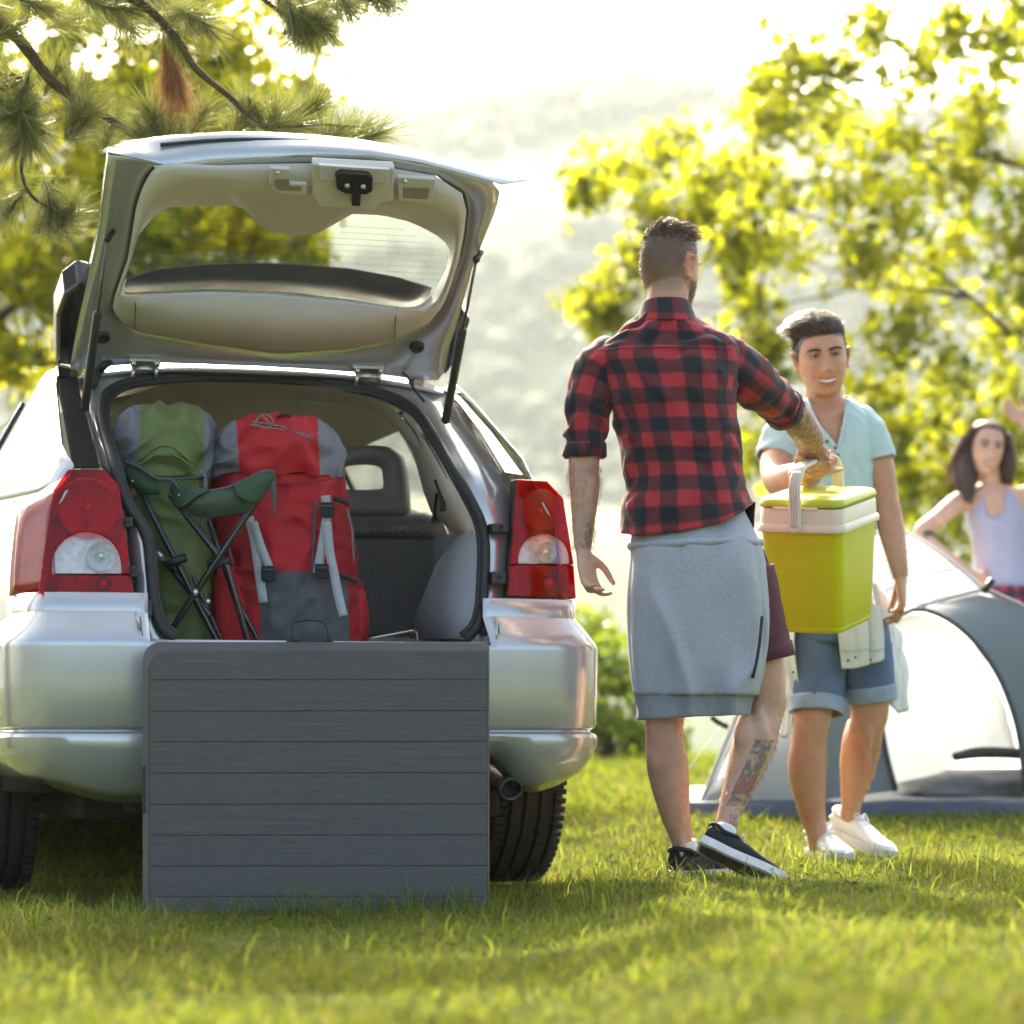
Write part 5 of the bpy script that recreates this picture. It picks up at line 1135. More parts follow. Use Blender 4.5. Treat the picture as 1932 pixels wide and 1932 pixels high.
def strands(name, roots, m, root, w=.0011, seg=5):
    """roots: (p, direction, bend vector, length)"""
    V = []; Fq = []; T = []; k = 0; l0 = np.array(rootloc(root)); g = np.random.default_rng(len(roots))
    for p, d, bnd, ln in roots:
        p = np.array(p) - l0; d = np.array(d, float); d /= np.linalg.norm(d) + 1e-9; bnd = np.array(bnd, float); tint = g.random()
        s = np.cross(d, g.normal(0, 1, 3)); s /= np.linalg.norm(s) + 1e-9
        for i in range(seg + 1):
            t = i / seg; c = p + d * ln * t + bnd * ln * t * t; ww = w * (1 - .8 * t); V += [c - s * ww, c + s * ww]; T += [tint, tint]
            if i < seg: Fq.append((k + 2 * i, k + 2 * i + 1, k + 2 * i + 3, k + 2 * i + 2))
        k += 2 * (seg + 1)
    return fastmesh(name, np.array(V), np.array(Fq), m, np.array(T), root)
def hairmat(name, c): return leafmat(name, c, tuple(q * 1.6 for q in c), var=.5, mixv=.25, rough=.38)
def headpt(HM, sc_, th, ph, lift=0.):
    """point on the skull: th round from +x, ph height angle"""
    z = .1175 * math.sin(ph); prof = np.array(HEADP[::-1]); w, f, b = (float(np.interp(z, prof[:, 0], prof[:, k])) for k in (1, 2, 3))
    c, s = math.cos(th), math.sin(th); p = Vector((w * c, (f if s > 0 else b) * s, z)); nrm = Vector((p.x / .0762 ** 2, p.y / .095 ** 2, p.z / .1175 ** 2)).normalized()
    return HM @ ((p + nrm * lift) * sc_), (HM.to_3x3() @ nrm)
def shoe(root, heel, fwd, up_, L_, um, sm_, lm, sole_h=.026, laces=5, dark_heel=None):
    """heel: sole point under the heel"""
    f = Vector(fwd).normalized(); u = Vector(up_); u = (u - f * u.dot(f)).normalized(); r = f.cross(u); M_ = Matrix((r, f, u)).transposed().to_4x4(); M_.translation = heel
    k = L_ / .29
    out = [(0, .024), (.004, .031), (.05, .034), (.10, .033), (.15, .040), (.20, .0475), (.24, .045), (.27, .033), (.286, .016), (.29, .004)]
    n = 26
    def ring(y, w, h, z0): return [Vector((w * math.copysign(abs(math.cos(a)) ** .75, math.cos(a)) * k, y * k, (z0 + h * (math.sin(a) * .5 + .5)) * k)) for a in (2 * math.pi * j / n for j in range(n))]
    # sole: stacked outlines
    def outl(o, z): 
        L1_ = [(-w - o, y) for y, w in out] + [(w + o, y) for y, w in out[::-1]]
        return [Vector((x * k, (y + (o if y > .1 else -o)) * k, (z + .012 * sstep(.22, .29, y)) * k)) for x, y in L1_]
    so = obj('shoe_sole', xf(loft([outl(-.006, 0), outl(.004, .002), outl(.005, .010), outl(.004, sole_h), outl(-.01, sole_h + .001)], True), M_), sm_, None if root is None else root, world=True, auto=50)
    so.name = 'shoe_sole'
    rows = [(-.001, .024, .030, .02), (.002, .033, .062, .02), (.02, .036, .070, .018), (.05, .036, .062, .018), (.09, .035, .066, .018), (.13, .038, .062, .018), (.17, .043, .050, .018), (.21, .0465, .040, .018), (.245, .044, .034, .019), (.272, .033, .028, .020), (.287, .016, .016, .022), (.291, .004, .006, .024)]
    rr = crom(rows, 4); up_o = obj('shoe_upper', xf(loft([ring(*q) for q in rr], True), M_), um, root, world=True)
    col_ = obj('shoe_collar', xf(tube([(.024, .09, .082), (.036, .05, .072), (.036, .015, .082), (.0, -.002, .088), (-.036, .015, .082), (-.036, .05, .072), (-.024, .09, .082), (0, .105, .084), (.024, .09, .082)], .0075 * k, 8, 5), M_ @ Matrix.Scale(k, 4)), um, up_o, world=True)
    obj('sock', xf(tube([(0, .04, .06), (0, .045, .095), (0, .043, .108)], [(.028, .034), (.030, .036), (.029, .034)], 16, 4), M_ @ Matrix.Scale(k, 4)), mat('white_sock', (.75, .73, .70), .9, bump=.3), up_o, world=True)
    for i in range(laces):
        y = .115 + i * .02; z = .083 - i * .0075
        obj('lace', xf(tube([(-.020, y, z - .006), (0, y + .006, z + .003), (.020, y, z - .006)], .0032, 6, 4), M_ @ Matrix.Scale(k, 4)), lm, up_o, world=True)
    obj('lace_bow', xf(tube([(0, .105, .088), (.018, .10, .100), (.030, .11, .090), (.004, .108, .088), (-.02, .10, .098), (-.028, .118, .080)], .003, 6, 4), M_ @ Matrix.Scale(k, 4)), lm, up_o, world=True)
    if dark_heel: obj('heel_patch', xf(tube([(.026, .012, .05), (0, -.004, .055), (-.026, .012, .05)], [(.018, .004)] * 3, 10, 4, up=(0, 0, 1)), M_ @ Matrix.Scale(k, 4)), dark_heel, up_o, world=True)
    return M_
denim = mat('blue_denim', (.10, .155, .26), .85, var=.35, vscale=7, bump=.4, bscale=900); denim_l = mat('denim_turn_up', (.28, .35, .44), .85, var=.2, vscale=14, bump=.4, bscale=900)
heather = mat('heather_grey_jersey', (.36, .365, .40), .95, var=.16, vscale=160, bump=.35, bscale=700, sheen=.2)
heather_r = mat('heather_grey_rib', (.30, .305, .335), .95, var=.12, vscale=120, bump=.6, bscale=500, stretch=(3, 3, .3))
burg = mat('burgundy_cotton', (.095, .022, .032), .85, var=.15, vscale=20, bump=.35, bscale=900)
blk_canvas = mat('black_canvas', (.016, .015, .016), .8, var=.15, bump=.4, bscale=900); white_sole = mat('white_rubber_sole', (.66, .63, .58), .55, var=.12, vscale=40)
white_lth = mat('white_leather', (.74, .73, .70), .45, var=.06, vscale=20, bump=.12, bscale=300); lace_w = mat('white_lace', (.72, .71, .69), .85); green_patch = mat('dark_green_patch', (.02, .07, .05), .6)
mint = mat('pale_mint_jersey', (.46, .60, .585), .9, var=.05, vscale=60, bump=.3, bscale=900, sheen=.2); white_cot = mat('white_cotton', (.68, .69, .67), .85, var=.06, vscale=20, bump=.3, bscale=700)
lilac = mat('lilac_jersey', (.40, .38, .52), .9, var=.06, vscale=40, bump=.25, bscale=800)
brown_h = hairmat('dark_brown_hair', (.075, .047, .028)); brown_h2 = hairmat('brown_hair', (.10, .06, .033)); long_h = hairmat('chestnut_hair', (.07, .032, .02))

def mk_eyes(HM, sc_, root, iris=(.05, .06, .04), skin=(.4, .22, .14)):
    em = mat('eye_white', (.60, .56, .53), .12); im = mat('iris', iris, .15); bm_ = mat('brow_hair', (.03, .018, .011), .8); 
    for s in (-1, 1):
        c = HM @ (Vector((s * .0315, .0775, .0085)) * sc_); e = obj('eye', ball((0, 0, 0), .0118 * sc_, 16, 10), em, root); e.location = c - rootloc(root)
        q = HM @ (Vector((s * .0310, .0883, .0075)) * sc_) - c; obj('iris', ball(tuple(q), (.0066 * sc_, .0022, .0066 * sc_), 12, 8), im, e)
        lid = [HM @ (Vector((s * x, y, z)) * sc_) for x, y, z in ((.0165, .0815, .0080), (.023, .0875, .0130), (.031, .0895, .0148), (.039, .0860, .0128), (.0455, .0790, .0070))]
        obj('upper_lid', tube(lid, [.0022, .0032, .0034, .0032, .002], 8, 4), mat('lid_skin', tuple(q * .85 for q in skin), .6), root, world=True)
        obj('lash_line', tube([p + (HM.to_3x3() @ Vector((0, .0022, -.0034))) * sc_ for p in lid], .0011, 6, 4), bm_, root, world=True)
        lo_ = [HM @ (Vector((s * x, y, z)) * sc_) for x, y, z in ((.018, .0808, .0042), (.025, .0858, .0006), (.032, .0868, -.0004), (.039, .0838, .0012), (.0445, .0785, .0045))]
        obj('lower_lid', tube(lo_, [.002, .0032, .0036, .0032, .002], 8, 4), mat('lid_skin_low', tuple(q * .95 for q in skin), .6), root, world=True)
        br = [HM @ (Vector((s * x, y, z)) * sc_) for x, y, z in ((.013, .0960, .0225), (.023, .0975, .0255), (.034, .0945, .0275), (.046, .0850, .0262), (.054, .0765, .0215))]
        obj('eyebrow', tube(br, [(.0030, .0026), (.0048, .0030), (.0046, .0030), (.0036, .0025), (.0014, .0014)], 8, 4), bm_, root, world=True)
def mk_teeth(HM, sc_, root, smile=1.):
    lm_ = mat('lip_skin', (.42, .15, .125), .4, var=.1, vscale=60, sss=.1)
    for nm, dz, r, yy in (('upper_lip', .0058, .0024, .0945), ('lower_lip', -.0078, .0034, .0945)):
        pts = [HM @ (Vector((x, yy - 16 * x * x, -.0708 + dz * (1 - (x / .03) ** 2) + smile * 8 * x * x)) * sc_) for x in np.linspace(-.028, .028, 9)]
        obj(nm, tube(pts, [r * .35, r * .7, r * .95, r, r * .9, r, r * .95, r * .7, r * .35], 8, 3), lm_, root, world=True)
    pts = [HM @ (Vector((x, .0935 - 14 * x * x, -.0708 + smile * 8 * x * x)) * sc_) for x in np.linspace(-.026, .026, 9)]
    obj('teeth', ribbon(pts, [.001, .0056, .0078, .0086, .0086, .0078, .0056, .001], HM.to_3x3() @ Vector((0, 0, 1)), 3, .0014), mat('tooth_enamel', (.78, .75, .70), .25, var=.05), root, world=True)

def body_hair(name, root, paths, n, m, ln=.016, w=.00035, seed=1):
    """fine hair on bare limbs; paths: list of (points, radii)"""
    g = random.Random(seed); rts = []
    for pts, rs in paths:
        A = crom([tuple(q) + ((r if not isinstance(r, tuple) else r[0]),) for q, r in zip(pts, rs)], 8)
        for _ in range(n):
            i = g.randrange(len(A) - 1); t = g.random(); a = A[i] + (A[i + 1] - A[i]) * t; ax = Vector((A[i + 1] - A[i])[:3]).normalized()
            u = ax.orthogonal().normalized(); v = ax.cross(u); th = g.uniform(0, 2 * math.pi); nn_ = u * math.cos(th) + v * math.sin(th)
            rts.append((Vector(a[:3]) + nn_ * a[3] * .97, nn_ * .6 + ax * .8 + Vector((g.gauss(0, .3), g.gauss(0, .3), g.gauss(0, .3))), Vector((0, 0, -.3)), ln * g.uniform(.5, 1.2)))
    return strands(name, rts, m, root, w, 2)
limb_hair = hairmat('limb_hair', (.14, .08, .045))
# ---- man in the plaid shirt, back to us
Y1_ = 8.42
m1 = thing('person', 'man in red plaid shirt with grey sweatshirt round his waist, back to us', 'person', (P(1320, 1655, 8.4).x, 8.4, 0.))
HM1 = Matrix.Translation(P(1262, 506, Y1_ + .02)) @ Matrix.Rotation(R(-38), 4, 'Z') @ Matrix.Rotation(R(-4), 4, 'X')
sk1 = np.array((.52, .30, .20)); sk1p = np.array((.58, .35, .255))
p = lambda x, y, dy=0.: P(x, y, Y1_ + dy)
parts = head_vf(HM1, 1.0)
parts.append(tube([p(1266, 480, .0), p(1262, 540, .0), p(1258, 575, -.005), p(1256, 610, -.01), p(1256, 660, 0)], [(.045, .05), (.058, .060), (.059, .062), (.070, .066), (.10, .07)], 20, 4, up=(0, 1, 0)))
parts.append(loft(px_rings([(640, 1200, 1320, Y1_, .06, .06), (685, 1145, 1365, Y1_, .08, .08), (800, 1180, 1375, Y1_, .10, .10), (960, 1195, 1395, Y1_, .10, .10), (1080, 1205, 1430, Y1_, .11, .11)], 32, 2.2, 4), True))
la = [p(1152, 690), p(1112, 760, -.01), p(1104, 850, -.02), p(1101, 880, -.02), p(1103, 920, -.03), p(1101, 980, -.045), p(1100, 1035, -.055)]
parts.append(tube(la, [(.044, .044), (.048, .048), (.044, .046), (.047, .045), (.0475, .044), (.036, .034), (.028, .024)], 18, 5))
parts += hand_vf(p(1101, 1042, -.06), (.18, -.12, -.95), (.75, -.62, .1), -1, .42, .95, tcurl=.1)
GR = CM @ Vector((0, 0, .278))
grip = (CM.to_3x3() @ Vector((0, 1, 0))).normalized()
w1 = GR - grip * .02 + Vector((-.035, -.055, .040))
ra1 = [p(1362, 690), p(1432, 722, .10), p(1488, 770, .20), p(1510, 800, .26), p(1530, 830, .36), w1]
parts.append(tube(ra1, [(.044, .044), (.048, .048), (.047, .047), (.048, .046), (.040, .038), (.029, .025)], 18, 5))
parts += hand_vf(w1, (GR - grip * .03 + Vector((.0, 0, .022))) - w1, (.45, .1, -.88), 1, 1.2, .98, tcurl=.9)
ll = [p(1275, 1080), p(1262, 1230), p(1254, 1340, -.01), p(1254, 1390, -.01), p(1260, 1450, .0), p(1273, 1530, .01), p(1287, 1590, .02), p(1292, 1630, .02)]
parts.append(tube(ll, [(.085, .085), (.075, .078), (.058, .060), (.055, .058), (.060, .062), (.045, .046), (.031, .035), (.034, .04)], 20, 5, up=(0, 1, 0)))
rl1 = [p(1375, 1080), p(1420, 1220, .03), p(1443, 1310, .04), p(1437, 1355, .03), p(1420, 1410, -.01), p(1395, 1480, -.06), p(1376, 1535, -.10), p(1370, 1562, -.12)]
parts.append(tube(rl1, [(.088, .088), (.078, .08), (.062, .064), (.058, .060), (.062, .064), (.046, .047), (.034, .037), (.034, .036)], 20, 5, up=(0, 1, 0)))
for x, y, d in ((1243, 1432, -.035), (1272, 1426, -.035), (1404, 1398, -.055), (1432, 1392, -.045)):
    parts.append(tube([p(x, y - 52, d + .022), p(x, y - 15, d), p(x + 3, y + 22, d + .004), p(x + 8, y + 62, d + .028)], [(.014, .014), (.031, .024), (.028, .022), (.010, .010)], 12, 4, ends=True))
for x, y, d in ((1286, 1585, -.018), ):
    parts.append(tube([p(x - 6, y - 45, d + .006), p(x, y, d), p(x + 2, y + 30, d - .008)], [(.010, .012), (.009, .012), (.013, .014)], 10, 4, ends=True))
for x, y, d in ((1102, 868, -.066), ):
    parts.append(ball(tuple(p(x, y, d + .03)), (.028, .024, .026), 12, 8))
HI1 = HM1.inverted(); wl1 = p(1101, 1042, -.06)
def col1(v):
    c = sk1.copy(); px = 966 + v.x / v.y * FP; py = HZ - (v.z - CH) / v.y * FP
    q = HI1 @ v
    if py < 620 and abs(q.z) < .14:
        hl_ = np.interp(q.y, [-.10, -.04, -.02, .02, .05, .075], [-.082, -.075, -.05, .0, .030, .062])   # hair line
        fade = sstep(hl_ - .012, hl_ + .10, q.z + .006 * mnoise.noise(v * 60)) 
        n = .5 + .5 * mnoise.noise(v * 300)
        c = c * (1 - min(1, .45 * sstep(hl_ - .02, hl_ + .02, q.z) + .55 * fade) * (.75 + .25 * n)) + np.array((.085, .055, .034)) * min(1, .45 * sstep(hl_ - .02, hl_ + .02, q.z) + .55 * fade) * (.75 + .25 * n)
        if q.y > .015 and q.z < -.028 + .03 * sstep(.03, .0, q.y):                             # beard
            b = sstep(-.022, -.05, q.z) * (.6 + .4 * n) * .85; c = c * (1 - b) + np.array((.07, .042, .025)) * b
        if abs(q.x) > .074 and abs(q.z) < .04: c = np.array((.58, .27, .19))
    elif py > 1015 and px < 1180: c = sk1p.copy()
    def ink(amount, k1=np.array((.05, .06, .055))): return c * (1 - amount) + k1 * amount
    if px > 1455 and py < 900 and px < 1585:                                                                # tattooed forearm and hand
        t = v * 75; r1 = mnoise.noise(t + Vector((3 * mnoise.noise(t * .6), 2, 1))); r2 = mnoise.noise(t * .5)
        c = ink((.50 if px < 1545 else .34) * sstep(-.2, .25, r1) + .10); 
        if r2 > .25: c = c * .75 + np.array((.40, .14, .09)) * .25
        elif r2 < -.3: c = c * .85 + np.array((.08, .16, .10)) * .15
    if 1085 < px < 1122 and 965 < py < 1035:
        d = ((px - 1110) / 7) ** 2 + ((py - 1010) / 26) ** 2
        if d < 1 and mnoise.noise(v * 150) > -.2: c = ink(.6)
    ax = np.interp(py, [1390, 1520], [1450, 1392])
    if 1395 < py < 1520 and abs(px - ax + 4) < 18 and v.y < Y1_ + .3:
        r1 = mnoise.noise(v * 70 + Vector((2 * mnoise.noise(v * 40), 0, 0))); c = ink(.62 * sstep(-.25, .15, r1) + .12)
        if abs(py - 1478) < 18 and r1 < -.12: c = np.array((.36, .09, .06))
        elif r1 < -.3: c = np.array((.42, .25, .10))
    if 1536 < py < 1560 and 1376 < px < 1392 and mnoise.noise(v * 200) > -.1: c = ink(.55)
    if py > 1060 and px < 1180: c = c * np.array((1.04, .93, .9))
    return c
body1 = bodymesh('body', parts, m1, col1, keep=((P(1262, 506, Y1_), .15), (w1, .13), (p(1108, 1080, -.06), .12)))
mk_eyes(HM1, 1., m1, skin=tuple(sk1))
body_hair('limb_hair', m1, [(ll[2:7], [.058, .055, .060, .045, .031]), (rl1[2:7], [.062, .058, .062, .046, .034]), (la[3:], [.047, .0475, .036, .028])], 1500, limb_hair)
# hair: clipped sides, longer on top
g_ = random.Random(5); rts = []
for _ in range(2600):
    th, ph = g_.uniform(0, 2 * math.pi), g_.uniform(.42, 1.5); y_ = math.sin(th)
    if ph < .62 + .25 * max(0, y_) : continue
    q, n_h = headpt(HM1, 1., th, ph, .001)
    loc = HM1.to_3x3().inverted() @ n_h; ln = lerp(.012, .034, sstep(.55, 1.1, ph)) * g_.uniform(.7, 1.2) + .014 * max(0, loc.y)
    d = n_h * .8 + (HM1.to_3x3() @ Vector((.25 + g_.gauss(0, .2), .65 + g_.gauss(0, .2), .30))); rts.append((q, d, (HM1.to_3x3() @ Vector((.1, .25, -.25))), ln))
strands('hair', rts, brown_h2, m1, .0013, 4)
rts = []
for _ in range(2600):
    th, ph = g_.uniform(0, 2 * math.pi), g_.uniform(-.65, .75); y_ = math.sin(th)
    lim = np.interp(y_, [-1, -.2, .25, .55], [-.62, -.45, .2, .7])
    if ph < lim or y_ > .5: continue
    q, n_h = headpt(HM1, 1., th, ph, 0.); rts.append((q, n_h + Vector((g_.gauss(0, .3), g_.gauss(0, .3), -.35)), Vector((0, 0, -.3)), lerp(.003, .009, sstep(-.4, .6, ph))))
strands('clipped_hair', rts, brown_h, m1, .0007, 2)
rts = []
for _ in range(700):
    th, ph = g_.uniform(-.3, 1.5), g_.uniform(-1.2, -.30); q, n_h = headpt(HM1, 1., th, ph, 0.)
    rts.append((q, n_h + Vector((g_.gauss(0, .3), g_.gauss(0, .3), -.4)), Vector((0, 0, -.3)), .008))
strands('beard', rts, brown_h, m1, .0006, 2)
# shirt
plaid = plaidmat('red_black_plaid')
rows = [(1004, 1174, 1420, Y1_, .148, .14), (960, 1176, 1416, Y1_, .142, .135), (900, 1180, 1402, Y1_, .128, .125), (850, 1172, 1395, Y1_, .128, .125), (800, 1160, 1391, Y1_, .13, .125), (750, 1146, 1390, Y1_, .132, .125), (710, 1130, 1392, Y1_, .128, .12), (680, 1116, 1394, Y1_, .118, .11), (658, 1120, 1388, Y1_, .105, .10), (638, 1142, 1372, Y1_, .095, .092), (618, 1176, 1342, Y1_, .088, .085), (602, 1204, 1312, Y1_ + .005, .080, .078), (590, 1214, 1304, Y1_ + .01, .074, .074)]
rings = px_rings(rows, 96, 2.35, 8); nr = len(rings)
hem = lambda px: float(np.interp(px, [1170, 1200, 1280, 1360, 1400, 1420], [1006, 1017, 1010, 994, 972, 950]))
for i, r_ in enumerate(rings):
    f_ = max(0, 1 - i / 10)
    if f_ > 0:
        for v in r_:
            px = 966 + v.x / v.y * FP
            if v.y < Y1_: v.z += f_ * (1004 - hem(px)) / FP * v.y
vf = folds(wrinkle(loft(rings, False), .011, 7, 3., (1.0, 1, .8)), .0065, 7, (.35, 0, 1), 2., .9)
sh = obj('shirt', vf, plaid, m1, world=True, solid=.003); zs = [np.mean([v.z for v in r_]) for r_ in rings]
weave(sh, nr, 96, .98, zs)
def sleeve(pts, rs, seed, nm='sleeve'):
    n = 36; vf = tube(pts, rs, n, 8, False); ax = Vector(pts[-1]) - Vector(pts[0])
    vf = folds(wrinkle(vf, .006, 14, seed), .0065, 15, ax, seed, .7)
    o = obj(nm, vf, plaid, m1, world=True, solid=.003); k = len(vf[0]) // n; weave(o, k, n, .38, list(np.linspace(0, ax.length * 1.05, k))); return o
sleeve([p(1172, 672, .01), p(1146, 684, .0), p(1124, 715, -.005), p(1110, 765, -.015), p(1105, 810, -.02), p(1104, 858, -.02)], [(.045, .06), (.062, .072), (.066, .070), (.063, .063), (.060, .059), (.054, .054)], 1.)
sleeve([p(1336, 668, .01), p(1366, 680, .02), p(1402, 706, .05), p(1440, 738, .11), p(1464, 758, .17), p(1482, 774, .21)], [(.045, .06), (.064, .074), (.070, .072), (.063, .063), (.058, .058), (.054, .054)], 2.)
for c, ax, r, sd in ((p(1104, 852, -.02), Vector((-.02, 0, -1)), .055, 3.), (p(1481, 774, .208), Vector((.5, .75, -.45)), .055, 4.)):
    M_ = Matrix.Translation(c) @ ax.to_track_quat('Z', 'Y').to_matrix().to_4x4()
    vf = xf(lathe([(r * .9, -.022), (r * 1.08, -.024), (r * 1.14, -.01), (r * 1.12, .012), (r * 1.02, .018), (r * .9, .012)], 36, 'z'), M_)
    vf = folds(wrinkle(vf, .005, 16, sd), .004, 18, ax, sd); o = obj('rolled_cuff', vf, plaid, m1, world=True); weave(o, 6, 36, .36, [0, .012, .03, .05, .06, .07])
cr_ = px_rings([(612, 1200, 1318, Y1_ + .0, .094, .078), (602, 1204, 1312, Y1_ + .0, .090, .075), (588, 1208, 1306, Y1_ + .002, .084, .072), (576, 1211, 1302, Y1_ + .004, .079, .07)], 72, 2.1, 5)
for i, r_ in enumerate(cr_):
    for v in r_: v.z += (i / len(cr_)) * .012 * max(-1, min(1, (Y1_ - v.y) / .06))
o = obj('collar', loft(cr_, False), plaid, m1, world=True, solid=.005); weave(o, len(cr_), 72, .5, list(np.linspace(0, .05, len(cr_))))
obj('yoke_seam', tube([tuple(v + Vector((0, -.006, 0))) for v in rings[min(nr - 1, 8 * 7 + 5)] if v.y < Y1_ - .02], .0014, 5, 1), mat('dark_red_thread', (.10, .012, .018), .9), sh, world=True)
# sweatshirt tied round the waist
sw = px_rings([(950, 1200, 1392, Y1_, .100, .10), (975, 1198, 1398, Y1_, .108, .11), (1005, 1193, 1420, Y1_, .128, .14), (1040, 1189, 1440, Y1_, .150, .15), (1100, 1185, 1450, Y1_, .158, .15), (1180, 1184, 1452, Y1_, .162, .15), (1250, 1188, 1444, Y1_, .160, .14), (1312, 1196, 1432, Y1_, .152, .13)], 72, 2.3, 8, R(176), R(352), False)
for i, r_ in enumerate(sw):
    f_ = max(0, 1 - i / 26)
    for v in r_: v.z += f_ * .045 * sstep(.35, .68, v.x) - f_ * .02
def drape(vf, amp, seed, zt, zb, fx=20):
    V, Fc = vf; out = []
    for v in V:
        t = max(0, min(1, (zt - v.z) / (zt - zb))); ph_ = v.x * fx * .5 + .9 * v.z + seed + 1.8 * mnoise.noise(Vector((v.x * 5, seed, v.z * 3))); d = ((1 - abs(math.sin(ph_))) ** 1.6 * 1.7 - .6) * t ** 1.2 * amp; out.append(v + Vector((0, -d, 0)))
    return out, Fc
tsw = obj('tied_sweatshirt', drape(wrinkle(loft(sw, False, False), .009, 7, 5., (1, 1, .45)), .034, 1.0, p(0, 1000).z, p(0, 1320).z, 34), heather, m1, world=True, solid=.006)
hb = px_rings([(1308, 1198, 1430, Y1_, .150, .13), (1330, 1203, 1418, Y1_, .140, .12), (1358, 1205, 1414, Y1_, .136, .12)], 72, 2.3, 6, R(176), R(352), False)
for r_ in hb:
    for v in r_: v.z += .016 * sstep(.25, .65, v.x) - .004
obj('sweatshirt_hem', drape(wrinkle(loft(hb, False, False), .003, 12, 6.), .034, 1.0, p(0, 1000).z, p(0, 1320).z, 34), heather_r, tsw, world=True, solid=.007)
obj('waist_roll', wrinkle(tube([tuple(v + Vector((0, -.003, -.006))) for v in sw[21]][::3], [.010] * 25, 10, 2), .003, 20), heather, tsw, world=True)
obj('pocket_zip', tube([p(1438, 1163, -.150), p(1434, 1205, -.156), p(1428, 1245, -.158), p(1420, 1280, -.156)], .0045, 8), mat('navy_zip', (.012, .012, .04), .6), tsw, world=True)
# shorts and shoes
obj('shorts', wrinkle(loft(px_rings([(1000, 1205, 1420, Y1_, .12, .12), (1060, 1200, 1448, Y1_, .13, .13), (1130, 1200, 1452, Y1_, .135, .13)], 40, 2.2, 6), True), .003, 12), burg, m1, world=True)
obj('shorts_leg', folds(tube([p(1395, 1080, .01), p(1418, 1170, .02), p(1438, 1246, .03)], [(.100, .10), (.093, .095), (.086, .088)], 30, 8, False, up=(0, 1, 0)), .004, 10, (0, 0, 1), 3.), burg, m1, world=True, solid=.004)
obj('shorts_leg', folds(tube([p(1270, 1080, .01), p(1264, 1170, .01), p(1260, 1246, .0)], [(.098, .10), (.092, .095), (.086, .088)], 30, 8, False, up=(0, 1, 0)), .004, 10, (0, 0, 1), 4.), burg, m1, world=True, solid=.004)
obj('turn_up', tube([p(1434, 1222, .03), p(1441, 1250, .03)], [(.091, .092), (.090, .091)], 30, 3, False, up=(0, 1, 0)), burg, m1, world=True, solid=.006)
shoe(m1, P(1296, 1652, 8.40) + Vector((-.03, 0, -.010)), (.66, .75, .0), (0, 0, 1), .285, blk_canvas, white_sole, lace_w, .024)
hl1 = P(1330, 1600, 8.24); to1 = P(1466, 1668, 8.20)
shoe(m1, hl1 + Vector((-.018, 0, .002)), to1 - hl1, (.10, .52, .85), .258, blk_canvas, white_sole, lace_w, .030)
# tread pattern panel under the raised shoe
ff = (to1 - hl1).normalized(); uu = Vector((.10, .52, .85)); uu = (uu - ff * uu.dot(ff)).normalized(); rr_ = ff.cross(uu)
nb = []
for i in range(26):
    for j in range(7):
        y = .012 + i * .0092; w = float(np.interp(y * 1.117, [0, .05, .1, .2, .25, .28], [.022, .030, .029, .042, .038, .018]))
        c = hl1 + Vector((-.018, 0, .002)) + ff * y + rr_ * (w * (j - 3) / 4.1) + uu * (-.0015 + .011 * sstep(.22, .29, y)); s_ = .0036
        nb.append(([c + rr_ * a * s_ + ff * b * s_ + uu * d * .002 for d in (-1, 1) for a, b in ((-1, 0), (0, -1), (1, 0), (0, 1))], box(0, 1, 0, 1, 0, 1)[1]))
obj('sole_plate', loft([[hl1 + Vector((-.018, 0, .002)) + ff * y + rr_ * (sx * float(np.interp(y * 1.117, [0, .05, .1, .2, .25, .28], [.020, .029, .028, .040, .036, .016]))) * .92 + uu * (-.0008 + .010 * sstep(.20, .26, y)) for y in np.linspace(.004, .25, 16)] for sx in (-1, 1)], False, False), mat('gum_plate', (.07, .04, .03), .85, var=.2), m1, world=True)
so_ = obj('sole_tread', join(*nb), mat('gum_sole', (.09, .05, .035), .8, var=.2), m1, world=True, smooth=False); so_['kind'] = 'stuff'
# ---- man in the mint T-shirt, facing us
Y2_ = 9.55
m2 = thing('person', 'smiling man in mint T-shirt and denim shorts facing the camera', 'person', (P(1590, 1625, 9.5).x, 9.5, 0.))
S2 = 1.04
HM2 = Matrix.Translation(P(1550, 676, Y2_ - .06)) @ Matrix.Rotation(R(180 + 2), 4, 'Z') @ Matrix.Rotation(R(-6), 4, 'X') @ Matrix.Rotation(R(7), 4, 'Y')
sk2 = np.array((.52, .275, .165))
p = lambda x, y, dy=0.: P(x, y, Y2_ + dy)
parts = head_vf(HM2, S2, 0, 1.0)
parts.append(tube([p(1550, 690, -.02), p(1553, 735, -.015), p(1554, 770, -.005), p(1554, 800, .0), p(1554, 850, 0)], [(.050, .05), (.060, .058), (.062, .06), (.075, .07), (.11, .08)], 20, 4, up=(0, 1, 0)))
parts.append(loft(px_rings([(752, 1528, 1594, Y2_, .055, .055), (768, 1506, 1616, Y2_, .068, .07), (790, 1484, 1632, Y2_, .085, .08), (830, 1472, 1640, Y2_, .105, .09), (900, 1466, 1638, Y2_, .112, .10), (1000, 1475, 1635, Y2_, .10, .10), (1100, 1478, 1635, Y2_, .10, .10), (1190, 1480, 1640, Y2_, .11, .11)], 40, 2.3, 4), True))
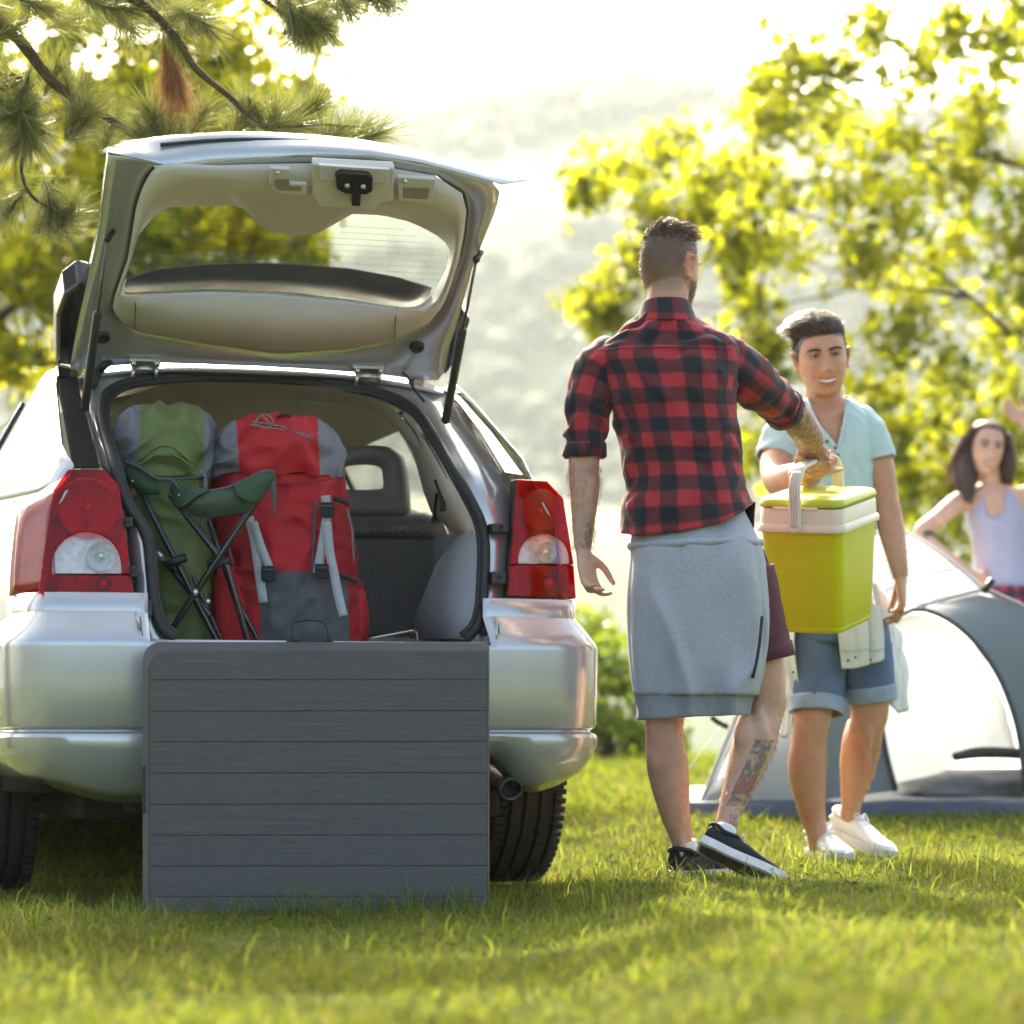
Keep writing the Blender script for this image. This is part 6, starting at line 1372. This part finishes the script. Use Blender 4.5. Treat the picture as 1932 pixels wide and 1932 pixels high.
# arms
w2 = GR + grip * .045 + Vector((-.055, .03, -.045))
el2 = P(1466, 905, 9.38)
parts.append(tube([p(1500, 815, .0), p(1468, 862, -.06), el2, P(1490, 905, 9.30), P(1530, 893, 9.18), w2], [(.048, .048), (.055, .055), (.047, .050), (.050, .050), (.042, .040), (.029, .025)], 18, 5))
parts += hand_vf(w2, (.85, -.10, .10), (-.25, -.25, .93), -1, 1.15, .95, tcurl=.75)
la2 = [p(1620, 812, .0), p(1655, 870, -.01), p(1668, 935, -.01), p(1675, 965, -.02), p(1684, 1010, -.04), p(1694, 1060, -.07), p(1699, 1088, -.08)]
parts.append(tube(la2, [(.046, .046), (.052, .052), (.046, .046), (.047, .045), (.044, .042), (.033, .031), (.028, .025)], 18, 5))
parts += hand_vf(p(1699, 1088, -.08), (.04, -.10, -1), (-.9, .1, -.1), 1, .38, 1.0, tcurl=.35)
l2 = [p(1535, 1150), p(1545, 1260, -.03), p(1532, 1355, -.07), p(1527, 1395, -.07), p(1523, 1450, -.055), p(1530, 1520, -.04), p(1542, 1580, -.03), p(1546, 1605, -.02)]
parts.append(tube(l2, [(.088, .09), (.076, .08), (.061, .064), (.057, .060), (.064, .066), (.047, .048), (.033, .036), (.036, .042)], 20, 5, up=(0, 1, 0)))
r2 = [p(1610, 1150), p(1632, 1250, .0), p(1641, 1335, .01), p(1634, 1375, .03), p(1622, 1425, .08), p(1613, 1475, .13), p(1606, 1518, .18), p(1603, 1545, .20)]
parts.append(tube(r2, [(.088, .09), (.076, .08), (.063, .066), (.058, .060), (.064, .066), (.048, .049), (.034, .037), (.036, .042)], 20, 5, up=(0, 1, 0)))
for x, y, d in ((1531, 1362, -.128), (1641, 1342, -.05)):
    parts.append(ball(tuple(p(x, y, d + .02)), (.034, .018, .038), 14, 10)); parts.append(tube([p(x - 2, y + 30, d + .012), p(x - 4, y + 80, d + .03), p(x - 2, y + 150, d + .06)], [(.012, .010), (.014, .011), (.009, .008)], 10, 4, ends=True))
for x, y, d in ((1506, 1435, -.06), (1604, 1412, .06), (1640, 1410, .07), (1545, 1430, -.05)):
    parts.append(tube([p(x, y - 50, d + .01), p(x, y, d), p(x + 4, y + 60, d + .01)], [(.014, .016), (.030, .034), (.012, .012)], 12, 4, ends=True))
for s_ in (-1, 1):
    parts.append(tube([p(1554 + s_ * 8, 786, -.085), p(1554 + s_ * 40, 778, -.07), p(1554 + s_ * 72, 776, -.02)], [.011, .011, .010], 8, 4, ends=True))
HI2 = HM2.inverted()
def col2(v):
    c = sk2.copy(); q = (HI2 @ v) / S2
    if v.z > 1.3 and abs(q.z) < .14 and q.length < .17:
        if q.y > .03:
            ax = abs(q.x); zm = q.z - 8 * ax * ax
            lip = gss(zm + .0655, .0055) * (ax < .027) + gss(zm + .0795, .0060) * (ax < .024); lip = min(1, lip)
            c = c * (1 - .65 * lip) + np.array((.46, .12, .10)) * .65 * lip
            m_ = gss(zm + .0722, .0030) * (ax < .027); c = c * (1 - .8 * m_) + np.array((.10, .02, .02)) * .8 * m_
            ck = gss(ax - .045, .018) * gss(q.z + .025, .02); c = c * (1 - .18 * ck) + np.array((.55, .20, .14)) * .18 * ck
            st_ = sstep(-.045, -.08, q.z) * .16 * (.6 + .4 * mnoise.noise(v * 300)); c = c * (1 - st_) + np.array((.10, .07, .05)) * st_
            if abs(q.z - .0085) < .009 and abs(ax - .031) < .014: c = c * .72
        hl_ = np.interp(q.y, [-.10, -.03, .0, .02, .06, .10], [-.05, -.055, -.01, -.015, .055, .072])
        h = sstep(hl_ - .004, hl_ + .012, q.z); c = c * (1 - h) + np.array((.045, .027, .016)) * h
        if abs(q.x) > .0765 and abs(q.z) < .045: c = np.array((.60, .25, .16))
    return c
bodymesh('body', parts, m2, col2, keep=((P(1550, 674, Y2_ - .06), .16), (w2, .13), (p(1702, 1120, -.08), .12)))
body_hair('limb_hair', m2, [(l2[2:7], [.061, .057, .064, .047, .033]), (r2[2:7], [.063, .058, .064, .048, .034]), (la2[2:], [.046, .047, .044, .033, .028])], 900, limb_hair, .013, .0003)
mk_eyes(HM2, S2, m2, skin=tuple(sk2)); mk_teeth(HM2, S2, m2)
g_ = random.Random(15); rts = []; R3 = HM2.to_3x3()
for _ in range(5200):                                                             # thick hair swept up and over to one side
    th, ph = g_.uniform(0, 2 * math.pi), g_.uniform(.28, 1.53); y_ = math.sin(th)
    if ph < np.interp(y_, [-1, .0, .3, .6, 1], [-.1, .30, .50, .62, .60]): continue
    q, n_h = headpt(HM2, S2, th, ph, .001); t = sstep(.5, 1.0, ph); fr = max(0, y_) * sstep(.45, .9, ph)
    d = n_h * (.9 + .2 * fr) + R3 @ Vector((.35 * t + g_.gauss(0, .16), -.25 - .1 * t + g_.gauss(0, .16), .45 * fr + .1))
    rts.append((q, d, R3 @ Vector((.25, -.55, -.38 * t - .15)), (lerp(.014, .060, t) + .016 * fr) * g_.uniform(.75, 1.15)))
for _ in range(1500):
    th, ph = g_.uniform(math.pi * .86, math.pi * 2.14), g_.uniform(-.25, .75); y_ = math.sin(th)
    if ph < np.interp(y_, [-1, -.2, .1, .42], [-.35, -.15, .0, .35]): continue
    q, n_h = headpt(HM2, S2, th, ph, 0.); rts.append((q, n_h * .5 + R3 @ Vector((0, -.6, -.5)), Vector((0, 0, -.2)), g_.uniform(.008, .016)))
strands('hair', rts, brown_h2, m2, .0014, 6)
cap = []
for s in np.linspace(.40, 1.5, 12):
    cap.append([headpt(HM2, S2, th, max(s, float(np.interp(math.sin(th), [-1, 0, .3, .6, 1], [.0, .36, .56, .70, .68]))), .004 + .018 * sstep(.5, 1.2, s))[0] for th in (2 * math.pi * j / 40 for j in range(40))])
obj('hair_mass', wrinkle(loft(cap, True), .004, 40, 2.), mat('hair_mass_brown', (.035, .021, .013), .6, var=.4, vscale=90, bump=.8, bscale=300), m2, world=True)
# T-shirt with a button neck
rows = [(1188, 1472, 1640, Y2_, .125, .125), (1100, 1470, 1642, Y2_, .12, .12), (1000, 1464, 1648, Y2_, .12, .12), (930, 1458, 1648, Y2_, .128, .12), (880, 1456, 1648, Y2_, .13, .115), (845, 1458, 1650, Y2_, .125, .11), (815, 1464, 1648, Y2_, .116, .10), (790, 1476, 1640, Y2_, .104, .092), (770, 1496, 1624, Y2_, .088, .085), (756, 1514, 1608, Y2_, .076, .078), (746, 1526, 1598, Y2_, .068, .07)]
rg = px_rings(rows, 120, 2.3, 9)
vf = folds(wrinkle(loft(rg, False), .0045, 9, 12., (1, 1, .7)), .003, 8, (.5, 0, 1), 5., .9)
def inV(c):
    if c.y > Y2_ - .02: return False
    px = 966 + c.x / c.y * FP; py = HZ - (c.z - CH) / c.y * FP
    l_ = np.interp(py, [735, 760, 800, 848], [1510, 1522, 1543, 1577]); r_ = np.interp(py, [735, 780, 848], [1604, 1594, 1581]); return py < 848 and l_ < px < r_
sp = splitfaces(vf, lambda c: inV(c)); obj('t_shirt', sp[False], mint, m2, world=True, solid=.003)
YF = Y2_ - .135
def onfront(px, py):
    d = min(((v - P(px, py, v.y)).length, v.y) for r_ in rg for v in r_ if v.y < Y2_)[1]; return P(px, py, d - .006)
pk = [onfront(x, y) for x, y in [(1520, 752), (1528, 776), (1541, 802), (1560, 826), (1577, 848), (1588, 866)]]
obj('neck_band', ribbon(pk, .020, (1, 0, .7), 5, .002), mint, m2, world=True); pk2 = [onfront(x, y) for x, y in [(1599, 752), (1596, 780), (1592, 806), (1586, 830), (1582, 852)]]
obj('neck_band', ribbon(pk2, .012, (1, 0, 0), 5, .002), mint, m2, world=True)
bt_ = mat('olive_button', (.16, .15, .09), .35)
for x, y in ((1532, 795), (1546, 815), (1560, 833), (1576, 845), (1581, 859)):
    obj('button', ball(tuple(onfront(x, y) + Vector((0, -.004, 0)) - rootloc(m2)), (.0062, .003, .0062), 12, 6), bt_, m2)
obj('sleeve', folds(wrinkle(tube([p(1516, 800, .0), p(1494, 812, -.005), p(1476, 838, -.03), p(1466, 868, -.055)], [(.05, .06), (.068, .072), (.072, .072), (.068, .068)], 32, 8, False), .005, 12, 3.), .004, 12, (.2, .3, 1), 1.), mint, m2, world=True, solid=.004)
obj('sleeve', folds(wrinkle(tube([p(1602, 798, .0), p(1624, 810, .0), p(1642, 836, -.005), p(1652, 870, -.01)], [(.05, .06), (.064, .070), (.068, .068), (.064, .064)], 32, 8, False), .005, 12, 4.), .004, 12, (.2, 0, 1), 2.), mint, m2, world=True, solid=.004)
# denim shorts
obj('shorts', wrinkle(loft(px_rings([(1130, 1478, 1640, Y2_, .125, .125), (1170, 1472, 1652, Y2_, .13, .13), (1215, 1478, 1668, Y2_, .13, .125)], 40, 2.3, 6), True), .003, 12), denim, m2, world=True)
for a, sd in (([p(1532, 1180, -.01), p(1543, 1260, -.035), p(1540, 1336, -.06)], 2.), ([p(1618, 1180, .0), p(1634, 1250, .0), p(1641, 1312, .01)], 3.)):
    lg = obj('shorts_leg', folds(wrinkle(tube(a, [(.094, .10), (.088, .094), (.080, .086)], 32, 9, False, up=(0, 1, 0)), .004, 12, sd), .0035, 10, (0, 0, 1), sd), denim, m2, world=True, solid=.004)
    d = (Vector(a[2]) - Vector(a[1])).normalized(); obj('turn_up', wrinkle(tube([a[2] - d * .032, a[2], a[2] + d * .018], [(.085, .090), (.086, .091), (.085, .090)], 32, 4, False, up=(0, 1, 0)), .002, 14), denim_l, lg, world=True, solid=.007)
# white overshirt knotted at the waist
ow = wrinkle(loft(px_rings([(1130, 1476, 1644, Y2_, .14, .14), (1150, 1470, 1652, Y2_, .15, .15), (1172, 1474, 1656, Y2_, .145, .15)], 56, 2.3, 8), False), .007, 18, 2.); tsh = obj('tied_overshirt', ow, white_cot, m2, world=True, solid=.006)
def cloth(name, lines, sd, amp=.008, parent=tsh): return obj(name, wrinkle(sheet(lines, 24, 24), amp, 14, sd, (1, 1, .4)), white_cot, parent, world=True, solid=.003)
cloth('hanging_sleeve', [[p(1578, 1150, -.165), p(1606, 1150, -.170), p(1636, 1150, -.166)], [p(1582, 1205, -.166), p(1600, 1205, -.172), p(1612, 1205, -.167), p(1624, 1204, -.173), p(1639, 1202, -.167)], [p(1588, 1262, -.164), p(1614, 1261, -.168), p(1641, 1254, -.165)]], 1., .006)
cloth('hanging_sleeve', [[p(1630, 1140, -.155), p(1648, 1140, -.159), p(1660, 1146, -.157)], [p(1638, 1195, -.150), p(1652, 1195, -.156), p(1667, 1192, -.153)], [p(1640, 1252, -.148), p(1654, 1250, -.153), p(1668, 1244, -.150)]], 2., .006)
for a_, b_ in ((1587, 1641), (1640, 1668)): obj('cuff_seam', tube([p(a_, 1228, -.172), p((a_ + b_) / 2, 1228, -.176), p(b_, 1224, -.170)], .0016, 6), mat('cuff_thread', (.42, .43, .42), .9), tsh, world=True)
cloth('shirt_tail', [[p(1648, 1100, -.06), p(1662, 1110, .0), p(1672, 1130, .06)], [p(1664, 1180, -.05), p(1684, 1190, .0), p(1698, 1200, .08)], [p(1672, 1260, -.03), p(1692, 1270, .0), p(1712, 1270, .09)], [p(1676, 1325, -.01), p(1694, 1345, .02), p(1716, 1340, .10)]], 3., .014)
cloth('shirt_tail', [[p(1500, 1150, -.12), p(1490, 1160, -.06), p(1478, 1165, .02)], [p(1500, 1230, -.11), p(1486, 1240, -.06), p(1470, 1245, .03)], [p(1506, 1310, -.10), p(1490, 1325, -.05), p(1472, 1330, .03)], [p(1500, 1352, -.09), p(1486, 1392, -.04), p(1470, 1385, .03)]], 4., .010)
for x, y, d in ((1600, 1246, -.2), (1614, 1240, -.2), (1643, 1245, -.19), (1496, 1268, -.125), (1492, 1342, -.12)):
    obj('snap_button', ball(tuple(p(x, y, d) - rootloc(m2)), (.005, .003, .005), 10, 6), bt_, tsh)
shoe(m2, P(1537, 1608, 9.62) + Vector((.0, 0, -.012)), (.20, -.85, -.05), (0, 0, 1), .295, white_lth, white_sole, lace_w, .026)
h2 = P(1572, 1572, 9.82); t2 = P(1684, 1628, 9.58)
shoe(m2, h2, t2 - h2, (-.05, .20, 1), .295, white_lth, white_sole, lace_w, .026, dark_heel=green_patch)
# ---- woman by the tent
Y3_ = 13.1
m3 = thing('person', 'smiling woman in lilac tank top with long brown hair beside the tent', 'person', (P(1880, 1500, Y3_).x, Y3_, ground_z(2.1, Y3_)))
S3 = .98
HM3 = Matrix.Translation(P(1861, 846, Y3_ - .05)) @ Matrix.Rotation(R(180 + 6), 4, 'Z') @ Matrix.Rotation(R(-4), 4, 'X') @ Matrix.Rotation(R(-5), 4, 'Y')
sk3 = np.array((.64, .38, .27)); p = lambda x, y, dy=0.: P(x, y, Y3_ + dy)
parts = head_vf(HM3, S3, 1., 1.)
parts.append(tube([p(1862, 860, -.02), p(1866, 890, -.01), p(1868, 915, 0), p(1870, 940, .0)], [(.042, .042), (.047, .047), (.052, .05), (.085, .06)], 16, 4, up=(0, 1, 0)))
parts.append(loft(px_rings([(915, 1838, 1906, Y3_, .05, .05), (930, 1822, 1926, Y3_, .07, .07), (965, 1828, 1932, Y3_, .10, .09), (1040, 1842, 1934, Y3_, .095, .09), (1120, 1838, 1944, Y3_, .11, .11), (1200, 1835, 1950, Y3_, .12, .12)], 32, 2.2, 4), True))
parts.append(tube([p(1834, 936), p(1805, 950, -.03), p(1768, 980, -.08), p(1738, 1006, -.10), p(1770, 1040, -.14), p(1810, 1068, -.14), p(1836, 1086, -.12)], [(.046, .046), (.046, .046), (.040, .040), (.037, .037), (.035, .034), (.028, .027), (.023, .02)], 16, 5))
parts += hand_vf(p(1836, 1088, -.12), (.8, .2, -.45), (.2, .9, .1), 1, .3, .82)
parts.append(tube([p(1912, 938), p(1945, 930, .0), p(1985, 880, -.04), p(1992, 860, -.05), p(1965, 825, -.08), p(1930, 795, -.1)], [(.046, .046), (.045, .045), (.038, .038), (.036, .036), (.034, .033), (.024, .021)], 16, 5))
parts += hand_vf(p(1930, 795, -.10), (-.75, -.1, .62), (.1, -.95, .1), 1, .25, .82)
for s in (1872, 1915):
    parts.append(tube([p(s, 1180), p(s, 1320, -.01), p(s, 1450, .02), p(s, 1520, .02)], [(.085, .085), (.06, .06), (.05, .05), (.036, .04)], 14, 4, up=(0, 1, 0)))
HI3 = HM3.inverted()
def col3(v):
    c = sk3.copy(); q = (HI3 @ v) / S3
    if v.z > 1.2 and q.length < .17 and q.y > .03:
        ax = abs(q.x); zm = q.z - 8 * ax * ax; lip = min(1, gss(zm + .0655, .0055) * (ax < .027) + gss(zm + .0795, .0060) * (ax < .024))
        c = c * (1 - .7 * lip) + np.array((.48, .12, .12)) * .7 * lip
    return c
bodymesh('body', parts, m3, col3, .0055, keep=((P(1861, 846, Y3_ - .05), .15), (p(1836, 1088, -.12), .12), (p(1930, 795, -.10), .12)))
mk_eyes(HM3, S3, m3, (.06, .035, .02), tuple(sk3)); mk_teeth(HM3, S3, m3)
R3 = HM3.to_3x3(); g_ = random.Random(25); rts = []
cap = []
for s in np.linspace(-.2, 1.5, 14):
    cap.append([headpt(HM3, S3, th, max(s, float(np.interp(math.sin(th), [-1, .0, .35, .7, 1], [-.5, -.2, .45, .80, .86]))), .010)[0] for th in (2 * math.pi * j / 40 for j in range(40))])
obj('hair_mass', wrinkle(loft(cap, True), .003, 30), mat('hair_mass_chestnut', (.045, .021, .013), .5, var=.4, vscale=60, bump=.6, bscale=200), m3, world=True)
for a, b, c, d in (((1830, 830, -.02), (1824, 870, -.05), (1828, 910, -.08), (1832, 950, -.10)), ((1898, 825, -.02), (1903, 860, -.03), (1902, 895, -.02), (1900, 935, .03)), ((1850, 830, .08), (1848, 880, .10), (1850, 930, .10), (1855, 980, .10)), ((1880, 830, .08), (1882, 880, .10), (1885, 930, .10), (1885, 980, .10)), ((1820, 840, .02), (1814, 880, .0), (1816, 915, -.03), (1822, 945, -.06))):
    ps = [p(x, y, z) for x, y, z in (a, b, c, d)]
    obj('hair_lock', wrinkle(tube(ps, [(.030, .035), (.036, .036), (.032, .03), (.008, .008)], 14, 6, ends=True), .004, 30, stretch=(3, 3, .4)), mat('hair_lock_chestnut', (.045, .021, .013), .45, var=.5, vscale=120, bump=.8, bscale=300, stretch=(1, 1, .06)), m3, world=True)
for _ in range(1600):
    th, ph = g_.uniform(0, 2 * math.pi), g_.uniform(.0, 1.5)
    if ph < np.interp(math.sin(th), [-1, .0, .35, .7, 1], [-.4, -.1, .5, .85, .9]): continue
    q, n_h = headpt(HM3, S3, th, ph, .010); sd = R3 @ Vector((math.copysign(.42, math.cos(th)), -.35, -.55)); rts.append((q, n_h * .12 + sd, R3 @ Vector((-math.copysign(.18, math.cos(th)), .05, -.7)), g_.uniform(.10, .17)))
strands('hair', rts, long_h, m3, .0014, 6)
tk = px_rings([(1122, 1834, 1946, Y3_, .118, .118), (1060, 1838, 1938, Y3_, .106, .10), (1010, 1832, 1936, Y3_, .108, .10), (975, 1826, 1936, Y3_, .112, .10), (950, 1830, 1930, Y3_, .10, .09), (930, 1838, 1914, Y3_, .080, .075), (918, 1846, 1900, Y3_, .065, .06)], 72, 2.2, 7)
def inN(c):
    px = 966 + c.x / c.y * FP; py = HZ - (c.z - CH) / c.y * FP
    if c.y > Y3_ - .015: return py < 930
    if ((px - 1876) / 22) ** 2 + ((py - 925) / 52) ** 2 < 1: return True
    return py < 965 and (px < 1843 - (py - 930) * .3 or px > 1912 + (py - 930) * .5)
sp = splitfaces(wrinkle(loft(tk, False), .004, 10, 3.), lambda c: inN(c)); obj('tank_top', sp[False], lilac, m3, world=True, solid=.004)
pl3 = plaidmat('red_plaid_flannel', .06, (.40, .03, .045), (.12, .015, .03), (.02, .015, .04))
sk = px_rings([(1108, 1834, 1948, Y3_, .128, .125), (1150, 1830, 1955, Y3_, .14, .135), (1230, 1826, 1962, Y3_, .15, .14), (1330, 1824, 1966, Y3_, .15, .14)], 60, 2.2, 7)
o = obj('tied_flannel', folds(wrinkle(loft(sk, False), .008, 9), .006, 6, (1, 0, 0), 2.), pl3, m3, world=True, solid=.004); weave(o, len(sk), 60, .95, [r_[0].z for r_ in sk])
obj('wrist_band', tube([p(1742, 1012, -.10), p(1750, 1020, -.11)], .041, 14, 2, False), mat('dark_band', (.05, .08, .07), .6), m3, world=True, solid=.004)
